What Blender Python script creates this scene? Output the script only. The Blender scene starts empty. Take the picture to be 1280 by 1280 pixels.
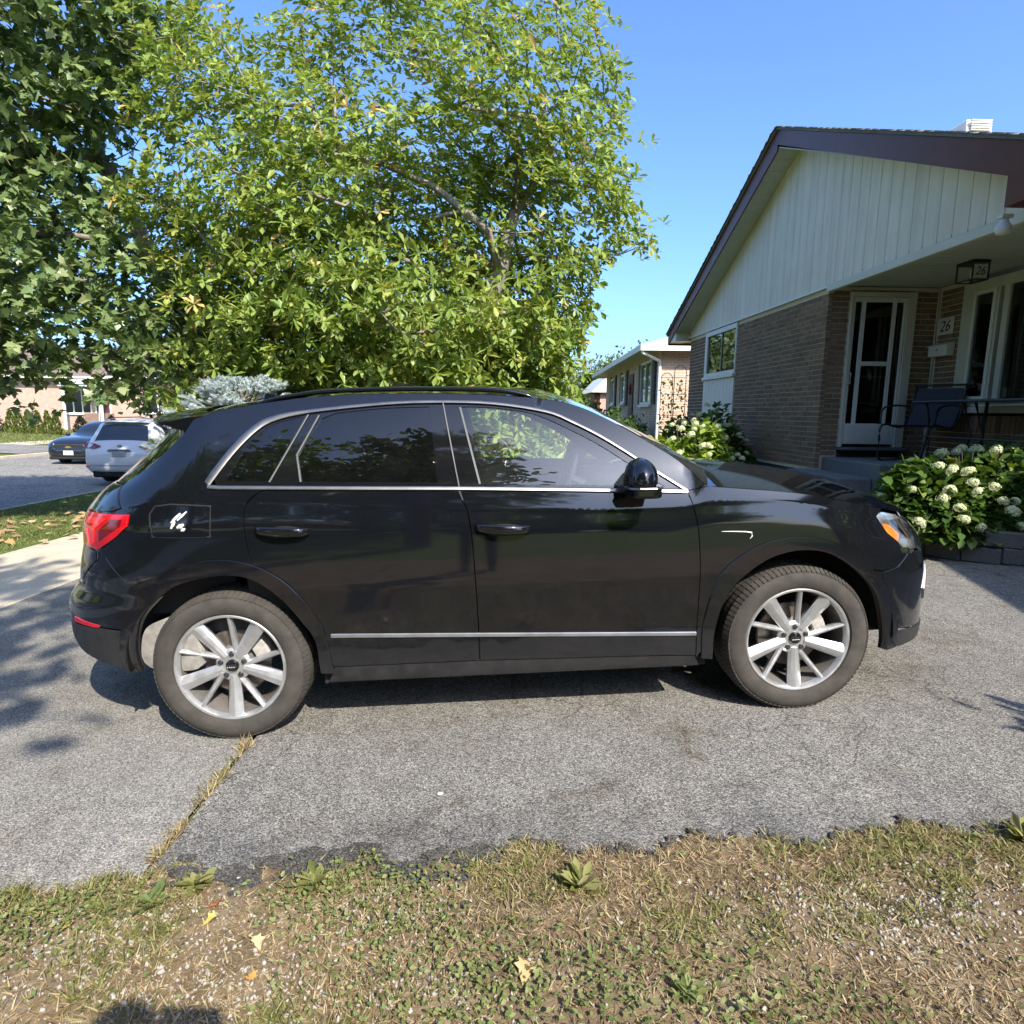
import bpy, bmesh, math, random
import numpy as np
from mathutils import Vector, Matrix
from mathutils.geometry import delaunay_2d_cdt

sc = bpy.context.scene
col = sc.collection
rng = np.random.default_rng(7)
random.seed(7)
R = math.radians

# ------------------------------------------------------------------ camera
cam_d = bpy.data.cameras.new("camera")
cam_d.sensor_width = 36.0
cam_d.sensor_fit = 'HORIZONTAL'
cam_d.lens = 22.106
cam_d.clip_start = 0.02
cam_d.clip_end = 3000
cam = bpy.data.objects.new("camera", cam_d)
col.objects.link(cam)
EYE = 1.54
cam.matrix_world = Matrix(((0.99994, -0.01093, 0.0, 0.0),
                           (0.00172, 0.15711, -0.98758, 0.0),
                           (0.01079, 0.98752, 0.15712, EYE),
                           (0, 0, 0, 1)))
sc.camera = cam

# ------------------------------------------------------------------ sky, sun, exposure
TO_SUN = Vector((0.3577, -0.6336, 0.6860)).normalized()
SUN_EL = math.asin(TO_SUN.z)
SUN_AZ = math.atan2(TO_SUN.x, TO_SUN.y)
w = bpy.data.worlds.new("World")
sc.world = w
w.use_nodes = True
nt = w.node_tree
nt.nodes.clear()
sky = nt.nodes.new('ShaderNodeTexSky')
sky.sky_type = 'NISHITA'
sky.sun_disc = False
sky.sun_elevation = SUN_EL
sky.sun_rotation = SUN_AZ
sky.altitude = 400
sky.air_density = 1.0
sky.dust_density = 3.0
sky.ozone_density = 12.0
bg = nt.nodes.new('ShaderNodeBackground')
bg.inputs['Strength'].default_value = 0.15
wo = nt.nodes.new('ShaderNodeOutputWorld')
nt.links.new(sky.outputs[0], bg.inputs[0])
nt.links.new(bg.outputs[0], wo.inputs[0])
sl = bpy.data.lights.new("sun", 'SUN')
sl.energy = 3.7
sl.angle = R(0.53)
sl.color = (1.0, 0.93, 0.81)
so = bpy.data.objects.new("sun", sl)
col.objects.link(so)
so.rotation_euler = (-TO_SUN).to_track_quat('-Z', 'Y').to_euler()
so.location = (20, -35, 40)
sc.view_settings.view_transform = 'Standard'
sc.view_settings.look = 'None'
sc.view_settings.gamma = 1.0
sc.view_settings.use_curve_mapping = False
sc.view_settings.exposure = 1.25
sc.cycles.max_bounces = 7
sc.cycles.diffuse_bounces = 3
sc.cycles.glossy_bounces = 4
sc.cycles.transmission_bounces = 4
sc.cycles.use_adaptive_sampling = True
sc.cycles.adaptive_threshold = 0.02
sc.cycles.transparent_max_bounces = 12
sc.cycles.use_denoising = True
sc.cycles.caustics_reflective = False
sc.cycles.caustics_refractive = False

# ------------------------------------------------------------------ helpers
def tag(o, label=None, cat=None, group=None, kind=None):
    if label: o["label"] = label
    if cat: o["category"] = cat
    if group: o["group"] = group
    if kind: o["kind"] = kind
    return o

def empty(name, loc=(0, 0, 0), rz=0.0, label=None, cat=None, group=None):
    o = bpy.data.objects.new(name, None)
    o.empty_display_size = 0.2
    o.location = loc
    o.rotation_euler = (0, 0, rz)
    col.objects.link(o)
    return tag(o, label, cat, group)

def link(name, me, mat=None, parent=None, smooth=False):
    o = bpy.data.objects.new(name, me)
    col.objects.link(o)
    if mat is not None:
        for m in (mat if isinstance(mat, (list, tuple)) else [mat]):
            me.materials.append(m)
    if parent is not None: o.parent = parent
    if smooth: me.shade_smooth()
    return o

def copy_tree(o, parent=None):
    c = o.copy()
    col.objects.link(c)
    c.parent = parent
    for ch in list(o.children): copy_tree(ch, c)
    return c

class MB:
    """collects shapes for one mesh"""
    def __init__(s): s.v = []; s.f = []; s.m = []
    def add(s, v, f, mi=0):
        b = len(s.v)
        s.v += [tuple(p) for p in v]
        s.f += [tuple(i + b for i in q) for q in f]
        s.m += [mi] * len(f)
        return s
    def box(s, x0, x1, y0, y1, z0, z1, mi=0):
        v = [(x0, y0, z0), (x1, y0, z0), (x1, y1, z0), (x0, y1, z0), (x0, y0, z1), (x1, y0, z1), (x1, y1, z1), (x0, y1, z1)]
        return s.add(v, [(3, 2, 1, 0), (4, 5, 6, 7), (0, 1, 5, 4), (1, 2, 6, 5), (2, 3, 7, 6), (3, 0, 4, 7)], mi)
    def prism(s, poly, d, mi=0):
        """poly: list of 3d points (planar, any orientation), d: extrusion vector"""
        n = len(poly)
        v = [tuple(p) for p in poly] + [(p[0] + d[0], p[1] + d[1], p[2] + d[2]) for p in poly]
        f = [tuple(range(n - 1, -1, -1)), tuple(range(n, 2 * n))]
        f += [(i, (i + 1) % n, n + (i + 1) % n, n + i) for i in range(n)]
        return s.add(v, f, mi)
    def tube(s, pts, r, n=8, mi=0, cap=True, closed=False):
        pts = [Vector(p) for p in pts]
        rr = r if isinstance(r, (list, tuple)) else [r] * len(pts)
        v = []; f = []
        up = Vector((0, 0, 1)); m = len(pts)
        for i, p in enumerate(pts):
            if closed: t = pts[(i + 1) % m] - pts[i - 1]
            else: t = pts[min(i + 1, m - 1)] - pts[max(i - 1, 0)]
            if t.length < 1e-9: t = Vector((0, 0, 1))
            t.normalize()
            a = t.cross(up)
            if a.length < 0.05: a = t.cross(Vector((0, 1, 0)))
            a.normalize(); b = t.cross(a)
            for k in range(n):
                q = 2 * math.pi * k / n
                v.append(p + (a * math.cos(q) + b * math.sin(q)) * rr[i])
        for i in range(m if closed else m - 1):
            j = (i + 1) % m
            for k in range(n):
                f.append((i * n + k, i * n + (k + 1) % n, j * n + (k + 1) % n, j * n + k))
        if cap and not closed:
            f.append(tuple(range(n - 1, -1, -1))); f.append(tuple((m - 1) * n + k for k in range(n)))
        return s.add(v, f, mi)
    def lathe(s, prof, c=(0, 0, 0), axis='y', n=48, mi=0):
        """prof: list of (radius, height)"""
        v = []; f = []
        for (r, h) in prof:
            for k in range(n):
                q = 2 * math.pi * k / n
                a, b = r * math.cos(q), r * math.sin(q)
                p = (a, h, b) if axis == 'y' else ((a, b, h) if axis == 'z' else (h, a, b))
                v.append((p[0] + c[0], p[1] + c[1], p[2] + c[2]))
        for i in range(len(prof) - 1):
            for k in range(n):
                f.append((i * n + k, i * n + (k + 1) % n, (i + 1) * n + (k + 1) % n, (i + 1) * n + k))
        return s.add(v, f, mi)
    def blob(s, c, r, sub=2, noise=0.0, mi=0):
        bm = bmesh.new(); bmesh.ops.create_icosphere(bm, subdivisions=sub, radius=1)
        r = r if isinstance(r, (list, tuple)) else (r, r, r)
        v = []
        for q in bm.verts:
            k = 1 + noise * (random.random() - .5)
            v.append((c[0] + q.co.x * r[0] * k, c[1] + q.co.y * r[1] * k, c[2] + q.co.z * r[2] * k))
        f = [tuple(a.index for a in q.verts) for q in bm.faces]
        bm.free()
        return s.add(v, f, mi)
    def build(s, name, mat, parent=None, smooth=False, bevel=0.0, seg=1, fix=True, sharp=None):
        me = bpy.data.meshes.new(name)
        me.from_pydata([tuple(p) for p in s.v], [], s.f)
        if any(s.m): me.polygons.foreach_set("material_index", s.m)
        if bevel > 0 or fix or sharp:
            bm = bmesh.new(); bm.from_mesh(me)
            if fix: bmesh.ops.recalc_face_normals(bm, faces=bm.faces)
            if bevel > 0:
                ed = [e for e in bm.edges if len(e.link_faces) == 2 and e.calc_face_angle(0) > 0.5]
                bmesh.ops.bevel(bm, geom=ed, offset=bevel, segments=seg, profile=.5, affect='EDGES', clamp_overlap=True)
            if sharp:
                for e in bm.edges:
                    if len(e.link_faces) == 2 and e.calc_face_angle(0) > sharp: e.smooth = False
            bm.to_mesh(me); bm.free()
        o = link(name, me, mat, parent, smooth)
        return o

def np_mesh(name, verts, faces, mat, parent=None, smooth=False, rnd=None):
    """verts (N,3), faces (M,k) arrays; rnd per-vertex float attribute"""
    verts = np.asarray(verts, np.float32); faces = np.asarray(faces, np.int32)
    me = bpy.data.meshes.new(name)
    M, k = faces.shape
    me.vertices.add(len(verts)); me.vertices.foreach_set("co", verts.ravel())
    me.loops.add(M * k); me.loops.foreach_set("vertex_index", faces.ravel())
    me.polygons.add(M)
    me.polygons.foreach_set("loop_start", np.arange(0, M * k, k, dtype=np.int32))
    me.polygons.foreach_set("loop_total", np.full(M, k, np.int32))
    if smooth: me.polygons.foreach_set("use_smooth", np.ones(M, bool))
    if rnd is not None:
        a = me.attributes.new("rnd", 'FLOAT', 'POINT')
        a.data.foreach_set("value", np.asarray(rnd, np.float32))
    me.update(calc_edges=True)
    return link(name, me, mat, parent)

def scatter(name, tv, tf, pos, rot, scale, mat, parent=None, rnd=None, smooth=False):
    """many copies of one small template as one mesh: pos (N,3), rot (N,3,3), scale (N,) or (N,3)"""
    tv = np.asarray(tv, float); tf = np.asarray(tf, int)
    pos = np.asarray(pos, float); N = len(pos)
    sca = np.asarray(scale, float)
    if sca.ndim == 1: sca = np.repeat(sca[:, None], 3, 1)
    v = np.einsum('nij,nkj->nki', rot, tv[None] * sca[:, None, :]) + pos[:, None, :]
    f = tf[None] + (np.arange(N) * len(tv))[:, None, None]
    r = None
    if rnd is not None: r = np.repeat(rnd, len(tv))
    return np_mesh(name, v.reshape(-1, 3), f.reshape(-1, tf.shape[1]), mat, parent, smooth, r)

def frames(direction, roll):
    """rotation matrices whose local +Y points along direction, local +Z roughly up, rolled"""
    d = direction / np.linalg.norm(direction, axis=1, keepdims=True)
    up = np.tile(np.array([0, 0, 1.0]), (len(d), 1))
    x = np.cross(d, up); n = np.linalg.norm(x, axis=1, keepdims=True)
    x = np.where(n < 1e-3, np.array([1.0, 0, 0]), x / np.maximum(n, 1e-6))
    z = np.cross(x, d)
    c, s = np.cos(roll)[:, None], np.sin(roll)[:, None]
    x2 = x * c + z * s; z2 = -x * s + z * c
    return np.stack([x2, d, z2], axis=2)

def spline(pts, n=6, closed=False):
    """Catmull-Rom through points (any dimension)"""
    P = [np.asarray(p, float) for p in pts]; m = len(P); out = []
    for i in range(m if closed else m - 1):
        p0 = P[i - 1] if (i > 0 or closed) else 2 * P[0] - P[1]
        p1 = P[i]; p2 = P[(i + 1) % m]
        p3 = P[(i + 2) % m] if (i + 2 < m or closed) else 2 * P[-1] - P[-2]
        for k in range(n):
            t = k / n
            out.append(.5 * ((2 * p1) + (-p0 + p2) * t + (2 * p0 - 5 * p1 + 4 * p2 - p3) * t * t + (-p0 + 3 * p1 - 3 * p2 + p3) * t ** 3))
    if not closed: out.append(P[-1])
    return [tuple(p) for p in out]

# ------------------------------------------------------------------ materials
def _n(nt, t, **k):
    n = nt.nodes.new(t)
    for a, b in k.items(): setattr(n, a, b)
    return n

def ramp(nt, fac, stops):
    r = _n(nt, 'ShaderNodeValToRGB')
    while len(r.color_ramp.elements) < len(stops): r.color_ramp.elements.new(0.5)
    for e, (p, c) in zip(r.color_ramp.elements, stops):
        e.position = p; e.color = (*c, 1) if len(c) == 3 else c
    nt.links.new(fac, r.inputs[0])
    return r.outputs[0]

def noise(nt, scale, detail=4, rough=.6, vec=None, dist=0.0):
    n = _n(nt, 'ShaderNodeTexNoise')
    n.inputs['Scale'].default_value = scale; n.inputs['Detail'].default_value = detail
    n.inputs['Roughness'].default_value = rough; n.inputs['Distortion'].default_value = dist
    if vec is not None: nt.links.new(vec, n.inputs['Vector'])
    return n

def coords(nt, world=True, scale=(1, 1, 1)):
    if world:
        g = _n(nt, 'ShaderNodeNewGeometry'); s = g.outputs['Position']
    else:
        g = _n(nt, 'ShaderNodeTexCoord'); s = g.outputs['Object']
    if tuple(scale) == (1, 1, 1): return s
    m = _n(nt, 'ShaderNodeMapping'); m.inputs['Scale'].default_value = scale
    nt.links.new(s, m.inputs[0])
    return m.outputs[0]

def mixc(nt, fac, a, b, mode='MIX'):
    m = _n(nt, 'ShaderNodeMix', data_type='RGBA', blend_type=mode)
    for s, v in (('Factor', fac), ('A', a), ('B', b)):
        i = [q for q in m.inputs if q.name == s and (q.type == 'RGBA' or s == 'Factor' and q.type == 'VALUE')][0]
        if isinstance(v, (int, float)): i.default_value = v
        elif isinstance(v, tuple): i.default_value = (*v, 1)
        else: nt.links.new(v, i)
    return [q for q in m.outputs if q.type == 'RGBA'][0]

def bump(nt, h, strength=.3, dist=.01, normal=None):
    b = _n(nt, 'ShaderNodeBump'); b.inputs['Strength'].default_value = strength; b.inputs['Distance'].default_value = dist
    nt.links.new(h, b.inputs['Height'])
    if normal is not None: nt.links.new(normal, b.inputs['Normal'])
    return b.outputs[0]

def newmat(name):
    m = bpy.data.materials.new(name); m.use_nodes = True
    t = m.node_tree; p = t.nodes['Principled BSDF']
    return m, t, p

def simple(name, c, rough=.6, metal=0.0, spec=.5, var=0.0, vscale=6, bmp=0.0, bscale=60, coat=0.0, world=False, rvar=0.0):
    m, t, p = newmat(name)
    p.inputs['Base Color'].default_value = (*c, 1); p.inputs['Roughness'].default_value = rough
    p.inputs['Metallic'].default_value = metal; p.inputs['Specular IOR Level'].default_value = spec
    p.inputs['Coat Weight'].default_value = coat; p.inputs['Coat Roughness'].default_value = .04
    if var > 0 or bmp > 0 or rvar > 0: v = coords(t, world)
    if var > 0:
        n = noise(t, vscale, 6, .65, v)
        a = tuple(max(0, x * (1 - var)) for x in c); b = tuple(min(1, x * (1 + var)) for x in c)
        t.links.new(ramp(t, n.outputs[0], [(.3, a), (.7, b)]), p.inputs['Base Color'])
    if rvar > 0:
        n = noise(t, vscale * 2, 5, .6, v)
        r = ramp(t, n.outputs[0], [(.3, (max(0, rough - rvar),) * 3), (.7, (min(1, rough + rvar),) * 3)])
        t.links.new(r, p.inputs['Roughness'])
    if bmp > 0:
        n = noise(t, bscale, 4, .6, v)
        t.links.new(bump(t, n.outputs[0], bmp, .005), p.inputs['Normal'])
    return m

def leafmat(name, stops, trans=.35, gloss=.25, rough=.45, tcol=None):
    """foliage: colour varies leaf by leaf (attribute rnd), light passes through"""
    m, t, p = newmat(name)
    a = _n(t, 'ShaderNodeAttribute'); a.attribute_name = 'rnd'
    c = ramp(t, a.outputs['Fac'], stops)
    t.links.new(c, p.inputs['Base Color'])
    p.inputs['Roughness'].default_value = rough; p.inputs['Specular IOR Level'].default_value = gloss
    tr = _n(t, 'ShaderNodeBsdfTranslucent')
    hs = _n(t, 'ShaderNodeHueSaturation'); hs.inputs['Saturation'].default_value = 1.15; hs.inputs['Value'].default_value = 1.5
    hs.inputs['Hue'].default_value = .485
    t.links.new(c, hs.inputs['Color']); t.links.new(hs.outputs[0], tr.inputs['Color'])
    mx = _n(t, 'ShaderNodeMixShader'); mx.inputs[0].default_value = trans
    out = [n for n in t.nodes if n.type == 'OUTPUT_MATERIAL'][0]
    t.links.new(p.outputs[0], mx.inputs[1]); t.links.new(tr.outputs[0], mx.inputs[2]); t.links.new(mx.outputs[0], out.inputs[0])
    return m
# ------------------------------------------------------------------ ground profile (the drive falls gently to the street)
def gz(x):
    return .0622 + .044 * max(x, -9.3)

def asphalt(name, dark, light, mean, warm=0.0, cracks=True, scale=150, edge=False):
    m, t, p = newmat(name)
    v = coords(t)
    vo = _n(t, 'ShaderNodeTexVoronoi'); vo.inputs['Scale'].default_value = scale; t.links.new(v, vo.inputs['Vector'])
    sep = _n(t, 'ShaderNodeSeparateColor'); t.links.new(vo.outputs['Color'], sep.inputs[0])
    stone = ramp(t, sep.outputs[0], [(.0, (dark,) * 3), (.45, (mean, mean * .955, mean * .86)), (.85, (light, light * .955, light * .86)), (1, (light * 1.4, light * 1.34, light * 1.22))])
    n1 = noise(t, 1.1, 5, .62, v); n2 = noise(t, 9, 5, .7, v)
    st = ramp(t, n1.outputs[0], [(.26, (.62, .60, .57)), (.42, (.93, .92, .90)), (.6, (1, 1, 1)), (.78, (1.18, 1.15, 1.09))])
    c = mixc(t, 1.0, stone, st, 'MULTIPLY')
    n4 = noise(t, 1.7, 6, .7, v, 1.2)
    oil = ramp(t, n4.outputs[0], [(.30, (.60, .54, .46)), (.40, (.95, .94, .92)), (.48, (1, 1, 1))])
    c = mixc(t, 1.0, c, oil, 'MULTIPLY')
    st2 = ramp(t, n2.outputs[0], [(.3, (.82, .81, .80)), (.7, (1.1, 1.1, 1.1))])
    c = mixc(t, 1.0, c, st2, 'MULTIPLY')
    if edge:
        sp_ = _n(t, 'ShaderNodeSeparateXYZ'); t.links.new(v, sp_.inputs[0])
        n3 = noise(t, 2.4, 5, .65, v)
        ma = _n(t, 'ShaderNodeMath', operation='MULTIPLY_ADD'); ma.inputs[1].default_value = -.9; t.links.new(n3.outputs[0], ma.inputs[0]); t.links.new(sp_.outputs[1], ma.inputs[2])
        mr = _n(t, 'ShaderNodeMapRange'); mr.inputs[1].default_value = 1.50; mr.inputs[2].default_value = 1.95; t.links.new(ma.outputs[0], mr.inputs[0])
        wo_ = ramp(t, mr.outputs[0], [(0, (.66, .67, .70)), (.6, (.92, .92, .93)), (1, (1, 1, 1))])
        c = mixc(t, 1.0, c, wo_, 'MULTIPLY')
    h = _n(t, 'ShaderNodeMath', operation='MULTIPLY'); h.inputs[1].default_value = -1.0
    t.links.new(vo.outputs['Distance'], h.inputs[0])
    nrm = bump(t, h.outputs[0], .55, .006)
    if cracks:
        nd = noise(t, 5.0, 5, .7, v)
        ad = mixc(t, .13, v, nd.outputs['Color'], 'ADD')
        vc = _n(t, 'ShaderNodeTexVoronoi', feature='DISTANCE_TO_EDGE'); vc.inputs['Scale'].default_value = 3.4
        t.links.new(ad, vc.inputs['Vector'])
        ck = ramp(t, vc.outputs['Distance'], [(.0, (0, 0, 0)), (.006, (.25, .25, .25)), (.016, (1, 1, 1))])
        msk = noise(t, .9, 3, .5, v)
        mk = ramp(t, msk.outputs[0], [(.43, (0, 0, 0)), (.58, (1, 1, 1))])
        ck2 = mixc(t, mk, (1, 1, 1), ck)
        c = mixc(t, .55, c, ck2, 'MULTIPLY')
        nrm = bump(t, ck2, .25, .008, nrm)
    t.links.new(c, p.inputs['Base Color']); t.links.new(nrm, p.inputs['Normal'])
    p.inputs['Roughness'].default_value = .92; p.inputs['Specular IOR Level'].default_value = .25
    return m

M_ASPH = asphalt('worn_grey_asphalt', .050, .29, .168, scale=210, edge=True)
M_ASPH2 = asphalt('pale_asphalt', .085, .32, .215, cracks=False, scale=210)
M_ROAD = asphalt('road_asphalt', .08, .36, .22, cracks=True, scale=60)
M_BROKEN = asphalt('dark_broken_asphalt', .03, .12, .06, cracks=False, scale=220)

def concrete(name, c, joint=None):
    m, t, p = newmat(name); v = coords(t)
    n = noise(t, 2.2, 6, .7, v); n2 = noise(t, 90, 3, .6, v)
    a = ramp(t, n.outputs[0], [(.3, tuple(x * .8 for x in c)), (.7, tuple(x * 1.1 for x in c))])
    b = ramp(t, n2.outputs[0], [(.35, (.72, .72, .71)), (.65, (1.15, 1.15, 1.15))])
    t.links.new(mixc(t, 1, a, b, 'MULTIPLY'), p.inputs['Base Color'])
    t.links.new(bump(t, n2.outputs[0], .3, .004), p.inputs['Normal'])
    p.inputs['Roughness'].default_value = .9
    return m
M_CONC = concrete('pale_concrete', (.56, .48, .36))
M_STEP = concrete('grey_step_concrete', (.17, .18, .19))

def soil(name, a, b, c, sc1=3.0):
    m, t, p = newmat(name); v = coords(t)
    n = noise(t, sc1, 6, .7, v); n2 = noise(t, 45, 5, .7, v)
    q = ramp(t, n.outputs[0], [(.3, a), (.5, b), (.7, c)])
    d = ramp(t, n2.outputs[0], [(.3, (.55, .53, .5)), (.7, (1.25, 1.25, 1.25))])
    t.links.new(mixc(t, 1, q, d, 'MULTIPLY'), p.inputs['Base Color'])
    t.links.new(bump(t, n2.outputs[0], .7, .012), p.inputs['Normal'])
    p.inputs['Roughness'].default_value = 1.0; p.inputs['Specular IOR Level'].default_value = .1
    return m
M_LAWN = soil('lawn_turf', (.055, .09, .022), (.10, .145, .035), (.16, .18, .06), 1.5)
M_VERGE = soil('dry_verge_soil', (.12, .085, .052), (.19, .14, .085), (.26, .21, .14), 5.0)
M_BED = soil('dark_bed_soil', (.02, .016, .012), (.035, .028, .02), (.05, .04, .03), 5)

def sheet(name, xs, ys, zf, mat, kind='structure', parent=None):
    v = np.array([[x, y, zf(x, y)] for y in ys for x in xs]); n = len(xs)
    f = [(j * n + i, j * n + i + 1, (j + 1) * n + i + 1, (j + 1) * n + i) for j in range(len(ys) - 1) for i in range(n - 1)]
    o = np_mesh(name, v, np.array(f), mat, parent)
    if kind: o["kind"] = kind
    return o

def gprof(x):
    return float(np.interp(x, [-400, -60, -30, -19.62, -19.58, -9.44, -9.40, -4, 5, 8, 40, 400],
                           [1.5, .6, .0, -.37, -.52, -.52, gz(-9.4) - .03, gz(-4) - .03, gz(5) - .03, .35, .5, 1.0]))
g = sheet('ground', [-400, -150, -60, -45, -30, -25, -19.62, -19.58, -14.5, -9.44, -9.40, -6, -4, -1, 2, 5, 8, 15, 40, 120, 400],
          [-400, -150, -60, -25, -10, -3, 0, .4, 6, 12, 20, 40, 90, 180, 420], lambda x, y: gprof(x), M_LAWN)
# street
sheet('road', list(np.linspace(-19.5, -9.5, 9)), [-220, -60, -20, 0, 10, 20, 30, 60, 150, 380],
      lambda x, y: -.455 + .07 * (1 - ((x + 14.5) / 5) ** 2), M_ROAD)
for x0, x1 in ((-9.5, -9.36), (-19.66, -19.5)):
    mb = MB()
    for y0 in np.arange(-30, 90, 3.0):
        mb.box(x0, x1, y0 + .004, y0 + 2.996, -.6, -.335 if x0 > -15 else -.34)
    tag(mb.build('kerb', M_CONC, bevel=.02), kind='structure')
# boulevard lawn between street and sidewalk, split by the apron of the drive
sheet('boulevard_lawn', [-9.36, -8.2, -7, -6.05], [6.25, 9, 12, 20, 40, 90], lambda x, y: gz(x) + .015, M_LAWN)
sheet('boulevard_lawn', [-9.36, -8.2, -7, -6.05], [-60, -20, -5, 1.75], lambda x, y: gz(x) + .015, M_LAWN)
sheet('driveway_apron', [-9.36, -7.5, -6.05], [1.75, 4, 6.25], lambda x, y: gz(x) + .004, M_ASPH2)
# sidewalk of separate slabs
sw = empty('sidewalk'); sw["kind"] = 'structure'
slab_me = None
for i, y0 in enumerate(np.arange(-6.2, 40, 1.52)):
    if slab_me is None:
        mb = MB()
        mb.box(-.9, .9, -.754, .754, -.10, .012)
        o = mb.build('slab', M_CONC, sw, bevel=.008); slab_me = o.data
    else:
        o = bpy.data.objects.new('slab', slab_me); col.objects.link(o); o.parent = sw
    o.location = (-5.15, y0 + .76, gz(-5.15) + random.uniform(-.004, .004))
    o.rotation_euler = (0, -math.atan(.044), random.uniform(-.003, .003))

# the drive: older grey asphalt under the car, a paler apron to its left with a weedy seam between them
def edge_near(x):
    if x < -1.19: b = 1.80 + .03 * math.sin(x * 3.1)
    else: b = 1.93 + .035 * x
    return b + .03 * math.sin(x * 9.7 + 1) + .018 * math.sin(x * 23.0) + .012 * math.sin(x * 51)
def drive(name, x0, x1, mat, dz, n, far):
    xs = np.linspace(x0, x1, n); v = []; f = []
    for x in xs:
        y0 = edge_near(x)
        for y, z in ((y0 - .015, -.05), (y0, -.006), (y0 + .02, dz), (y0 + .5, dz), (3.5, dz), (far, dz)):
            v.append((x, y, gz(x) + z))
    for i in range(n - 1):
        for k in range(5): f.append((i * 6 + k, (i + 1) * 6 + k, (i + 1) * 6 + k + 1, i * 6 + k + 1))
    o = np_mesh(name, np.array(v), np.array(f), mat); o["kind"] = 'structure'; return o
drive('driveway', -1.195, 4.6, M_ASPH, .004, 300, 6.2)
drive('driveway_apron', -4.25, -1.215, M_ASPH2, .002, 150, 6.25)
sheet('driveway', [4.6, 5.2], [2.2, 4, 5.0], lambda x, y: gz(x) + .004, M_ASPH)
# front lawn of the house behind the car
sheet('front_lawn', [-4.25, -2, 0, 2, 3.2], [6.24, 8, 10, 14, 20, 40], lambda x, y: gz(x) + .02 + .012 * max(0, y - 6.5) * max(0, x + 4.25) / 4, M_LAWN)

# broken dark crumbs of asphalt along the near edge of the drive
from mathutils import noise as mnoise
kb = MB()
for i in range(170):
    left = i < 75
    x = random.uniform(-1.12, -.05) if left else random.uniform(-.1, 1.8)
    y = edge_near(x) - random.uniform(-.03, .10) if left else edge_near(x) - random.uniform(-.01, .02)
    s = random.uniform(.016, .045) if left else random.uniform(.006, .018)
    n = random.randint(5, 7); a0 = random.random() * 6
    poly = []
    for k in range(n):
        a = a0 + 2 * math.pi * k / n; r = s * random.uniform(.6, 1.1)
        poly.append((x + r * 1.5 * math.cos(a), y + r * .8 * math.sin(a), gz(x) - .02))
    kb.prism(poly, (0, 0, .034 + random.uniform(-.004, .005)))
o = kb.build('asphalt_crumbs', M_BROKEN, bevel=.002); o["kind"] = 'stuff'
tag(o, 'dark crumbled asphalt pieces along the near edge of the driveway', 'rubble')

# verge in the foreground: bumpy dry soil
def vh(x, y):
    p = Vector((x, y, 0))
    return .016 * mnoise.noise(p * 2.6) + .010 * mnoise.noise(p * 8.0) + .005 * mnoise.noise(p * 22)
def verge_z(x, y):
    e = edge_near(x)
    return gz(x) + .004 + vh(x, y) * min(1, max(0.1, (e - y) * 5)) - (.02 if y > e else 0) + .012 * min(1, max(0, (e - y) * 3))
vx = np.linspace(-4.2, 4.2, 281); vy = np.concatenate([np.linspace(-1.5, .7, 12), np.linspace(.75, 2.06, 66)])
sheet('verge', list(vx), list(vy), verge_z, M_VERGE)
# ================================================================== the parked dark SUV
def pchip(xs, ys, x):
    xs = np.asarray(xs, float); ys = np.asarray(ys, float)
    h = np.diff(xs); d = np.diff(ys) / h
    m = np.zeros(len(xs)); m[0] = d[0]; m[-1] = d[-1]
    for i in range(1, len(xs) - 1):
        if d[i - 1] * d[i] > 0:
            w1 = 2 * h[i] + h[i - 1]; w2 = h[i] + 2 * h[i - 1]
            m[i] = (w1 + w2) / (w1 / d[i - 1] + w2 / d[i])
    xc = np.clip(np.asarray(x, float), xs[0], xs[-1])
    k = np.clip(np.searchsorted(xs, xc) - 1, 0, len(xs) - 2)
    t = (xc - xs[k]) / h[k]; t2 = t * t; t3 = t2 * t
    return (2 * t3 - 3 * t2 + 1) * ys[k] + (t3 - 2 * t2 + t) * h[k] * m[k] + (-2 * t3 + 3 * t2) * ys[k + 1] + (t3 - t2) * h[k] * m[k + 1]
ZB = ([-2.6, -1.9, -1.35, .80, .92, 1.1, 1.3, 1.5, 1.7, 1.85, 2.0, 2.7], [1.17, 1.185, 1.186, 1.090, 1.130, 1.112, 1.086, 1.050, 1.008, .975, .945, .935])
ZC = ([-2.6, -1.9, -1.35, -.9, -.5, .2, .7, .95, 1.15, 1.4, 1.6, 1.8, 2.7], [1.09, 1.11, 1.125, 1.105, 1.065, 1.028, 1.012, 1.035, 1.032, 1.0, .955, .90, .86])
XF = 1.45; XR = -1.35; DD = .78; NN = 2.6
XEF = ([.2, .3, .5, .6, .7, .8, .88, .94, 1.05, 1.2], [2.25, 2.27, 2.27, 2.265, 2.24, 2.2, 2.135, 2.115, 2.10, 2.06])
XER = ([.2, .28, .34, .4, .46, .58, .64, .68, .72, .82, .94, 1.0, 1.06, 1.12, 1.18, 1.24, 1.5],
       [-2.08, -2.19, -2.28, -2.344, -2.363, -2.361, -2.346, -2.312, -2.278, -2.255, -2.22, -2.216, -2.194, -2.143, -2.076, -1.97, -1.72])
UEND_F = XF + DD * math.pi / 2; UEND_R = XR - DD * math.pi / 2
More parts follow.
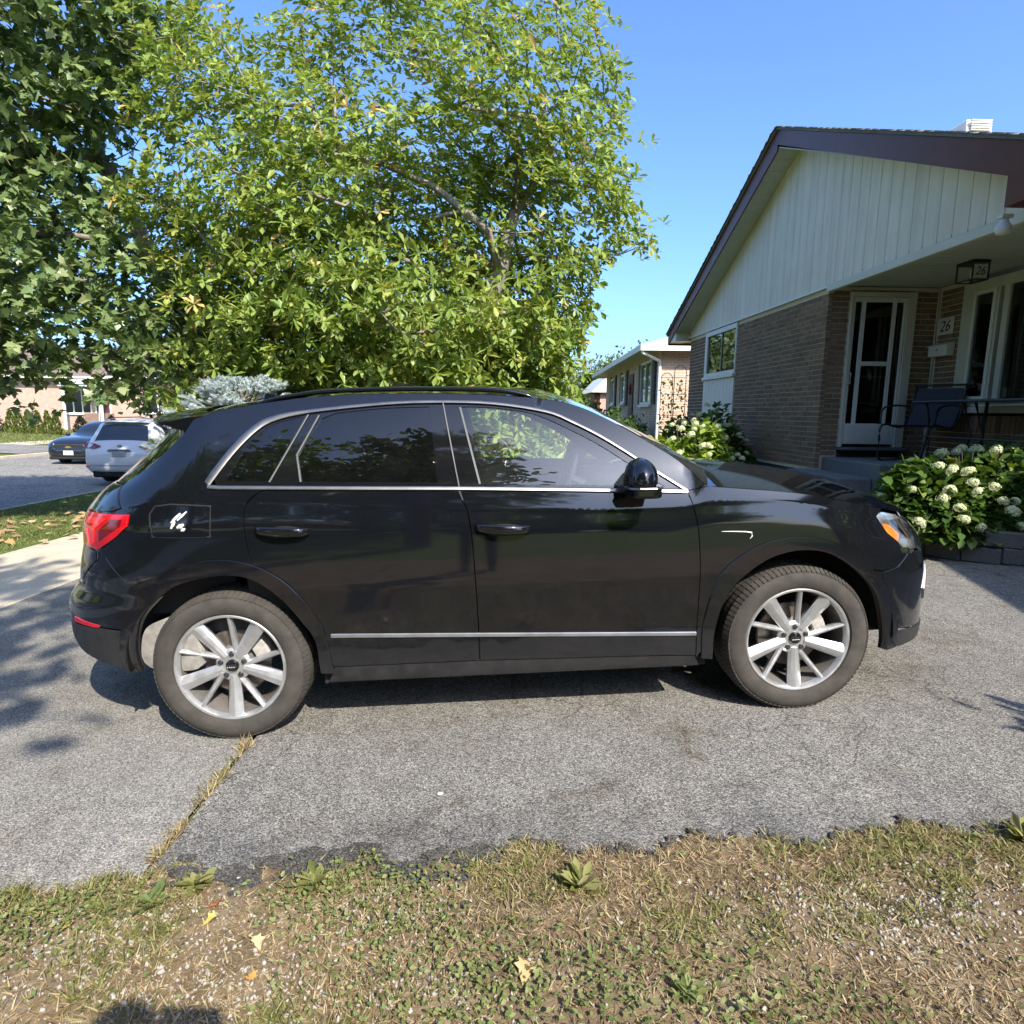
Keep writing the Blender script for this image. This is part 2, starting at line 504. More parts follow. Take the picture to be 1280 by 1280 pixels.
def sec(u, z):
    zb = pchip(*ZB, u); zc = pchip(*ZC, u)
    low = pchip([.20, .27, .33, .42, .455, .50, .60, .72, .90, 1.0], [.855, .893, .903, .909, .911, .913, .918, .925, .920, .903],
                .20 + .80 * np.clip((z - .20) / (zc - .20), 0, 1))
    q = np.clip((z - zc) / np.maximum(zb - zc, .02), 0, 1)
    mid = .903 - .023 * q ** 1.1
    d = np.maximum(z - zb, 0)
    up = .880 - .42 * d - .28 * d * d
    tt = np.clip((z - zc + .014) / .028, 0, 1); tt = tt * tt * (3 - 2 * tt)
    return np.where(z <= zb, low * (1 - tt) + mid * tt, up)
def S(u, z, off=0.0):
    u = np.asarray(u, float); z = np.asarray(z, float)
    w_ = sec(u, z) + off
    t = np.maximum(np.clip((u - XF) / DD, 0, np.pi / 2), np.clip((XR - u) / DD, 0, np.pi / 2))
    r = (np.sin(t) ** NN + np.maximum(np.cos(t), 0) ** NN) ** (-1 / NN)
    sx = r * np.sin(t); cw = r * np.cos(t)
    x = np.where(u > XF, XF + (pchip(*XEF, z) + off - XF) * sx, np.where(u < XR, XR + (pchip(*XER, z) - off - XR) * sx, u))
    return np.stack([x, -w_ * cw, z], axis=-1)

CARM = Matrix(((0.99785, -0.04876, -0.04389, 0.0133), (0.04871, 0.99881, -0.00214, 3.7138), (0.04394, 0.0, 0.99903, 0.0617 + .002), (0, 0, 0, 1)))
car = empty('parked_suv', label='dusty black compact SUV parked side-on across the driveway', cat='car')
car.matrix_world = CARM

# ---- materials
def paint(name, base, dust, rough=.045):
    m, t, p = newmat(name); v = coords(t, False)
    n = noise(t, 3.0, 6, .7, v); n2 = noise(t, 60, 4, .7, v)
    sepx = _n(t, 'ShaderNodeSeparateXYZ'); t.links.new(v, sepx.inputs[0])
    lowr = _n(t, 'ShaderNodeMapRange'); lowr.inputs[1].default_value = .25; lowr.inputs[2].default_value = .95; lowr.inputs[3].default_value = 1.0; lowr.inputs[4].default_value = .25
    t.links.new(sepx.outputs[2], lowr.inputs[0])
    mu = _n(t, 'ShaderNodeMath', operation='MULTIPLY'); t.links.new(n.outputs[0], mu.inputs[0]); t.links.new(n2.outputs[0], mu.inputs[1])
    mu2 = _n(t, 'ShaderNodeMath', operation='MULTIPLY'); t.links.new(mu.outputs[0], mu2.inputs[0]); t.links.new(lowr.outputs[0], mu2.inputs[1])
    d = ramp(t, mu2.outputs[0], [(.06, (0, 0, 0)), (.42, (dust, dust, dust))])
    t.links.new(mixc(t, d, base, (.30, .27, .22)), p.inputs['Base Color'])
    rr = ramp(t, mu2.outputs[0], [(.05, (rough,) * 3), (.4, (rough + .07,) * 3)])
    t.links.new(rr, p.inputs['Roughness'])
    p.inputs['Specular IOR Level'].default_value = .5
    p.inputs['Coat Weight'].default_value = .6; p.inputs['Coat Roughness'].default_value = .035
    no = noise(t, 900, 2, .5, v)
    t.links.new(bump(t, no.outputs[0], .02, .001), p.inputs['Normal'])
    return m
M_PAINT = paint('black_metallic_paint', (.0045, .005, .007), .035)
M_PLAST = simple('black_trim_plastic', (.020, .020, .021), .45, var=.4, vscale=14, bmp=.05, bscale=400, rvar=.1)
M_GLOSSBLK = simple('gloss_black', (.006, .006, .007), .06, coat=.5)
M_CHROME = simple('satin_aluminium_trim', (.26, .255, .25), .36, metal=1.0, var=.15, vscale=20)
M_TRIMG = simple('grey_trim', (.10, .10, .10), .6, metal=.6)
M_RUB = simple('tyre_rubber', (.055, .050, .044), .85, spec=.25, var=.35, vscale=9, bmp=.25, bscale=160)
M_RIM = simple('silver_alloy', (.56, .56, .56), .36, metal=.75, var=.14, vscale=12, rvar=.08)
M_BARREL = simple('dusty_rim_barrel', (.16, .145, .13), .6, metal=.3, var=.25, vscale=14)
M_DISC = simple('brake_steel', (.20, .17, .15), .5, metal=.8, var=.3, vscale=20)
M_LINER = simple('dusty_arch_liner', (.012, .012, .012), .9, var=.4, vscale=10)
M_DIRTY = simple('mud_coated_liner', (.26, .245, .22), .95, var=.3, vscale=22, bmp=.4, bscale=60)
M_RED = simple('red_lens', (.50, .004, .010), .12, coat=1.0)
M_REDGLOW = simple('bright_red_lens', (.85, .02, .03), .2, coat=1.0)
M_DARKRED = simple('dark_red_lens', (.13, .004, .008), .08, coat=1.0)
M_AMBER = simple('amber_reflector', (.85, .20, .02), .25, coat=1.0)
M_REFLECT = simple('lamp_reflector', (.75, .77, .78), .18, metal=.9)
M_WHITE = simple('white_mark', (.80, .79, .76), .6, var=.1, vscale=50)  # white for the flap marks and the painted reflection on the wing
M_SEAT = simple('grey_seat_fabric', (.10, .10, .105), .8, var=.2, vscale=30)
M_CABIN = simple('cabin_plastic', (.03, .031, .034), .6)
M_HEADLINER = simple('pale_headliner', (.42, .42, .40), .9)

def glassmat(name, tint, dens, rough=.0, ior=1.5, dust=0.0):
    """flat car / window pane: reflects by angle, lets tinted light through"""
    m, t, p = newmat(name); t.nodes.remove(p)
    out = [n for n in t.nodes if n.type == 'OUTPUT_MATERIAL'][0]
    tr = _n(t, 'ShaderNodeBsdfTransparent'); tr.inputs[0].default_value = (*tint, 1)
    gl = _n(t, 'ShaderNodeBsdfGlossy'); gl.inputs['Roughness'].default_value = rough; gl.inputs[0].default_value = (1, 1, 1, 1)
    fr = _n(t, 'ShaderNodeFresnel'); fr.inputs[0].default_value = ior
    mu = _n(t, 'ShaderNodeMath', operation='MULTIPLY'); mu.inputs[1].default_value = dens; mu.use_clamp = True
    t.links.new(fr.outputs[0], mu.inputs[0])
    mx = _n(t, 'ShaderNodeMixShader')
    t.links.new(mu.outputs[0], mx.inputs[0]); t.links.new(tr.outputs[0], mx.inputs[1]); t.links.new(gl.outputs[0], mx.inputs[2])
    last = mx.outputs[0]
    if dust > 0:
        df = _n(t, 'ShaderNodeBsdfDiffuse'); df.inputs[0].default_value = (.55, .56, .56, 1)
        v = coords(t, False); n = noise(t, 7, 5, .7, v)
        f = ramp(t, n.outputs[0], [(.3, (dust * .4,) * 3), (.75, (dust,) * 3)])
        m2 = _n(t, 'ShaderNodeMixShader'); t.links.new(f, m2.inputs[0]); t.links.new(last, m2.inputs[1]); t.links.new(df.outputs[0], m2.inputs[2])
        last = m2.outputs[0]
    t.links.new(last, out.inputs[0])
    return m
M_GLASS = glassmat('clear_car_glass', (.86, .92, .91), 1.9, dust=.025)
M_TINT = glassmat('privacy_glass', (.018, .022, .022), 1.6, dust=.008)
M_LENS = glassmat('lamp_lens', (.93, .94, .95), 1.4)

# ---- outlines in (length, height) along the side of the body
arch_f = [(.920, .283), (.924, .426), (.972, .592), (1.062, .699), (1.176, .773), (1.316, .803), (1.46, .779), (1.598, .686), (1.707, .551), (1.76, .383), (1.776, .266)]
flare_f = [(.870, .288), (.872, .466), (.933, .680), (1.022, .774), (1.148, .840), (1.300, .864), (1.469, .833), (1.609, .747), (1.743, .597), (1.810, .449), (1.825, .364), (1.828, .270)]
arch_r = [(-1.690, .345), (-1.681, .401), (-1.651, .559), (-1.599, .66), (-1.524, .746), (-1.41, .791), (-1.279, .801), (-1.167, .767), (-1.061, .674), (-.988, .57), (-.934, .471), (-.923, .310)]
flare_r = [(-1.735, .35), (-1.704, .544), (-1.665, .683), (-1.593, .772), (-1.484, .843), (-1.339, .873), (-1.182, .842), (-1.051, .762), (-.958, .644), (-.896, .528), (-.869, .336), (-.866, .305)]
AF = spline(arch_f, 5); FF = spline(flare_f, 5); AR = spline(arch_r, 5); FR_ = spline(flare_r, 5)
belt_z = lambda u: float(np.interp(u, [-1.36, -1.325, -.584, -.234, .731, .80], [1.196, 1.191, 1.159, 1.145, 1.096, 1.092]))
dlo_top = spline([(-1.363, 1.209), (-1.267, 1.342), (-1.17, 1.443), (-1.08, 1.488), (-.926, 1.513), (-.58, 1.538), (-.322, 1.538), (-.073, 1.522), (.175, 1.476), (.296, 1.423), (.415, 1.358), (.531, 1.282), (.645, 1.201), (.799, 1.096)], 4)
qglass = [(-1.285, 1.216)] + spline([(-1.199, 1.374), (-1.1, 1.453), (-.972, 1.488)], 4) + [(-.955, 1.484), (-1.092, 1.206)]
rglass = [(-.948, 1.199), (-.973, 1.314), (-.876, 1.475)] + spline([(-.809, 1.500), (-.592, 1.515), (-.377, 1.515)], 3) + [(-.346, 1.172)]
fglass = [(-.156, 1.160), (-.235, 1.508)] + spline([(-.19, 1.509), (-.074, 1.500), (.112, 1.466), (.292, 1.381), (.41, 1.314), (.525, 1.235), (.66, 1.142)], 4) + [(.70, 1.114)]
split = spline([(-.312, 1.535), (-.246, 1.143), (-.213, 1.042), (-.196, .897), (-.186, .569), (-.186, .330)], 4)
split_low = [p for p in split if p[1] < 1.14]
fseam = spline([(.799, 1.092), (.821, 1.019), (.842, .889), (.849, .684), (.841, .417), (.843, .288)], 4)
rseam = spline([(-1.106, 1.183), (-1.185, 1.117), (-1.2, 1.035), (-1.195, .927), (-1.180, .846)], 4)
apillar = spline([(.13, 1.541), (.256, 1.518), (.378, 1.474), (.52, 1.397), (.645, 1.318), (.776, 1.228), (.893, 1.112)], 3)
roofedge = spline([(-1.571, 1.49), (-1.36, 1.528), (-1.219, 1.549), (-1.089, 1.564), (-.932, 1.579), (-.702, 1.585), (-.326, 1.577), (-.071, 1.561), (.056, 1.549), (.13, 1.541)], 3)
dpillar = [(-1.86, 1.215), (-1.715, 1.335), (-1.60, 1.44), (-1.571, 1.49)]
hoodedge = spline([(.893, 1.112), (1.1, 1.09), (1.3, 1.066), (1.5, 1.03), (1.7, .988), (1.80, .966)], 3)
stripz = lambda u: float(np.interp(u, [-.87, -.84, -.18, .72, .84], [.490, .490, .461, .420, .415]))

def inpoly(poly, P):
    x, y = P[:, 0], P[:, 1]; ins = np.zeros(len(P), bool); n = len(poly)
    for i in range(n):
        x1, y1 = poly[i]; x2, y2 = poly[(i + 1) % n]
        c = ((y1 > y) != (y2 > y))
        with np.errstate(divide='ignore', invalid='ignore'):
            ins ^= c & (x < (x2 - x1) * (y - y1) / (y2 - y1 + 1e-15) + x1)
    return ins
def dist_to(poly, P):
    A = np.array(poly); B = np.roll(A, -1, 0); d = np.full(len(P), 9.0)
    for a, b in zip(A, B):
        ab = b - a; L = ab @ ab
        if L < 1e-14: continue
        t = np.clip(((P - a) @ ab) / L, 0, 1)
        d = np.minimum(d, np.linalg.norm(P - (a + t[:, None] * ab), axis=1))
    return d
def densify(poly, h=.03):
    out = []
    n = len(poly)
    for i in range(n):
        a = np.array(poly[i]); b = np.array(poly[(i + 1) % n]); L = np.linalg.norm(b - a)
        if L < 1e-4: continue
        k = max(1, int(math.ceil(L / h)))
        out += [tuple(a + (b - a) * j / k) for j in range(k)]
    return out
def shrink(poly, d):
    A = np.array(poly); n = len(A)
    area = .5 * np.sum(A[:, 0] * np.roll(A[:, 1], -1) - np.roll(A[:, 0], -1) * A[:, 1])
    e = np.roll(A, -1, 0) - A; e /= np.maximum(np.linalg.norm(e, axis=1, keepdims=True), 1e-9)
    nr = np.stack([-e[:, 1], e[:, 0]], 1) * (1 if area > 0 else -1)
    m = nr + np.roll(nr, 1, 0)
    l = np.sum(m * np.roll(nr, 1, 0), axis=1, keepdims=True); l = np.maximum(l, .5)
    return [tuple(p) for p in A + m / l * d]
def panel(name, poly, mat, off=0.0, gap=.0022, h=.035, lip=.012, holes=(), both=True, parent=None, surf=None):
    """body panel: outline on the side surface -> shell with turned-in edges; mirrored to the far side too"""
    surf = surf or S
    if gap: poly = shrink(densify(poly, h), gap)
    else: poly = densify(poly, h)
    P = np.array(poly)
    loops = [poly] + [densify(hh, h) for hh in holes]
    x0, y0 = P.min(0); x1, y1 = P.max(0)
    gx, gy = np.meshgrid(np.arange(x0, x1, h), np.arange(y0, y1, h * .8))
    gx[1::2] += h / 2
    G = np.stack([gx.ravel(), gy.ravel()], 1)
    keep = inpoly(poly, G)
    for lp in loops[1:]: keep &= ~inpoly(lp, G)
    G = G[keep]
    if len(G):
        k2 = np.ones(len(G), bool)
        for lp in loops: k2 &= dist_to(lp, G) > h * .45
        G = G[k2]
    verts = []; edges = []
    for lp in loops:
        b = len(verts); verts += [Vector(p) for p in lp]
        edges += [(b + i, b + (i + 1) % len(lp)) for i in range(len(lp))]
    verts += [Vector(p) for p in G]
    if surf is S:
        for cz_, co_ in ((ZC, 0), (ZC, -.017), (ZC, .017), (ZB, -.003)):
            us = np.arange(x0 + .004, x1 - .004, h * .6)
            if len(us) < 2: continue
            L_ = np.stack([us, pchip(*cz_, us) + co_], 1); okc = inpoly(poly, L_)
            for lp in loops[1:]: okc &= ~inpoly(lp, L_)
            for lp in loops: okc &= dist_to(lp, L_) > .004
            b = len(verts); verts += [Vector(p) for p in L_]
            edges += [(b + i, b + i + 1) for i in range(len(L_) - 1) if okc[i] and okc[i + 1]]
    vo, eo, fo, *_ = delaunay_2d_cdt(verts, edges, [], 0, 1e-5)
    V = np.array([(p.x, p.y) for p in vo]); F = np.array([tuple(q) for q in fo if len(q) == 3])
    C = V[F].mean(1); ok = inpoly(poly, C)
    for lp in loops[1:]: ok &= ~inpoly(lp, C)
    F = F[ok]
    P3 = surf(V[:, 0], V[:, 1], off)
    # orient outwards (towards -y)
    n = np.cross(P3[F[:, 1]] - P3[F[:, 0]], P3[F[:, 2]] - P3[F[:, 0]])
    fl = (n[:, 1] - .0001 * 0) > 0
    steep = np.abs(n[:, 1]) < .15 * np.linalg.norm(n, axis=1)
    ctr = P3[F].mean(1)
    fl = np.where(steep, n[:, 0] * np.sign(ctr[:, 0]) < 0, fl)
    F = np.where(fl[:, None], F[:, ::-1], F)
    used = np.unique(F); rm_ = np.full(len(V), -1); rm_[used] = np.arange(len(used)); F = rm_[F]; V = V[used]; P3 = P3[used]
    e_ = .004
    du = surf(V[:, 0] + e_, V[:, 1], off) - surf(V[:, 0] - e_, V[:, 1], off); dz = surf(V[:, 0], V[:, 1] + e_, off) - surf(V[:, 0], V[:, 1] - e_, off)
    NV = np.cross(du, dz); NV /= np.maximum(np.linalg.norm(NV, axis=1, keepdims=True), 1e-9)
    fn_ = np.cross(P3[F[:, 1]] - P3[F[:, 0]], P3[F[:, 2]] - P3[F[:, 0]]); acc = np.zeros_like(P3)
    for k_ in range(3): np.add.at(acc, F[:, k_], fn_)
    NV = np.where((np.sum(NV * acc, axis=1) < 0)[:, None], -NV, NV)
    faces = [tuple(q) for q in F]; verts3 = [tuple(p) for p in P3]; nrm3 = [tuple(p) for p in NV]
    if lip > 0:
        from collections import Counter
        cnt = Counter()
        for q in faces:
            for i in range(3): cnt[tuple(sorted((q[i], q[(i + 1) % 3])))] += 1
        In = surf(V[:, 0], V[:, 1], off - lip)
        for q in list(faces):
            for i in range(3):
                a, b = q[i], q[(i + 1) % 3]
                if cnt[tuple(sorted((a, b)))] == 1:
                    n0 = np.cross(np.array(verts3[a]) - np.array(verts3[b]), In[a] - np.array(verts3[b])); n0 /= max(np.linalg.norm(n0), 1e-9)
                    # small rolled edge, then the return flange
                    bse = len(verts3); verts3 += [verts3[b], verts3[a], tuple(In[a]), tuple(In[b])]
                    m1 = np.array(nrm3[b]) + n0; m2 = np.array(nrm3[a]) + n0
                    nrm3 += [tuple(m1 / max(np.linalg.norm(m1), 1e-9)), tuple(m2 / max(np.linalg.norm(m2), 1e-9)), tuple(n0), tuple(n0)]
                    faces.append((bse, bse + 1, bse + 2, bse + 3))
    res = []
    for sgn in ((1, -1) if both else (1,)):
        me = bpy.data.meshes.new(name)
        me.from_pydata([(p[0], p[1] * sgn, p[2]) for p in verts3], [], faces if sgn == 1 else [q[::-1] for q in faces])
        me.shade_smooth()
        me.normals_split_custom_set_from_vertices([(p[0], p[1] * sgn, p[2]) for p in nrm3])
        res.append(link(name, me, mat, parent or car))
    return res
def ribbon(name, path, width, mat, off=.006, lip=.01, both=True, parent=None, taper=None):
    """raised moulding along a path on the body side"""
    A = np.array(path); T = np.gradient(A, axis=0); T /= np.linalg.norm(T, axis=1, keepdims=True)
    Nn = np.stack([-T[:, 1], T[:, 0]], 1)
    wd = np.full(len(A), width) if taper is None else np.asarray(taper)
    out = []
    prof = [(-.5, -lip), (-.5, off * .5), (-.34, off), (.34, off), (.5, off * .5), (.5, -lip)]
    rows = []
    for s, o in prof:
        Q = A + Nn * (wd * s)[:, None]; rows.append(S(Q[:, 0], Q[:, 1], o))
    V = np.stack(rows, 1).reshape(-1, 3); k = len(prof); f = []
    for i in range(len(A) - 1):
        for j in range(k - 1): f.append((i * k + j, i * k + j + 1, (i + 1) * k + j + 1, (i + 1) * k + j))
    f.append(tuple(range(k))); f.append(tuple((len(A) - 1) * k + j for j in range(k)))
    for sgn in ((1, -1) if both else (1,)):
        mb = MB(); mb.add([(p[0], p[1] * sgn, p[2]) for p in V], f)
        out.append(mb.build(name, mat, parent or car, smooth=True, sharp=.7))
    return out

# ---- side panels
bel = lambda a, b, n=14: [(u, belt_z(u) - .012) for u in np.linspace(a, b, n)]
bot = lambda a, b, n=8: [(u, float(np.interp(u, [-.87, -.186, .727, .843], [.336, .332, .310, .300]))) for u in np.linspace(a, b, n)]
fd = panel('front_door', bel(-.243, .797) + [p for p in fseam if .315 < p[1] < 1.07] + bot(.842, -.186) + split_low[::-1][1:-1], M_PAINT)
flare_right = [p for p in FR_ if p[0] > -1.19 and p[1] > .34]
rd = panel('rear_door', bel(-1.10, -.249) + split_low[1:-1] + bot(-.186, -.868) + flare_right[::-1] + rseam[::-1][1:-1], M_PAINT)
fl_top = [p for p in FF if p[1] >= .295 and p[0] < 1.69]
panel('front_fender', [(.803, 1.094)] + hoodedge + [(1.75, .934), (1.797, .853), (1.875, .770), (1.895, .744), (1.813, .692), (1.725, .676)] + fl_top[::-1] + fseam[::-1][:-1], M_PAINT)
fl_left = [p for p in FR_ if p[0] < -1.18 and p[1] > .66]
dtop = [p for p in dlo_top if p[0] > -1.355]
panel('body_side_frame', [(-1.108, 1.176)] + rseam[1:] + fl_left[::-1] + [(-1.691, .772), (-1.748, .829), (-1.816, .898), (-1.842, .914), (-1.743, .976), (-1.688, 1.026), (-1.688, 1.088), (-1.75, 1.11)] + dpillar
      + roofedge + apillar + [(.806, 1.094)] + dtop[::-1] + [(-1.35, 1.185), (-1.30, 1.178)], M_PAINT, h=.035)
panel('front_arch_trim', FF + AF[::-1], M_PAINT, off=.010, gap=0, h=.03, lip=.045)
panel('rear_arch_trim', FR_ + AR[::-1], M_PAINT, off=.010, gap=0, h=.03, lip=.045)
panel('front_bumper', [(1.728, .670), (1.813, .686), (1.898, .738), (1.98, .735), (2.20, .700), (UEND_F, .690), (UEND_F, .33), (2.25, .33), (2.0, .345), (1.883, .358), (1.830, .364)]
      + [p for p in FF if p[0] > 1.7 and .38 < p[1] < .66][::-1], M_PAINT)
panel('front_lip', [(1.832, .358), (1.883, .352), (2.0, .340), (2.25, .326), (UEND_F, .326), (UEND_F, .25), (2.2, .25), (2.064, .262), (1.866, .268), (1.835, .268)], M_PLAST, off=.004)
panel('grille', [(2.16, .70), (2.22, .90), (UEND_F, .905), (UEND_F, .695)], M_GLOSSBLK, off=-.012)
panel('lower_grille', [(2.25, .38), (2.30, .60), (UEND_F, .60), (UEND_F, .38)], M_LINER, off=.004, lip=.004)
ribbon('bumper_trim', [(2.10, .46), (2.07, .52), (2.12, .58), (2.16, .62)], .018, M_CHROME, off=.008)
panel('rear_bumper', [(-1.614, .768), (-1.691, .772), (-1.748, .826), (-1.805, .885), (-1.86, .86), (-2.0, .74), (-2.2, .725), (UEND_R, .725), (UEND_R, .535), (-2.09, .528), (-1.835, .556), (-1.708, .548)]
      + [p for p in FR_ if p[0] < -1.6 and p[1] > .56], M_PAINT)
panel('rear_valance', [(-1.71, .542), (-1.835, .550), (-2.09, .522), (UEND_R, .529), (UEND_R, .40), (-2.08, .405), (-1.866, .365), (-1.742, .352)], M_PLAST)
panel('rear_diffuser', [(-1.80, .352), (-1.9, .372), (-2.08, .40), (UEND_R, .395), (UEND_R, .34), (-2.1, .34)], simple('grey_diffuser', (.16, .16, .16), .6, var=.2), off=-.03)
panel('tailgate', [(-1.86, 1.205), (-1.755, 1.108), (-1.80, 1.092), (-2.0, 1.085), (-2.02, .93), (-1.87, .905), (-1.862, .868), (-2.0, .748), (-2.2, .732), (UEND_R, .732), (UEND_R, 1.2), (-2.2, 1.205)], M_PAINT)
# rocker under the doors
panel('rocker', [(-.866, .330)] + bot(-.86, .84)[:: 1] + [(.842, .294), (.87, .24), (-.90, .25)], M_PLAST, off=-.006, lip=.03)
# lower moulding
ribbon('lower_moulding', [(u, stripz(u)) for u in np.linspace(-.862, .838, 30)], .020, simple('moulding_grey', (.30, .31, .32), .28, metal=.6, var=.25, vscale=9), off=.007)
# ---- glasshouse
dlo_in = shrink([(-1.325, 1.201)] + [p for p in dlo_top if p[0] > -1.34 and p[0] < .78] + bel(.775, -1.30, 20), -.001)
panel('window_frame', dlo_in, M_GLOSSBLK, off=-.007, gap=0, holes=(qglass, rglass, fglass), lip=.02, h=.04)
panel('quarter_window', qglass, M_TINT, off=-.010, gap=-.002, lip=0)
panel('rear_door_window', rglass, M_TINT, off=-.011, gap=-.002, lip=0)
panel('front_door_window', fglass, M_GLASS, off=-.011, gap=-.002, lip=0)
cw = [float(np.interp(p[0], [-1.36, -1.2, -1.05, -.9, .8], [.032, .031, .024, .016, .0135])) for p in dlo_top]
ribbon('window_trim', dlo_top, .02, M_CHROME, taper=cw, off=.005)
ribbon('belt_trim', [(u, belt_z(u)) for u in np.linspace(-1.36, .80, 40)], .016, M_CHROME, off=.005)
ribbon('pillar_trim', [(-.935, 1.497), (-1.09, 1.205)], .008, M_TRIMG, off=.002)
ribbon('pillar_trim', [(-.885, 1.493), (-.975, 1.318), (-.953, 1.20)], .008, M_TRIMG, off=.002)
ribbon('window_seal', [tuple(np.array((-.312, 1.530)) * (1 - t) + np.array((-.246, 1.150)) * t) for t in np.linspace(0, 1, 12)], .006, M_TRIMG, off=.002)
ribbon('window_seal', [tuple(np.array((-.232, 1.508)) * (1 - t) + np.array((-.152, 1.160)) * t) for t in np.linspace(0, 1, 12)], .009, simple('grey_seal', (.07, .075, .075), .5), off=.000)
# ---- fuel flap, handles, marks
fp = [(-1.582, 1.118), (-1.36, 1.112), (-1.345, 1.10), (-1.352, .99), (-1.368, .977), (-1.566, .984), (-1.578, .998)]
panel('fuel_flap', fp, M_PAINT, off=.0025, gap=0, both=False, h=.04)
ribbon('flap_gap', spline(fp, 3, True) + [fp[0]], .006, M_LINER, off=.0015, both=False)
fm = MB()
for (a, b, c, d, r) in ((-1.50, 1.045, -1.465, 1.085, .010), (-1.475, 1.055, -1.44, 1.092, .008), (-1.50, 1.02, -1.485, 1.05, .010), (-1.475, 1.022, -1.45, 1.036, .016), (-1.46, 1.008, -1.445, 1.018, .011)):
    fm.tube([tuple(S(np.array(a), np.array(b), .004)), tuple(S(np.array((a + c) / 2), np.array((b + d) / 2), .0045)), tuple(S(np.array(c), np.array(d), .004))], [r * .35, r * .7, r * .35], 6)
ms = fm.build('flap_marks', M_WHITE, car)  # small white marks laid on the fuel flap
def handle(c, L, parent):
    mb = MB()
    u0, z0 = c
    pts = []; rr = []
    for i in range(13):
        s = i / 12; u = u0 + (s - .5) * L
        bow = math.sin(math.pi * min(1, max(0, s))) ** .5
        p = S(np.array(u), np.array(z0 - .018 * (s - .5)), .006 + .034 * bow)
        pts.append(p); rr.append(.014 + .006 * bow)
    ring = []
    for p, r in zip(pts, rr): ring.append((p, r))
    v = []; f = []; n = 10
    for p, r in ring:
        for k in range(n):
            q = 2 * math.pi * k / n
            v.append((p[0], p[1] + .55 * r * math.cos(q), p[2] + 1.1 * r * math.sin(q)))
    for i in range(len(ring) - 1):
        for k in range(n): f.append((i * n + k, i * n + (k + 1) % n, (i + 1) * n + (k + 1) % n, (i + 1) * n + k))
    f.append(tuple(range(n))); f.append(tuple((len(ring) - 1) * n + k for k in range(n)))
    mb.add(v, f)
    mb.build('door_handle', M_GLOSSBLK, parent, smooth=True)
    cup = MB()
    for i in range(3): pass
    c2 = [(u0 + .40 * L * math.cos(a), z0 - .008 + .027 * math.sin(a)) for a in np.linspace(0, 2 * math.pi, 20, endpoint=False)]
    panel('handle_recess', c2, M_LINER, off=.002, gap=0, both=False, parent=parent, lip=.002)
handle((-1.035, .992), .235, rd[0]); handle((-.056, .961), .245, fd[0])
# ---- lamps
tl = panel('tail_light', [(-2.005, 1.083), (-1.692, 1.083), (-1.690, 1.028), (-1.745, .978), (-1.845, .916), (-1.935, .918), (-2.02, .932)], M_RED, off=.004)
for t_, sg in zip(tl, (1, -1)):
    for poly, mt in (([(-1.975, 1.062), (-1.80, 1.062), (-1.865, 1.01), (-1.875, .945), (-1.898, .94), (-1.893, 1.02), (-1.875, 1.035), (-1.97, 1.03)], M_REDGLOW),
                     ([(-1.925, 1.01), (-1.96, 1.01), (-1.935, .935), (-1.912, .935)], M_REDGLOW),
                     ([(-1.775, 1.06), (-1.715, 1.06), (-1.72, 1.03), (-1.84, .955), (-1.835, 1.005)], M_DARKRED)):
        q = panel('light_element', poly, mt, off=.0065, gap=0, h=.03, both=False, parent=t_, lip=.002)[0]
        if sg < 0: q.scale = (1, -1, 1)
panel('rear_reflector', [(-1.962, .577), (-1.80, .562), (-1.808, .550), (-1.975, .552)], M_RED, off=.004, gap=0)
hl = panel('headlight', [(1.757, .932), (1.83, .944), (1.975, .915), (2.09, .87), (2.14, .78), (2.19, .705), (1.99, .742), (1.88, .772), (1.80, .853)], M_LENS, off=.003, lip=.004)
for h_, sg in zip(hl, (1, -1)):
    for poly, mt, of in (([(1.757, .932), (1.83, .944), (1.975, .915), (2.09, .87), (2.14, .78), (2.19, .705), (1.99, .742), (1.88, .772), (1.80, .853)], M_REFLECT, -.022),
                         ([(1.795, .895), (1.85, .882), (1.895, .834), (1.853, .800), (1.812, .842)], M_AMBER, -.012),
                         ([(1.88, .905), (1.965, .898), (2.03, .86), (2.06, .80), (1.97, .80), (1.93, .86)], M_GLOSSBLK, -.010)):
        q = panel('lamp_unit', poly, mt, off=of, gap=0, h=.035, both=False, parent=h_, lip=.004)[0]
        if sg < 0: q.scale = (1, -1, 1)

# ---- cross-body surfaces: hood, windscreen, roof, rear glass
def cross(name, edge, centre, mat, n=24, bulge=None, off=0.0, sharp=None, flip=False):
    """edge: list of right edge points (x,w,z); centre: list of points (x,z) on the centre line"""
    v = []; f = []; m = 2 * n + 1
    for i, (e, c) in enumerate(zip(edge, centre)):
        for j in range(m):
            t = (j - n) / n; q = 1 - t * t
            s = abs(t)
            x = c[0] + (e[0] - c[0]) * s ** 2
            z = c[1] + (e[2] - c[1]) * s ** 2.2
            v.append((x, e[1] * t, z + off))
    for i in range(len(edge) - 1):
        for j in range(m - 1):
            a = (i * m + j, i * m + j + 1, (i + 1) * m + j + 1, (i + 1) * m + j)
            f.append(a)
    mb = MB(); mb.add(v, f)
    return mb.build(name, mat, car, smooth=True, sharp=sharp)
def E3(lst, inset=.004):
    out = []
    for u, z in lst:
        p = S(np.array(u), np.array(z)); out.append((float(p[0]), float(-p[1]) - inset, float(p[2])))
    return out
hu = list(np.linspace(.86, 1.75, 16)) + list(np.linspace(1.82, UEND_F - .001, 18))
he = E3([(u, float(np.interp(u, [.86, .893, 1.1, 1.3, 1.5, 1.7, 1.80, 1.95, 2.1, UEND_F], [1.10, 1.112, 1.09, 1.066, 1.03, .988, .966, .932, .918, .912]))) for u in hu])
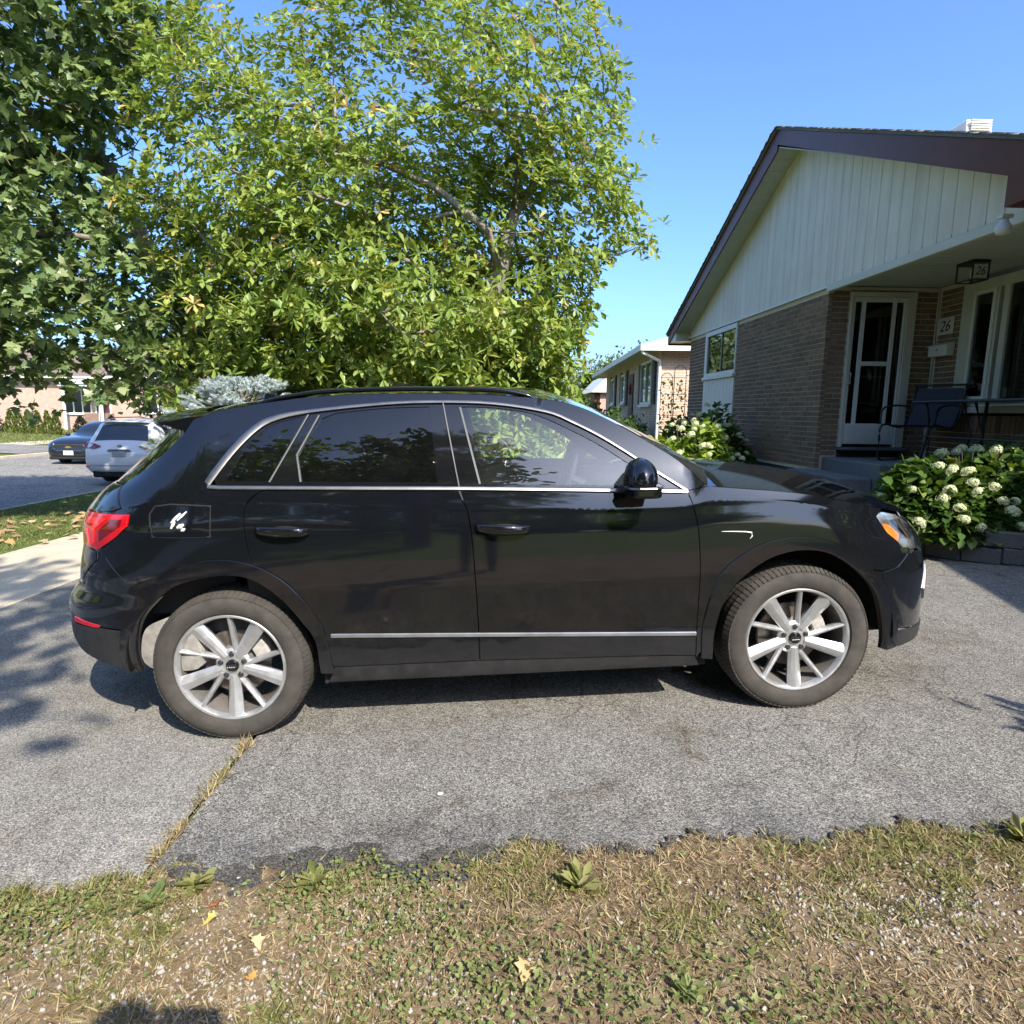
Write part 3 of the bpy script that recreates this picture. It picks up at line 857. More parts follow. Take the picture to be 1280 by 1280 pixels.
hcx = np.linspace(1.02, 2.105, len(hu)); hcz = np.interp(hcx, [1.0, 1.3, 1.6, 1.85, 2.0, 2.06, 2.105], [1.175, 1.145, 1.098, 1.035, .98, .95, .912])
cross('hood', he, list(zip(hcx, hcz)), M_PAINT)
we = E3([p for p in apillar[::-1]], .008)
wcx = np.linspace(1.06, .16, len(we)); wcz = [1.165 + (1.606 - 1.165) * (1 - (1 - k) ** 1.25) for k in np.linspace(0, 1, len(we))]
cross('windscreen', we, list(zip(wcx, wcz)), M_GLASS)
re_ = E3(roofedge[::-1], .002)
rcx = np.linspace(.165, -1.60, len(re_)); rcz = np.interp(rcx, [-1.6, -1.3, -.9, -.5, -.1, .165], [1.545, 1.588, 1.622, 1.632, 1.626, 1.606])
cross('roof', re_, list(zip(rcx, rcz)), M_PAINT)
ge = E3([(-1.571, 1.49), (-1.60, 1.44), (-1.715, 1.335), (-1.80, 1.262), (-1.86, 1.205)], .006)
gcx = np.linspace(-1.72, -2.09, len(ge)); gcz = np.linspace(1.52, 1.205, len(ge))
cross('rear_window', ge, list(zip(gcx, gcz)), M_TINT)
# roof spoiler
sp = MB(); v = []
for t in np.linspace(-1, 1, 25):
    y = .700 * t; q = math.sqrt(max(0, 1 - t * t)); xb = -1.60 - .20 * q; zt = 1.486 + .052 * (1 - t * t)
    v += [(xb + .26, y, zt + .030), (xb + .10, y, zt + .014), (xb, y * .985, zt - .002), (xb + .004, y * .985, zt - .018), (xb + .06, y * .985, zt - .040), (xb + .20, y, zt - .055)]
f = []
for i in range(24):
    for k in range(6): f.append((i * 6 + k, i * 6 + (k + 1) % 6, (i + 1) * 6 + (k + 1) % 6, (i + 1) * 6 + k))
f += [tuple(range(6)), tuple(144 + k for k in range(6))]
sp.add(v, f); sp.build('spoiler', M_PAINT, car, smooth=True, sharp=.6)
# roof rails
for s in (-1, 1):
    pts = []
    for x, z in spline([(.135, 1.540), (.09, 1.562), (.03, 1.577), (-.07, 1.592), (-.33, 1.606), (-.59, 1.613), (-.82, 1.612), (-.94, 1.605), (-1.09, 1.585), (-1.17, 1.566), (-1.20, 1.552)], 4):
        pts.append((x, s * .628, z))
    mb = MB(); v = []; f = []
    n = 8
    for i, p in enumerate(pts):
        for k in range(n):
            q = 2 * math.pi * k / n; v.append((p[0], p[1] + .021 * math.cos(q), p[2] - .008 + .012 * math.sin(q)))
    for i in range(len(pts) - 1):
        for k in range(n): f.append((i * n + k, i * n + (k + 1) % n, (i + 1) * n + (k + 1) % n, (i + 1) * n + k))
    f += [tuple(range(n)), tuple((len(pts) - 1) * n + k for k in range(n))]
    mb.add(v, f); mb.build('roof_rail', M_GLOSSBLK, car, smooth=True)
fin = MB(); fin.prism([(-1.22, -.02, 1.575), (-1.38, -.02, 1.56), (-1.36, -.006, 1.63), (-1.31, -.006, 1.625)], (0, .03, 0))
fin.build('antenna_fin', M_PAINT, car, bevel=.006)
# cowl and wiper under the windscreen
cw_ = MB()
cw_.box(.86, 1.04, -.78, .78, 1.03, 1.098)
cw_.build('cowl', M_LINER, car, bevel=.01)
wp = MB(); wp.tube([(1.0, -.55, 1.135), (.93, -.40, 1.165), (.86, .10, 1.225)], [.014, .010, .006], 6)
wp.build('wiper', M_PLAST, car, smooth=True)
# ---- mirrors
for s in (1, -1):
    mr = MB()
    prof = spline([(.478, -.03), (.485, .045), (.51, .09), (.56, .108), (.615, .088), (.645, .045), (.648, -.005), (.625, -.03), (.56, -.035), (.50, -.036)], 3, True)
    v = []; f = []; n = len(prof); rows = 9
    for r_ in range(rows):
        t = r_ / (rows - 1); y = .875 + .215 * t
        k = math.sqrt(max(0, 1 - (max(0, t - .35) / .66) ** 2.4)) * (.78 + .22 * min(1, t / .35))
        for (x, z) in prof:
            v.append((.565 + (x - .565) * k * .88 - .010 * t, -s * y, 1.155 + z * (k * .9 + .08)))
    for i in range(rows - 1):
        for k in range(n): f.append((i * n + k, i * n + (k + 1) % n, (i + 1) * n + (k + 1) % n, (i + 1) * n + k))
    f += [tuple(range(n)), tuple((rows - 1) * n + k for k in range(n))]
    mr.add(v, f); mo = mr.build('door_mirror', M_PAINT, car, smooth=True, sharp=.9)
    st = MB(); st.prism([(.475, -s * .852, 1.095), (.60, -s * .850, 1.088), (.62, -s * .93, 1.098), (.60, -s * 1.03, 1.118), (.50, -s * 1.03, 1.118), (.47, -s * .93, 1.105)], (0, 0, .035))
    st.build('mirror_foot', M_PLAST, mo, bevel=.008)
    lo = MB(); lo.prism([(.49, -s * .90, 1.082), (.61, -s * .90, 1.078), (.635, -s * 1.05, 1.088), (.60, -s * 1.085, 1.092), (.51, -s * 1.085, 1.092), (.482, -s * 1.02, 1.09)], (0, 0, .050))
    lo.build('mirror_base', M_GLOSSBLK, mo, bevel=.012, seg=2)
    ln = MB(); ln.tube([(.489, -s * .96, 1.132), (.492, -s * 1.06, 1.136), (.53, -s * 1.090, 1.136), (.60, -s * 1.086, 1.134), (.64, -s * 1.03, 1.132)], .0045, 6)
    ln.build('mirror_indicator', M_CHROME, mo)

# ---- wheels
def wheel(parent, x, s):
    wh = empty('wheel'); wh.parent = parent; wh.location = (x, -s * .79, .352); wh.rotation_euler = (0, 0, 0 if s > 0 else math.pi)
    # local: outside is -y ; tyre width .235
    ty = MB(); n = 120
    prof = [(.252, -.094), (.262, -.110), (.280, -.119), (.305, -.1215), (.322, -.117), (.338, -.108), (.349, -.094), (.3550, -.075), (.3580, -.045), (.3585, 0), (.3580, .045), (.355, .075), (.349, .094), (.335, .108), (.30, .118), (.262, .108), (.245, .09)]
    ty.lathe(prof, n=n)
    # tread blocks, shoulder lugs
    for k in range(0, 90):
        a = 2 * math.pi * k / 90
        for (h0, h1, r0, r1, da) in ((-.112, -.076, .342, .3600, .0265), (-.066, -.024, .3565, .3622, .028), (-.014, .014, .357, .3626, .029), (.024, .066, .3565, .3622, .028)):
            a0, a1 = a - da, a + da
            q = []
            for aa in (a0, a1):
                for (hh, rr) in ((h0, r0), (h1, r1)):
                    q.append((rr * math.cos(aa), hh, rr * math.sin(aa)))
            qi = [(p[0] * .985, p[1], p[2] * .985) for p in q]
            ty.add(q + qi, [(0, 1, 3, 2), (4, 6, 7, 5), (0, 2, 6, 4), (1, 5, 7, 3), (0, 4, 5, 1), (2, 3, 7, 6)])
    tb = ty.build('tyre', M_RUB, wh, smooth=True, sharp=.5)
    rm = MB(); rm.lathe([(.253, -.090), (.2575, -.100), (.2515, -.106), (.243, -.104), (.238, -.092), (.234, -.080)], n=72)
    br = MB(); br.lathe([(.2345, -.081), (.230, -.06), (.224, -.01), (.220, .07), (.245, .09)], n=60); br.build('rim_barrel', M_BARREL, wh, smooth=True)
    rim = rm.build('rim', M_RIM, wh, smooth=True, sharp=.7)
    def spoke(name, a, r0, r1, w0, w1, y0, y1, th, ridge, a2=None):
        mb = MB(); ca, sa = math.cos(a), math.sin(a); rows = []
        a2 = a if a2 is None else a2
        N = 6
        for i in range(N + 1):
            t = i / N; r = r0 + (r1 - r0) * t; hw = (w0 + (w1 - w0) * t) / 2; y = y0 + (y1 - y0) * t ** 1.3
            p0 = (r0 * math.cos(a2), r0 * math.sin(a2)); p1 = (r1 * math.cos(a), r1 * math.sin(a))
            cx, cz = p0[0] + (p1[0] - p0[0]) * t, p0[1] + (p1[1] - p0[1]) * t
            dl = math.hypot(p1[0] - p0[0], p1[1] - p0[1]); tx, tz = -(p1[1] - p0[1]) / dl, (p1[0] - p0[0]) / dl
            for (o, dy) in ((-1, .010), (-.55, -ridge * .2), (0, -ridge), (.55, -ridge * .2), (1, .010), (.8, th), (-.8, th)):
                rows.append((cx + tx * hw * o, y + dy, cz + tz * hw * o))
        f = []
        for i in range(N):
            for k in range(7): f.append((i * 7 + k, i * 7 + (k + 1) % 7, (i + 1) * 7 + (k + 1) % 7, (i + 1) * 7 + k))
        f += [tuple(range(7)), tuple(N * 7 + k for k in range(7))]
        mb.add(rows, f); mb.build(name, M_RIM, wh, smooth=True, sharp=.35)
    for k in range(5):
        a = R(54 + 72 * k)
        spoke('spoke', a, .050, .243, .050, .074, -.072, -.096, .035, .007)
        spoke('thin_spoke', a + R(33), .060, .240, .030, .024, -.066, -.094, .03, .004, a2=a + R(18))
    hb = MB(); hb.lathe([(.0, -.070), (.042, -.072), (.070, -.070), (.082, -.060), (.085, -.03), (.085, .02)], n=40)
    hb.build('hub', M_RIM, wh, smooth=True, sharp=.6)
    cp = MB(); cp.lathe([(.0, -.0835), (.024, -.083), (.029, -.080), (.030, -.070)], n=32)
    cp.build('centre_cap', M_GLOSSBLK, wh, smooth=True)
    for k in range(4):
        rg = MB(); cx = (k - 1.5) * .0098
        rg.tube([(cx + .0063 * math.cos(q), -.0850, .0063 * math.sin(q)) for q in np.linspace(0, 2 * math.pi, 18, endpoint=False)], .0011, 5, closed=True)
        rg.build('emblem_ring', M_CHROME, wh)
    for k in range(5):
        a = R(18 + 72 * k)
        bo = MB(); bo.lathe([(0, -.082), (.009, -.081), (.0125, -.076), (.0135, -.062), (.017, -.0605)], (.056 * math.cos(a), 0, .056 * math.sin(a)), n=12)
        bo.build('wheel_bolt', simple('bolt_steel', (.10, .10, .11), .3, metal=.8) if 'bolt_steel' not in bpy.data.materials else bpy.data.materials['bolt_steel'], wh, smooth=True, sharp=.7)
    bd = MB(); bd.lathe([(.06, -.010), (.155, -.010), (.160, -.006), (.160, .010), (.06, .012)], n=48)
    bd.build('brake_disc', M_DISC, wh, smooth=True, sharp=.6)
    cl = MB()
    for q in np.linspace(R(5), R(58), 7): pass
    cl.add([(r * math.cos(q), y, r * math.sin(q)) for q in np.linspace(R(2), R(60), 8) for (r, y) in ((.105, -.05), (.172, -.045), (.178, .03), (.10, .03))],
           [(i * 4 + k, i * 4 + (k + 1) % 4, (i + 1) * 4 + (k + 1) % 4, (i + 1) * 4 + k) for i in range(7) for k in range(4)] + [(0, 1, 2, 3), (28, 29, 30, 31)])
    cl.build('brake_caliper', simple('caliper_grey', (.34, .32, .29), .6, var=.3, vscale=30) if 'caliper_grey' not in bpy.data.materials else bpy.data.materials['caliper_grey'], wh, bevel=.006)
    return wh
w0 = wheel(car, -1.34, 1)
for (x, s) in ((1.34, 1), (-1.34, -1), (1.34, -1)):
    c = copy_tree(w0, car); c.location = (x, -s * .79, .352); c.rotation_euler = (0, 0, 0 if s > 0 else math.pi)
# dark wheel wells, floor and dirty liner
for x in (-1.34, 1.34):
    for s in (1, -1):
        mb = MB(); v = []; f = []; n = 24
        for i in range(n + 1):
            q = R(-2) + (math.pi + R(4)) * i / n
            for y in (.42, .885): v.append((x + .475 * math.cos(q), -s * y, .352 + .475 * math.sin(q)))
        for i in range(n): f.append((i * 2, i * 2 + 1, i * 2 + 3, i * 2 + 2))
        f.append(tuple(i * 2 for i in range(n + 1)))
        mb.add(v, f); mb.build('wheel_well', M_LINER, car, fix=False)
panel('mud_guard', spline([(-1.675, .352), (-1.668, .46), (-1.64, .545), (-1.58, .585), (-1.50, .59), (-1.46, .50), (-1.46, .36), (-1.56, .335)], 4, True), M_DIRTY, off=-.035, gap=0, h=.03, lip=.10)
panel('rear_structure', [(-1.66, .70), (-1.66, 1.11), (-2.3, 1.11), (-2.3, .70)], M_PAINT, off=-.008, gap=0, lip=0)
panel('front_structure', [(1.70, .60), (1.72, .90), (2.2, .88), (2.2, .60)], M_LINER, off=-.030, gap=0, lip=0)
panel('wing_structure', [(1.69, .62), (1.69, .70), (1.80, .74), (1.93, .77), (1.93, .70), (1.78, .56)], M_PAINT, off=-.008, gap=0, lip=0)
ub = MB(); ub.box(-.92, .90, -.86, .86, .24, .32); ub.box(-2.1, -1.80, -.6, .6, .36, .5); ub.box(1.80, 2.1, -.6, .6, .27, .5); ub.box(-2.0, 2.0, -.42, .42, .26, .60)
ub.build('underbody', M_LINER, car)
# ---- cabin
def seat(x, y, back=True):
    mb = MB()
    mb.box(x - .25, x + .27, y - .24, y + .24, .58, .74)
    mb.prism([(x - .18, y - .23, .70), (x - .33, y - .21, 1.25), (x - .43, y - .21, 1.25), (x - .32, y - .23, .70)], (0, .46, 0))
    mb.prism([(x - .34, y - .13, 1.29), (x - .37, y - .12, 1.44), (x - .44, y - .12, 1.44), (x - .43, y - .13, 1.29)], (0, .26, 0))
    mb.tube([(x - .38, y - .06, 1.22), (x - .39, y - .06, 1.32)], .008, 6); mb.tube([(x - .38, y + .06, 1.22), (x - .39, y + .06, 1.32)], .008, 6)
    return mb.build('seat', M_SEAT, car, bevel=.035, seg=3, smooth=True)
seat(.02, -.38); seat(.02, .38)
mb = MB(); mb.box(-1.25, -.60, -.62, .62, .58, .76); mb.prism([(-1.02, -.62, .72), (-1.18, -.60, 1.30), (-1.30, -.60, 1.30), (-1.18, -.62, .72)], (0, 1.22, 0)); mb.build('rear_bench', M_SEAT, car, bevel=.03, seg=2)
mb = MB(); mb.prism([(.60, -.76, .75), (.50, -.76, .98), (.58, -.76, 1.06), (.90, -.76, 1.09), (1.02, -.76, 1.07), (.98, -.76, .70)], (0, 1.52, 0)); mb.build('dashboard', M_CABIN, car, bevel=.03, seg=2)
mb = MB(); mb.tube([(.40 + .19 * math.sin(q) * .38, .38 + .185 * math.cos(q), 1.03 + .185 * math.sin(q)) for q in np.linspace(0, 2 * math.pi, 28, endpoint=False)], .016, 8, closed=True)
mb.tube([(.43, .38, 1.03), (.62, .38, .95)], .035, 8); mb.box(.40, .43, .31, .45, .99, 1.06); mb.build('steering_wheel', M_CABIN, car, smooth=True, sharp=.7)
mb = MB(); mb.box(-1.5, 1.0, -.80, .80, .50, .57); mb.box(-1.9, -1.35, -.70, .70, .57, 1.05); mb.build('cabin_floor', M_CABIN, car)
mb = MB()
for s in (1, -1):
    mb = MB(); mb.box(-1.25, .78, s * .80 - .03, s * .80 + .03, .57, 1.075); mb.build('door_lining', M_CABIN, car, bevel=.01)
mb = MB(); v = []
for x in np.linspace(.12, -1.5, 10):
    for y in np.linspace(-.52, .52, 9): v.append((x, y, 1.545 + .03 * (1 - (y / .55) ** 2) - .03 * abs(x + .6)))
mb.add(v, [(i * 9 + j, i * 9 + j + 1, (i + 1) * 9 + j + 1, (i + 1) * 9 + j) for i in range(9) for j in range(8)]); mb.build('headliner', M_HEADLINER, car, smooth=True, fix=False)
mb = MB(); mb.blob((.36, 0, 1.44), (.015, .11, .035), 2); mb.build('rear_view_mirror', M_CABIN, car, smooth=True)
# hooked reflection on the front wing, laid on as a thin white bead
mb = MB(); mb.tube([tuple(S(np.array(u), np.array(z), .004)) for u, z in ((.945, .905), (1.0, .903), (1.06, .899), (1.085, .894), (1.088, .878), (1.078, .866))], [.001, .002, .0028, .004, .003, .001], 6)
mb.build('painted_reflection', M_WHITE, car)
# ================================================================== number 26: brick bungalow on the right
HR = R(1.897)
house = empty('brick_bungalow', (0, 0, 0), HR, 'brown brick bungalow with white sided gable and recessed porch', 'house')
def brickmat(name, c1, c2, c3, mortar=False):
    m, t, p = newmat(name)
    oi = _n(t, 'ShaderNodeObjectInfo'); a = _n(t, 'ShaderNodeAttribute'); a.attribute_name = 'rnd'
    ad = _n(t, 'ShaderNodeMath', operation='ADD'); t.links.new(oi.outputs['Random'], ad.inputs[0]); t.links.new(a.outputs['Fac'], ad.inputs[1])
    fr = _n(t, 'ShaderNodeMath', operation='FRACT'); t.links.new(ad.outputs[0], fr.inputs[0])
    v = coords(t); n = noise(t, 55, 5, .7, v)
    c = ramp(t, fr.outputs[0], [(.0, c1), (.4, c2), (.8, c3), (1, c1)])
    d = ramp(t, n.outputs[0], [(.3, (.62, .62, .62)), (.7, (1.25, 1.25, 1.25))])
    t.links.new(mixc(t, 1, c, d, 'MULTIPLY'), p.inputs['Base Color'])
    t.links.new(bump(t, n.outputs[0], .5, .004), p.inputs['Normal'])
    p.inputs['Roughness'].default_value = .92; p.inputs['Specular IOR Level'].default_value = .2
    return m
M_BRICK = brickmat('brown_brick', (.20, .138, .10), (.255, .172, .122), (.32, .20, .135))
M_MORTAR = simple('grey_mortar', (.74, .64, .50), .95, var=.2, vscale=40, bmp=.3, bscale=150)
def weathered(name, c, amt=.16):
    m, t, p = newmat(name)
    v = coords(t, True, (9, 9, .7)); n = noise(t, 1.0, 5, .65, v); n2 = noise(t, 1.6, 4, .6, coords(t))
    oi = _n(t, 'ShaderNodeObjectInfo')
    a = ramp(t, n.outputs[0], [(.30, tuple(x * (1 - amt) for x in c)), (.6, c)])
    b = ramp(t, n2.outputs[0], [(.3, (.90, .89, .86)), (.65, (1, 1, 1))])
    d = ramp(t, oi.outputs['Random'], [(0, (.94, .94, .94)), (1, (1, 1, 1))])
    t.links.new(mixc(t, 1, mixc(t, 1, a, b, 'MULTIPLY'), d, 'MULTIPLY'), p.inputs['Base Color']); p.inputs['Roughness'].default_value = .55
    return m
M_SIDING = weathered('weathered_white_siding', (.92, .84, .72))
M_CREAM = simple('cream_trim', (.66, .64, .55), .5, var=.06, vscale=5)
M_WHITEAL = simple('white_aluminium', (.80, .78, .72), .4, var=.04, vscale=5)
M_BROWNF = simple('brown_fascia', (.13, .030, .012), .45, var=.15, vscale=3)
M_SOFFIT = simple('grey_soffit', (.62, .62, .56), .6, var=.05, vscale=4)
M_FOUND = concrete('dark_foundation', (.085, .085, .09))
M_DARKIN = simple('dark_interior', (.008, .008, .009), .7)
M_CURTAIN = simple('pale_curtain', (.55, .60, .52), .9, var=.08, vscale=8)
M_PANE = glassmat('house_pane', (.62, .66, .64), .9)
M_IRON = simple('dark_iron', (.016, .017, .02), .45)
M_SLING = simple('dark_sling_fabric', (.045, .052, .085), .8, var=.15, vscale=60)
def shingle(name, c):
    m, t, p = newmat(name); v = coords(t)
    n = noise(t, 2.0, 4, .6, v); n2 = noise(t, 120, 3, .7, v)
    a = ramp(t, n.outputs[0], [(.3, tuple(x * .8 for x in c)), (.7, tuple(x * 1.15 for x in c))])
    b = ramp(t, n2.outputs[0], [(.35, (.6, .6, .6)), (.65, (1.3, 1.3, 1.3))])
    t.links.new(mixc(t, 1, a, b, 'MULTIPLY'), p.inputs['Base Color']); p.inputs['Roughness'].default_value = .95
    t.links.new(bump(t, n2.outputs[0], .6, .006), p.inputs['Normal'])
    return m
M_SHING = shingle('grey_shingles', (.26, .25, .25))

bricks = []          # (distance key, matrix pieces)
BL, BH, BD, JT = .202, .0570, .06, .0107
def brick_rows(plane, a0, a1, z0, z1, holes, key):
    """collect bricks of a wall in running bond; plane(a,z,len) -> box in house coords"""
    row = 0; z = z0
    while z + BH <= z1 + .003:
        a = a0 - (row % 2) * (BL + JT) / 2
        while a < a1 - .01:
            s, e = max(a, a0), min(a + BL, a1)
            segs = [(s, e)]
            for (h0, h1, k0, k1) in holes:
                if z + BH > k0 + .004 and z < k1 - .004:
                    ns = []
                    for (p, q) in segs:
                        if q <= h0 or p >= h1: ns.append((p, q)); continue
                        if p < h0: ns.append((p, h0 - .006))
                        if q > h1: ns.append((h1 + .006, q))
                    segs = ns
            for (p, q) in segs:
                if q - p > .03: bricks.append((key((p + q) / 2, z), plane, p, q, z))
            a += BL + JT
        row += 1; z += BH + JT
FX = 4.28; DY = 8.213; WX = 5.715
pl_fac = ('x', FX); pl_door = ('y', DY); pl_win = ('x', WX)
Z0 = .852
brick_rows(pl_fac, DY, 13.85, Z0, 3.14, [(11.20, 12.83, .95, 3.2)], lambda a, z: a)
brick_rows(pl_door, FX + .065, WX, 1.02, 3.14, [(4.56, 5.425, .9, 3.12)], lambda a, z: 6.0)
brick_rows(pl_win, 4.9, DY - .065, 1.02, 3.14, [(4.5, 7.74, 1.55, 3.2)], lambda a, z: 5.5 if z > .99 else 9)
bricks.sort(key=lambda b: b[0])
cache = {}
def brick_box(plane, p, q):
    L = q - p; hv = BH / 2
    if plane[0] == 'x': return (plane[1], plane[1] + BD, -L / 2, L / 2, -hv, hv)
    return (-L / 2, L / 2, plane[1], plane[1] + BD, -hv, hv)
wall_f = empty('front_wall'); wall_f.parent = house
wall_d = empty('door_wall'); wall_d.parent = house
wall_w = empty('window_wall'); wall_w.parent = house
rest = {'f': MB(), 'd': MB(), 'w': MB()}; rest_r = {'f': [], 'd': [], 'w': []}
NP = 300
for i, (k, plane, p, q, z) in enumerate(bricks):
    which = 'f' if plane is pl_fac else ('d' if plane is pl_door else 'w')
    j = random.uniform(-.002, .003)
    if i < NP:
        key = (which, round(q - p, 3))
        if key not in cache:
            mb = MB(); mb.box(*brick_box(plane, p, q))
            # centre the mesh on its own origin
            me = mb.build('brick', M_BRICK, None)
            cache[key] = me.data; o = me
        else:
            o = bpy.data.objects.new('brick', cache[key]); col.objects.link(o)
        o.parent = {'f': wall_f, 'd': wall_d, 'w': wall_w}[which]
        c = (p + q) / 2
        o.location = (j, c, z + BH / 2) if plane[0] == 'x' else (c, j, z + BH / 2)
    else:
        b = brick_box(plane, p, q); c = (p + q) / 2
        if plane[0] == 'x': rest[which].box(b[0] + j, b[1], c + b[2], c + b[3], z, z + BH)
        else: rest[which].box(c + b[0], c + b[1], b[2] + j, b[3], z, z + BH)
        rest_r[which] += [random.random()] * 8
for wch, par in (('f', wall_f), ('d', wall_d), ('w', wall_w)):
    if rest[wch].v:
        o = rest[wch].build('brick_courses', M_BRICK, par); o["kind"] = 'stuff'
        a = o.data.attributes.new('rnd', 'FLOAT', 'POINT'); a.data.foreach_set('value', np.array(rest_r[wch][:len(o.data.vertices)], np.float32))
# mortar backing (recessed 8 mm)
mb = MB()
mb.box(FX + .008, FX + .22, DY + .009, 11.20, .80, 3.16); mb.box(FX + .008, FX + .22, 12.83, 13.84, .80, 3.16); mb.box(FX + .008, FX + .22, 11.2, 12.83, .80, .94)
mb.build('mortar', M_MORTAR, wall_f)
mb = MB(); mb.box(FX + .23, 4.56, DY + .008, DY + .2, .95, 3.16); mb.box(FX + .008, FX + .229, DY + .0085, DY + .0088, .95, 3.16); mb.box(5.425, WX + .2, DY + .008, DY + .2, .95, 3.16); mb.box(4.56, 5.425, DY + .008, DY + .2, 3.12, 3.16); mb.build('mortar', M_MORTAR, wall_d)
mb = MB(); mb.box(WX + .008, WX + .2, 7.74, DY + .007, .95, 3.16); mb.box(WX + .008, WX + .2, 4.5, 7.74, .95, 1.55); mb.build('mortar', M_MORTAR, wall_w)
# soldier course of upright bricks below the picture window
sol = MB()
o0 = None
for i, y in enumerate(np.arange(4.95, 7.72, .0677)):
    if o0 is None:
        sol.box(-.008, .055, -.0285, .0285, -.10, .10); o0 = sol.build('upright_brick', M_BRICK, wall_w); o = o0
    else: o = bpy.data.objects.new('upright_brick', o0.data); col.objects.link(o); o.parent = wall_w
    o.location = (WX - .002, y, 1.455)
# foundation, other walls
mb = MB(); mb.box(FX + .02, 13, DY + .02, 13.83, -.2, .81); mb.build('foundation', M_FOUND, house)
mb = MB(); mb.box(FX + .25, 13, 8.45, 13.83, .82, 3.2); mb.build('inner_wall', M_MORTAR, house)
mb = MB(); mb.box(6.6, 13, 4.75, 8.4, -.2, 3.2); mb.box(WX + .22, 6.6, 4.75, 5.0, -.2, 3.2); mb.build('side_wall', M_BRICK, house)

# gable siding, board by board
zt_ = lambda y: 5.225 - .425 * abs(y - 9.28)
by = 5.03; sid = empty('gable_siding'); sid.parent = house
while by < 13.80:
    y0, y1 = by + .002, min(by + .199, 13.86)
    zb_ = 3.165
    if max(zt_(y0), zt_(y1)) - zb_ > .015:
        P = [(0, y0, zb_), (0, y1, zb_), (0, y1, max(zt_(y1), zb_ + .004))]
        if y0 < 9.28 < y1: P.append((0, 9.28, zt_(9.28)))
        P.append((0, y0, max(zt_(y0), zb_ + .004)))
        mb = MB(); mb.prism([(FX - .022, a[1], a[2]) for a in P], (.02, 0, 0))
        # raised batten edge beside each groove
        mb.build('siding_board', M_SIDING, sid, bevel=.004)
    by += .203
mb = MB(); mb.prism([(FX - .001, 5.03, 3.16), (FX - .001, 13.85, 3.16), (FX - .001, 9.28, 5.12)], (.05, 0, 0)); mb.build('siding_backing', simple('groove_grey', (.22, .23, .22), .8), sid)
mb = MB(); mb.box(FX - .035, FX + .0, 8.2, 13.86, 3.142, 3.166); mb.build('drip_strip', M_WHITEAL, sid)
mb = MB(); mb.box(FX - .045, FX + .03, 4.95, 8.20, 3.085, 3.175); mb.build('porch_beam', M_CREAM, house, bevel=.006)

# roof
RX0, RX1 = 3.93, 13.5
rf = empty('roof'); rf.parent = house
def roof_pt(y, dz=0): return 5.43 - .425 * abs(y - 9.28) + dz
for (ya, yb) in ((9.28, 14.42), (4.14, 9.28)):
    mb = MB()
    P = [(RX0 - .03, ya, roof_pt(ya)), (RX0 - .03, yb, roof_pt(yb)), (RX0 - .03, yb, roof_pt(yb, .035)), (RX0 - .03, ya, roof_pt(ya, .035))]
    mb.prism(P, (RX1 - RX0, 0, 0)); mb.build('roof_slope', M_SHING, rf)
# ragged shingle edge on the near rake
mb = MB()
for y in np.arange(4.2, 14.3, .14):
    z = roof_pt(y + .07, .036)
    mb.prism([(RX0 - .055 - random.uniform(0, .02), y, roof_pt(y, .034)), (RX0 - .055, y + .135, roof_pt(y + .135, .034)), (RX0 - .055, y + .135, roof_pt(y + .135, .046)), (RX0 - .055, y, roof_pt(y, .046))], (.35, 0, 0))
o = mb.build('shingle_edge', M_SHING, rf); o["kind"] = 'stuff'
for (ya, yb) in ((9.28, 14.40), (4.16, 9.28)):
    mb = MB(); dpt = .27
    P = [(RX0, ya, roof_pt(ya, -.004)), (RX0, yb, roof_pt(yb, -.004)), (RX0, yb, roof_pt(yb, -.004) - .19), (RX0, ya, roof_pt(ya, -.004) - dpt)]
    mb.prism(P, (.022, 0, 0)); mb.build('rake_board', M_BROWNF, rf)
    # rake soffit
    sgn = 1 if ya > 9 else -1
    n = 26
    for k in range(n):
        y0 = ya + (yb - ya) * k / n; y1 = ya + (yb - ya) * (k + .97) / n
        if not (4.95 < y0 < 13.9 and 4.95 < y1 < 13.9): continue
        z0, z1 = roof_pt(y0) - .235, roof_pt(y1) - .235
        mb = MB(); mb.prism([(RX0 + .024, y0, z0), (RX0 + .024, y1, z1), (RX0 + .024, y1, z1 + .015), (RX0 + .024, y0, z0 + .015)], (FX - RX0 - .05, 0, 0))
        mb.build('soffit_panel', M_SOFFIT, rf)
for y, w_ in ((14.40, .022), (4.16, -.022)):
    mb = MB(); mb.box(RX0 + .023, RX1, min(y, y + w_), max(y, y + w_), 3.05, 3.24); mb.build('eave_board', M_BROWNF, rf)
mb = MB(); mb.box(RX0 + .024, FX - .03, 13.88, 14.39, 3.09, 3.30); mb.build('eave_return', M_WHITEAL, rf)
mb = MB(); mb.box(RX0 + .002, FX - .03, 4.19, 5.03, 3.135, 3.42); mb.build('eave_return', M_BROWNF, rf)
mb = MB(); mb.box(FX + .0, RX1, 13.86, 14.39, 3.10, 3.13); mb.box(5.72, RX1, 4.19, 4.74, 3.18, 3.2); mb.build('eave_soffit', M_SOFFIT, rf)
# roof vent
vt = empty('roof_vent', (6.05, 8.45, 0), 0); vt.parent = house
mb = MB(); zz = roof_pt(8.45)
mb.prism([(-.17, -.16, zz - .05), (.17, -.16, zz - .05), (.15, -.12, zz + .13), (-.15, -.12, zz + .13)], (0, .30, 0)); mb.build('vent_body', M_WHITEAL, vt, bevel=.01)
for k in range(5):
    mb = MB(); mb.box(-.13, .13, -.185, -.15, zz - .02 + k * .028, zz - .008 + k * .028); mb.build('vent_louvre', M_CREAM, vt)

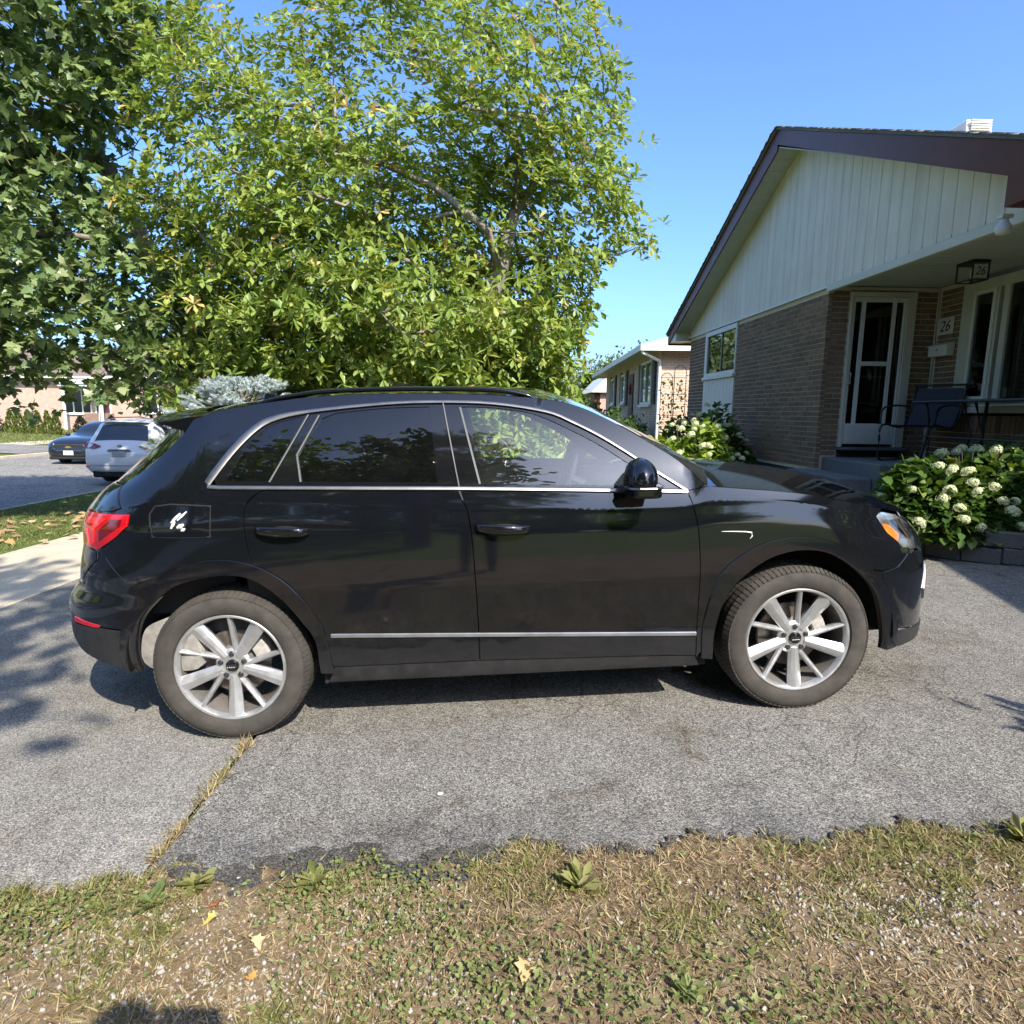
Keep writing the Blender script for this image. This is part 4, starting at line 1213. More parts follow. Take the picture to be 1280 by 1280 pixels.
# porch ceiling slats
pc = empty('porch_ceiling'); pc.parent = house
for y in np.arange(4.2, 8.2, .125):
    mb = MB(); mb.box(FX + .035, WX - .002, y + .004, min(y + .121, 8.21), 3.168, 3.185); mb.build('ceiling_slat', M_SOFFIT, pc, bevel=.003)
mb = MB(); mb.box(FX - .02, WX, 4.2, 8.21, 3.188, 3.21); mb.build('ceiling_backing', simple('dark_gap', (.12, .12, .11), .9), pc)

# storm door
dr = empty('storm_door'); dr.parent = house
mb = MB(); Y = DY - .035
for b in ((4.565, 4.605, 1.13, 3.10), (5.30, 5.42, 1.13, 3.10), (4.605, 5.30, 3.04, 3.10)):
    mb.box(b[0], b[1], Y, DY + .09, b[2], b[3])
mb.build('door_frame', M_CREAM, dr, bevel=.005)
Yl = DY - .02
mb = MB()
for b in ((4.607, 4.634, 1.17, 3.035), (4.716, 4.77, 1.44, 2.975), (5.12, 5.17, 1.44, 2.975), (5.262, 5.297, 1.17, 3.035), (4.634, 5.262, 2.975, 3.035), (4.634, 5.262, 1.17, 1.44), (4.77, 5.12, 2.18, 2.235)):
    mb.box(b[0], b[1], Yl, Yl + .035, b[2], b[3])
mb.build('door_leaf', M_WHITEAL, dr, bevel=.003)
mb = MB(); mb.box(4.66, 5.24, Yl - .004, Yl - .0005, 1.20, 1.42); mb.build('kick_panel', M_WHITEAL, dr, bevel=.002)
for b in ((4.634, 4.716, 1.44, 2.975), (5.17, 5.262, 1.44, 2.975), (4.77, 5.12, 2.235, 2.975), (4.77, 5.12, 1.44, 2.18)):
    mb = MB(); mb.box(b[0], b[1], Yl + .015, Yl + .019, b[2], b[3]); mb.build('door_pane', M_PANE, dr)
mb = MB(); mb.box(4.77, 5.12, Yl + .024, Yl + .034, 2.035, 2.055); mb.box(4.77, 5.12, Yl + .024, Yl + .034, 2.80, 2.81); mb.build('glazing_bar', simple('grey_bar', (.25, .25, .25), .5), dr)
mb = MB(); mb.box(4.607, 5.297, DY + .10, DY + .13, 1.14, 3.04); mb.build('inner_door', M_DARKIN, dr)
mb = MB(); mb.tube([(4.621, Yl - .001, 2.09), (4.621, Yl - .045, 2.08), (4.621, Yl - .045, 1.95), (4.621, Yl - .001, 1.94)], .010, 6); mb.build('door_handle', M_WHITEAL, dr, smooth=True)
mb = MB(); mb.box(4.55, 5.44, DY - .11, DY + .05, 1.09, 1.127); mb.build('door_sill', M_STEP, dr, bevel=.006)
mb = MB(); mb.box(4.56, 5.42, DY + .002, DY + .1, 1.0, 1.089); mb.build('sill_riser', simple('dark_sill', (.05, .045, .04), .8), dr)

# picture window (faces the street)
wn = empty('picture_window'); wn.parent = house
mb = MB(); X = WX - .03
for b in ((7.53, 7.74, 1.66, 3.11), (4.4, 7.53, 2.99, 3.11), (4.4, 7.53, 1.66, 1.735)):
    mb.box(X, WX + .10, b[0], b[1], b[2], b[3])
mb.build('window_frame', M_CREAM, wn, bevel=.006)
mb = MB(); mb.box(X - .05, WX + .05, 4.4, 7.76, 1.585, 1.655); mb.build('window_sill', M_CREAM, wn, bevel=.006)
mb = MB()
for b in ((7.49, 7.53, 1.735, 2.99), (7.19, 7.235, 1.735, 2.99), (7.235, 7.49, 2.945, 2.99), (7.235, 7.49, 1.735, 1.78)):
    mb.box(X - .03, X + .02, b[0], b[1], b[2], b[3])
sash = mb.build('casement', M_WHITEAL, wn, bevel=.004)
mb = MB(); mb.box(X - .004, X, 7.235, 7.49, 1.78, 2.945); mb.build('pane', M_PANE, wn)
mb = MB(); mb.box(X - .01, WX + .06, 7.02, 7.10, 1.735, 2.99); mb.box(X - .01, WX + .06, 7.16, 7.19, 1.735, 2.99); mb.build('mullion', M_CREAM, wn, bevel=.004)
mb = MB(); mb.box(X + .02, X + .024, 4.4, 7.02, 1.735, 2.99); mb.build('pane', M_PANE, wn)
mb = MB(); mb.box(X + .05, X + .06, 7.10, 7.16, 1.735, 2.99); mb.build('dark_gap', M_DARKIN, wn)
mb = MB(); v = []; f = []
ys = np.linspace(4.4, 6.96, 90)
for i, y in enumerate(ys):
    xx = WX + .22 + .03 * math.sin(i * .9) + .012 * math.sin(i * 2.3)
    v += [(xx, y, 1.70), (xx, y, 3.0)]
f = [(2 * i, 2 * i + 1, 2 * i + 3, 2 * i + 2) for i in range(len(ys) - 1)]
mb.add(v, f); mb.build('curtain', M_CURTAIN, wn, smooth=True, fix=False)
mb = MB(); mb.box(WX + .32, WX + .36, 4.4, 7.74, 1.5, 3.15); mb.build('room_wall', M_DARKIN, wn)

# side window with white panel below (far end of the street wall)
fw = empty('bedroom_window'); fw.parent = house
mb = MB(); X = FX - .02
for b in ((12.70, 12.83, 2.26, 3.13), (11.20, 11.24, 2.26, 3.13), (11.24, 12.70, 3.04, 3.13), (11.24, 12.70, 2.26, 2.33)):
    mb.box(X, FX + .1, b[0], b[1], b[2], b[3])
mb.build('window_frame', M_WHITEAL, fw, bevel=.005)
mb = MB(); mb.box(X - .04, FX + .05, 11.19, 12.84, 2.20, 2.255); mb.build('window_sill', M_WHITEAL, fw, bevel=.005)
mb = MB(); mb.box(X + .02, X + .05, 11.93, 11.98, 2.33, 3.04); mb.build('mullion', simple('dark_mullion', (.10, .11, .11), .5), fw)
for a, b in ((11.24, 11.93), (11.98, 12.70)):
    mb = MB(); mb.box(X + .03, X + .034, a, b, 2.33, 3.04); mb.build('pane', M_PANE, fw)
mb = MB(); mb.box(FX + .12, FX + .14, 11.2, 12.83, 2.2, 3.13); mb.build('room_dark', M_DARKIN, fw)
for k, y in enumerate(np.arange(11.21, 12.82, .162)):
    mb = MB(); mb.box(X + .004, FX + .03, y + .004, min(y + .158, 12.825), .95, 2.195); mb.build('panel_board', M_WHITEAL, fw, bevel=.004)
# porch slab and step
mb = MB(); mb.box(4.80, WX + .05, 4.7, DY - .002, .40, 1.0); mb.build('porch_floor', M_STEP, house, bevel=.012)
mb = MB(); mb.box(FX + .09, 4.797, 6.95, DY - .002, .40, .998); mb.build('porch_landing', M_STEP, house, bevel=.012)
mb = MB(); mb.box(3.98, FX + .085, 7.05, 8.36, .45, .83); mb.build('porch_step', M_STEP, house, bevel=.012)
mb = MB(); mb.box(3.66, 3.975, 7.1, 8.5, .30, .66); mb.build('porch_step', M_STEP, house, bevel=.012)
mb = MB(); mb.tube([(WX - .012, DY - .018, 1.45), (WX - .012, DY - .018, 3.15)], .011, 6); mb.build('wall_cable', M_CREAM, house)
mb = MB(); mb.tube([(FX + .12, 6.9, 3.15), (FX + .10, 6.3, 3.14), (FX + .02, 5.3, 3.12), (FX - .05, 5.1, 3.10)], .008, 6); mb.build('lamp_cable', M_WHITEAL, house)

def text_mesh(body, size, mat, parent, name, M4, shear=0.0, depth=.002, xs=1.0):
    cu = bpy.data.curves.new(name, 'FONT'); cu.body = body; cu.size = size; cu.shear = shear; cu.extrude = depth; cu.align_x = 'CENTER'; cu.align_y = 'CENTER'
    to = bpy.data.objects.new(name, cu); col.objects.link(to)
    dg = bpy.context.evaluated_depsgraph_get()
    me = bpy.data.meshes.new_from_object(to.evaluated_get(dg)); bpy.data.objects.remove(to); bpy.data.curves.remove(cu)
    me.transform(Matrix.Diagonal((xs, 1, 1, 1)))
    o = link(name, me, mat, parent); o.matrix_local = M4
    return o
M_BLACK = simple('black_print', (.012, .012, .012), .6)
hm = Matrix.Rotation(HR, 4, 'Z')
def hpos(x, y, z): return tuple(hm @ Vector((x, y, z)))
FACE_NX = Matrix(((0, 0, -1, 0), (-1, 0, 0, 0), (0, 1, 0, 0), (0, 0, 0, 1)))   # text reads from the street side (-x)
FACE_NY = Matrix(((1, 0, 0, 0), (0, 0, -1, 0), (0, 1, 0, 0), (0, 0, 0, 1)))
npl = empty('number_plaque', hpos(WX - .016, 8.02, 2.665), HR, 'white house number plaque reading 26 on brick by the door', 'plaque')
mb = MB(); mb.box(0, .012, -.148, .148, -.102, .102); mb.build('plate', simple('plaque_white', (.72, .70, .60), .5, var=.06), npl, bevel=.004)
text_mesh('26', .19, M_BLACK, npl, 'number', Matrix.Translation((-.001, .0, -.005)) @ FACE_NX, shear=.25, xs=.95)
mbx = empty('mailbox', hpos(WX - .002, 7.98, 2.29), HR, 'white wall mailbox below the house number plaque', 'mailbox')
mb = MB(); mb.prism([(-.11, -.165, 0), (-.002, -.165, 0), (-.002, -.165, .17), (-.11, -.165, .135)], (0, .33, 0)); mb.build('box', M_WHITEAL, mbx, bevel=.006)
mb = MB(); mb.prism([(-.122, -.17, .118), (-.122, -.17, .136), (-.001, -.17, .178), (-.001, -.17, .171)], (0, .34, 0)); mb.build('lid', M_WHITEAL, mbx)
mb = MB(); mb.blob((-.114, 0, .08), .010, 1); mb.build('lock', M_BLACK, mbx)
# porch lantern
lt = empty('porch_lantern', hpos(5.10, 6.85, 3.165), HR, 'black box lantern with number panel under the porch ceiling', 'lantern')
mb = MB(); mb.box(-.10, .10, -.13, .13, -.03, 0); mb.build('mount', M_IRON, lt, bevel=.01)
mb = MB()
for x in (-.09, .08):
    for y in (-.12, .11): mb.box(x, x + .012, y, y + .012, -.20, -.03)
mb.box(-.09, .092, -.12, -.108, -.205, -.193); mb.box(-.09, .092, .11, .122, -.205, -.193); mb.box(-.09, -.078, -.108, .11, -.205, -.193); mb.box(.08, .092, -.108, .11, -.205, -.193)
mb.build('cage', M_IRON, lt)
mb = MB(); mb.box(-.075, .075, -.112, -.108, -.185, -.045); mb.build('number_panel', simple('lantern_panel', (.62, .62, .56), .6), lt)
text_mesh('26', .12, M_BLACK, lt, 'number', Matrix.Translation((0, -.1125, -.115)) @ FACE_NY, shear=.2, xs=.9, depth=.001)
mb = MB(); mb.lathe([(0, -.17), (.03, -.15), (.038, -.11), (.022, -.06), (.0, -.05)], (.03, .02, 0), axis='z', n=14); mb.build('bulb', M_WHITEAL, lt, smooth=True)
# flood lamp at the gable corner
fl = empty('flood_lamp', hpos(4.08, 5.20, 3.05), HR, 'white round flood lamp at the porch end of the gable', 'lamp')
mb = MB(); mb.lathe([(0, -.07), (.045, -.06), (.06, -.03), (.055, .0), (.035, .03), (.025, .06), (.0, .065)], axis='z', n=20); mb.build('lamp_head', M_WHITEAL, fl, smooth=True)
mb = MB(); mb.box(-.04, .05, -.03, .03, .06, .085); mb.tube([(.0, 0, .05), (.0, 0, .075)], .018, 8); mb.build('lamp_mount', M_WHITEAL, fl)
# patio chair and table on the porch
ch = empty('patio_chair', hpos(5.12, 7.45, 1.0), HR - R(60), 'dark blue sling patio chair beside the storm door', 'chair')
def sling(z0, z1, y0, y1, w_, nm, n=8):
    mb = MB(); v = []; f = []
    for i in range(n + 1):
        t = i / n
        for s in (-1, 1):
            v.append((s * w_, y0 + (y1 - y0) * t + .02 * math.sin(math.pi * t), z0 + (z1 - z0) * t - .015 * math.sin(math.pi * t)))
    for i in range(n): f.append((2 * i, 2 * i + 1, 2 * i + 3, 2 * i + 2))
    b = len(v); v += [(p[0], p[1] + .004, p[2] - .004) for p in v]
    f += [tuple(b + j for j in q[::-1]) for q in f]
    mb.add(v, f); return mb.build(nm, M_SLING, ch, fix=False)
sling(.42, .88, .22, .42, .26, 'backrest'); sling(.42, .44, .24, -.26, .26, 'seat')
for s in (-1, 1):
    mb = MB(); mb.tube(spline([(s * .28, .44, .92), (s * .28, .24, .43), (s * .28, -.28, .44), (s * .28, -.33, .25), (s * .28, -.28, .015), (s * .28, .30, .015)], 4), .013, 8); mb.build('frame_tube', M_IRON, ch, smooth=True)
    mb = MB(); mb.tube(spline([(s * .30, .34, .66), (s * .31, .0, .67), (s * .31, -.26, .62), (s * .30, -.30, .44)], 4), .012, 8); mb.build('armrest', M_IRON, ch, smooth=True)
mb = MB(); mb.tube([(-.28, .44, .92), (.28, .44, .92)], .012, 8); mb.build('top_bar', M_IRON, ch)
tb = empty('patio_table', hpos(5.18, 6.35, 1.0), HR, 'dark metal patio table with thin top under the picture window', 'table')
mb = MB(); mb.box(-.38, .40, -1.0, .75, .685, .71); mb.build('table_top', simple('dark_glass_top', (.03, .035, .04), .15), tb, bevel=.006)
mb = MB(); mb.tube([(-.39, -1.01, .70), (.41, -1.01, .70), (.41, .76, .70), (-.39, .76, .70)], .016, 8, closed=True); mb.build('table_rim', M_IRON, tb)
for x in (-.34, .36):
    for y in (-.9, .62):
        mb = MB(); mb.tube(spline([(x, y, .69), (x * .9, y * .95, .4), (x * 1.02, y * 1.02, .0)], 4), .018, 8); mb.build('table_leg', M_IRON, tb, smooth=True)
for y in (-.14, .02):
    mb = MB(); mb.tube([(-.36, y, .68), (-.30, y - .06, .35), (-.36, y - .02, .0)], .014, 8); mb.build('table_leg', M_IRON, tb, smooth=True)
mb = MB(); mb.tube([(-.33, -.9, .32), (-.33, .62, .32)], .010, 6); mb.build('table_stretcher', M_IRON, tb)

# planter of stacked grey blocks below the porch
M_BLOCK = concrete('grey_planter_block', (.11, .108, .10))
pla = empty('planter_wall', (4.3, 5.4, .24), 0, 'low curved retaining wall of grey blocks round the porch hydrangea', 'planter')
path = spline([(3.62, 6.95), (3.70, 6.3), (3.88, 5.82), (4.15, 5.50), (4.50, 5.30), (5.0, 5.2), (5.7, 5.15)], 24)
pp = np.array(path); sl_ = np.concatenate([[0], np.cumsum(np.linalg.norm(np.diff(pp, axis=0), axis=1))])
for c_ in range(2):
    s0 = .0 + .15 * c_
    while s0 + .29 < sl_[-1]:
        a = np.array([np.interp(s0 + .004, sl_, pp[:, 0]), np.interp(s0 + .004, sl_, pp[:, 1])]); b = np.array([np.interp(s0 + .292, sl_, pp[:, 0]), np.interp(s0 + .292, sl_, pp[:, 1])])
        d = (b - a) / np.linalg.norm(b - a); n_ = np.array([-d[1], d[0]])
        mid = (a + b) / 2 + n_ * random.uniform(-.006, .006)
        o = None
        mb = MB(); mb.box(-.143, .143, -.005, .16, 0, .145)
        o = mb.build('planter_block', M_BLOCK, pla, bevel=.012)
        gzz = gz(mid[0]) + .004 + c_ * .149
        o.matrix_local = Matrix.Translation((mid[0] - 4.3, mid[1] - 5.4, gzz - .24)) @ Matrix.Rotation(math.atan2(d[1], d[0]), 4, 'Z') @ Matrix.Translation((0, .012 * c_, 0))
        s0 += .296
bed = [(p[0] + .03, p[1] + .10, .54) for p in path[::6]] + [(5.8, 5.3, .56), (5.8, 6.9, .60), (3.72, 7.0, .58)]
mb = MB(); mb.prism([(p[0], p[1], p[2] - .35) for p in bed], (0, 0, .32)); o = mb.build('garden_bed', M_BED); o["kind"] = 'structure'
sheet('garden_bed', [1.7, 2.4, 3.2, 3.9, 4.26], [7.2, 8.6, 10, 12, 14, 17], lambda x, y: .30 + .10 * (x - 1.6), M_BED)
# ================================================================== trees and plants
M_BARK_PALE = simple('pale_grey_bark', (.24, .21, .175), .9, var=.35, vscale=9, bmp=.6, bscale=30)
M_BARK = simple('brown_bark', (.12, .095, .075), .95, var=.35, vscale=9, bmp=.7, bscale=30)
M_LEAF_MAG = leafmat('magnolia_leaf', [(.0, (0.143, 0.216, 0.046)), (.35, (0.211, 0.294, 0.070)), (.7, (0.296, 0.358, 0.085)), (.93, (0.405, 0.415, 0.119)), (1, (0.608, 0.430, 0.187))], .34, .35, .42)
M_LEAF_MAP = leafmat('maple_leaf', [(.0, (0.091, 0.149, 0.051)), (.4, (0.142, 0.209, 0.070)), (.75, (0.220, 0.285, 0.112)), (.97, (0.334, 0.372, 0.190)), (1, (.24, .26, .12))], .28, .5, .38)
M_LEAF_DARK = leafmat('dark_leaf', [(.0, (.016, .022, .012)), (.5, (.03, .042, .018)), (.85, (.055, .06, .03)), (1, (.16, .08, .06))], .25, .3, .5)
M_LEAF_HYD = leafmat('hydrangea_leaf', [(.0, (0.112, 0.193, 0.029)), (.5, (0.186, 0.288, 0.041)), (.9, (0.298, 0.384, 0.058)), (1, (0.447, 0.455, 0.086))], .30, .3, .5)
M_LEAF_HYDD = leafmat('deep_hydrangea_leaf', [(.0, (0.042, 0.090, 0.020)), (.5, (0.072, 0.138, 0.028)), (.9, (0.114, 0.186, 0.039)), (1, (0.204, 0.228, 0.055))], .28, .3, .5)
M_FLOWER = leafmat('cream_petal', [(.0, (0.484, 0.534, 0.288)), (.5, (0.598, 0.635, 0.384)), (1, (0.669, 0.690, 0.464))], .25, .2, .7)
M_SPRUCE = leafmat('blue_spruce_needle', [(.0, (0.200, 0.264, 0.240)), (.4, (0.375, 0.444, 0.432)), (1, (0.625, 0.672, 0.648))], .12, .3, .6)
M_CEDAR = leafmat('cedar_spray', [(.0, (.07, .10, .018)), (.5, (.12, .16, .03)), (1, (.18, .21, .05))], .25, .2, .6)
M_FAR = leafmat('far_leaf', [(.0, (.06, .09, .03)), (.5, (.10, .14, .04)), (1, (.16, .20, .06))], .3, .2, .6)

# leaf templates, +Y along the leaf, +Z its face
LEAF_OB = (np.array([(0, 0, 0), (-.10, .30, .02), (.10, .30, .02), (-.20, .68, .0), (.20, .68, .0), (0, 1, -.10), (0, .32, -.03), (0, .68, -.06)]),
           np.array([(0, 6, 1), (0, 2, 6), (1, 6, 7), (1, 7, 3), (6, 2, 4), (6, 4, 7), (3, 7, 5), (7, 4, 5)]))
_mp = [(0, 0), (.13, .10), (.42, .06), (.30, .26), (.52, .46), (.27, .50), (.24, .62), (.0, 1.0), (-.24, .62), (-.27, .50), (-.52, .46), (-.30, .26), (-.42, .06), (-.13, .10)]
LEAF_MAP = (np.array([(x, y, -.10 * x * x - .06 * y * y) for x, y in _mp] + [(0, .35, .03)]),
            np.array([(14, i, (i + 1) % 14) for i in range(14)]))
LEAF_OV = (np.array([(0, 0, 0), (-.30, .34, .05), (.30, .34, .05), (-.22, .72, .0), (.22, .72, .0), (0, 1, -.12), (0, .34, -.03), (0, .72, -.07)]),
           np.array([(0, 6, 1), (0, 2, 6), (1, 6, 7), (1, 7, 3), (6, 2, 4), (6, 4, 7), (3, 7, 5), (7, 4, 5)]))
LEAF_TRI = (np.array([(-.28, .15, 0), (.28, .15, 0), (.22, .75, .03), (0, 1, -.06), (-.22, .75, .03), (0, 0, 0)]), np.array([(5, 1, 0), (0, 1, 2), (0, 2, 4), (4, 2, 3)]))

def poisson(pts, dmin):
    keep = []
    cell = {}
    for p in pts:
        k = tuple((p / dmin).astype(int)); ok = True
        for a in (-1, 0, 1):
            for b in (-1, 0, 1):
                for c in (-1, 0, 1):
                    for q in cell.get((k[0] + a, k[1] + b, k[2] + c), ()):
                        if np.sum((p - q) ** 2) < dmin * dmin: ok = False; break
        if ok: cell.setdefault(k, []).append(p); keep.append(p)
    return np.array(keep)

def outline_cloud(poly, y0, depth, n, r, edge=.25, slope=.9):
    """points inside an uneven crown: outline across, thickness growing inwards"""
    A = np.array(poly); lo, hi = A.min(0), A.max(0); out = []
    while len(out) < n:
        P = r.uniform(lo, hi, (4000, 2)); P = P[inpoly(poly, P)]
        d = dist_to(poly, P); h = np.minimum(depth, edge + slope * d)
        y = y0 + r.uniform(-1, 1, len(P)) * h
        out += [(p[0], yy, p[1]) for p, yy in zip(P, y)]
    return np.array(out[:n])

def limbs(clumps, trunk, r0, parent, mat, rmin=.008, name='limb', seg=5, pull=.55):
    """grow a branching skeleton from the trunk nodes to every clump"""
    nodes = [np.array(p, float) for p in trunk]; par = [-1] + list(range(len(trunk) - 1)); top = np.array(trunk[-1])
    order = np.argsort(np.linalg.norm(clumps - np.array(trunk[-1]), axis=1))
    r = np.random.default_rng(3)
    for ci in order:
        c = clumps[ci]; N = np.array(nodes)
        d = np.linalg.norm(N - c, axis=1) + pull * np.maximum(0, N[:, 2] - c[2] + .15) * 1.5
        k = int(d.argmin()); a = nodes[k]; L = np.linalg.norm(c - a); m = max(1, int(L / .35))
        prev = k
        for j in range(1, m + 1):
            t = j / m; p = a + (c - a) * t
            p = p + np.array([0, 0, -.10 * L * math.sin(math.pi * t) * .6]) + r.normal(0, .03, 3) * (1 if j < m else 0)
            nodes.append(p); par.append(prev); prev = len(nodes) - 1
    cnt = np.ones(len(nodes))
    for i in range(len(nodes) - 1, 0, -1): cnt[par[i]] += cnt[i]
    rad = np.maximum(rmin, r0 * (cnt / cnt[0]) ** .5)
    kids = {}
    for i, p in enumerate(par): kids.setdefault(p, []).append(i)
    main = MB(); thin = MB()
    # chains
    stack = [(0, None)]
    while stack:
        i, start = stack.pop()
        chain = [i] if start is None else [start, i]
        while True:
            ks = sorted(kids.get(chain[-1], []), key=lambda q: -cnt[q])
            if not ks: break
            for q in ks[1:]: stack.append((q, chain[-1]))
            chain.append(ks[0])
        if len(chain) > 1:
            big = rad[chain[1]] > .028
            rr = [float(rad[q]) for q in chain]
            if start is not None: rr[0] = min(rr[0], rr[1] * 1.15)
            (main if big else thin).tube([nodes[q] for q in chain], rr, 8 if big else 4, cap=False)
    o1 = main.build('trunk', mat, parent, smooth=True, fix=False)
    if thin.v:
        o2 = thin.build('branches', mat, parent, smooth=True, fix=False); o2["kind"] = 'stuff'
    return nodes

def whorls(centres, axes, per, length, tilt, r, sag=.25):
    n = len(centres)
    c = np.repeat(centres, per, 0); ax = np.repeat(axes, per, 0)
    ax = ax / np.linalg.norm(ax, axis=1, keepdims=True)
    ref = np.where(np.abs(ax[:, 2:3]) > .9, np.array([[1.0, 0, 0]]), np.array([[0, 0, 1.0]]))
    u = np.cross(ax, ref); u /= np.linalg.norm(u, axis=1, keepdims=True); v = np.cross(ax, u)
    ph = np.tile(np.arange(per) * 2 * np.pi / per, n) + np.repeat(r.uniform(0, 6.28, n), per) + r.normal(0, .25, n * per)
    ti = np.clip(r.normal(tilt, .22, n * per), .2, 1.7)
    d = ax * np.cos(ti)[:, None] + (u * np.cos(ph)[:, None] + v * np.sin(ph)[:, None]) * np.sin(ti)[:, None]
    d[:, 2] -= sag * r.uniform(.2, 1, len(d))
    return c + r.normal(0, .012, c.shape), d, length * r.uniform(.7, 1.15, len(d))

def leaves(name, tmpl, pos, d, ln, mat, parent, r, roll=.5, rnd=None):
    rot = frames(d, r.normal(0, roll, len(d)))
    o = scatter(name, tmpl[0], tmpl[1], pos, rot, ln, mat, parent, r.random(len(d)) if rnd is None else rnd)
    o["kind"] = 'stuff'
    return o

# ---- large-leaved magnolia behind the car
MAG = [(-4.63, .9), (-4.58, 1.87), (-4.32, 2.46), (-4.4, 3.29), (-4.71, 3.74), (-5.02, 4.14), (-4.83, 4.63), (-4.97, 5.11), (-4.84, 5.74), (-4.47, 6.24), (-4.29, 6.67), (-3.8, 6.66), (-3.5, 6.36), (-3.05, 6.18), (-2.77, 6.35), (-2.67, 6.89), (-2.06, 7.16), (-1.27, 7.3), (-.27, 7.18), (.43, 6.92), (.78, 6.63), (1.12, 6.33), (1.25, 5.93), (1.42, 5.6), (1.26, 5.27), (1.55, 4.79), (1.76, 4.41), (1.55, 4.03), (1.93, 3.85), (1.78, 3.6), (1.40, 3.85), (1.04, 3.35), (1.05, 2.88), (.88, 2.57), (.94, 2.04), (.80, 1.6), (.72, .9)]
rt = np.random.default_rng(11)
tm = empty('magnolia_tree', (-.57, 8.8, gz(-.57)), 0, 'large leaved light green magnolia rising behind the black SUV', 'tree')
cl = outline_cloud(MAG, 8.8, 1.75, 3000, rt); back = outline_cloud([p for p in MAG if p[1] < 5.6], 9.6, .9, 900, rt); cl = poisson(np.concatenate([cl, back]), .385)
# open, twiggy heart of the crown on the right
hole = ((cl[:, 0] + .05) / .75) ** 2 + ((cl[:, 2] - 3.9) / .95) ** 2 < 1
cl = cl[~(hole & (cl[:, 1] < 8.95) & (rt.random(len(cl)) < .80))]
gapn = np.array([mnoise.noise(Vector((p[0] * .95 + 3.1, p[1] * .5, p[2] * .95))) for p in cl])
cl = cl[(rt.random(len(cl)) < .95) & ~((gapn < -.30) & (cl[:, 2] > 3.8)) & ~((cl[:, 2] > 5.2) & (rt.random(len(cl)) < .06))]
base = np.array([-.57, 8.8, gz(-.57)])
stems = [(-.60, 8.8, .0), (-.62, 8.78, .9), (-.60, 8.77, 1.7), (-.52, 8.75, 2.4), (-.42, 8.74, 2.85), (-.20, 8.74, 3.35), (-.02, 8.78, 4.1), (.05, 8.8, 4.9)]
loc = lambda a: np.asarray(a) - base
limbs(np.array([loc(c) for c in cl]), [tuple(loc(s)) for s in stems], .17, tm, M_BARK_PALE, rmin=.007)
cen = np.array([-1.6, 8.9, 3.6])
wc = np.repeat(cl, 22, 0) + rt.normal(0, .21, (len(cl) * 22, 3)) * np.array([1.1, 1.1, .62])
dd_ = dist_to(MAG, wc[:, [0, 2]]); ins_ = inpoly(MAG, wc[:, [0, 2]])
wc = wc[ins_ | (dd_ < .08)]
ax = (wc - cen) * np.array([.5, .9, .5]); ax /= np.linalg.norm(ax, axis=1, keepdims=True)
ax = ax * .6 + np.array([.10, -.50, .62]) + rt.normal(0, .35, ax.shape)
pos, d, ln = whorls(wc, ax, 7, .128, 1.15, rt)
ln *= np.interp(pos[:, 2], [1.5, 3.5, 6], [1.35, 1.05, .88])
leaves('crown', LEAF_OB, pos - base, d, ln, M_LEAF_MAG, tm, rt, .45, rnd=np.clip(np.repeat(rt.normal(.45, .2, len(wc)), 7) + rt.normal(0, .12, len(pos)), 0, 1) ** 1.0)
print('magnolia leaves', len(pos))

# ---- maple over the sidewalk on the left
MAP = [(-9.2, 8.6), (-5.74, 8.3), (-4.7, 7.13), (-4.56, 6.33), (-4.87, 5.87), (-4.73, 5.4), (-5.05, 4.92), (-4.95, 4.34), (-4.65, 3.74), (-4.5, 3.14), (-4.35, 2.51), (-4.45, 2.05), (-4.8, 1.80), (-5.42, 1.74), (-6.02, 1.85), (-6.38, 2.05), (-6.76, 1.72), (-7.07, 1.84), (-8.19, 1.75), (-9.92, 1.95), (-11.09, 3.68), (-10.53, 6.8)]
tp = empty('maple_tree', (-4.35, 8.9, gz(-4.3)), 0, 'tall dark green maple overhanging the sidewalk and street at left', 'tree')
base2 = np.array([-4.35, 8.9, gz(-4.3)])
cl2 = outline_cloud(MAP, 9.0, 1.9, 2600, rt, .3, .8); cl2 = poisson(cl2, .43)
cl2 = cl2[rt.random(len(cl2)) < .86]
gaph = (((cl2[:, 0] + 5.35) / .42) ** 2 + ((cl2[:, 2] - 4.75) / .5) ** 2 < 1) | (((cl2[:, 0] + 6.6) / .25) ** 2 + ((cl2[:, 2] - 3.75) / .35) ** 2 < 1)
cl2 = cl2[~gaph]
st2 = [(-4.35, 9.3, -.2), (-4.42, 9.4, .8), (-4.6, 9.6, 1.8), (-5.0, 9.8, 2.9), (-5.5, 9.9, 3.9), (-6.0, 9.9, 5.0), (-6.4, 9.8, 6.0)]
limbs(np.array([c - base2 for c in cl2]), [tuple(np.array(s) - base2) for s in st2], .135, tp, M_BARK_PALE, rmin=.008)
tw = np.repeat(cl2, 22, 0) + rt.normal(0, .22, (len(cl2) * 22, 3)) * np.array([1, 1, .8])
ax = np.array([.1, -.5, .35]) + rt.normal(0, .55, tw.shape)
pos, d, ln = whorls(tw, ax, 4, .145, 1.25, rt, .55)
leaves('crown', LEAF_MAP, pos - base2, d, ln, M_LEAF_MAP, tp, rt, .6, rnd=np.clip(np.repeat(rt.normal(.45, .22, len(tw)), 4) + rt.normal(0, .12, len(pos)), 0, 1))
print('maple leaves', len(pos))

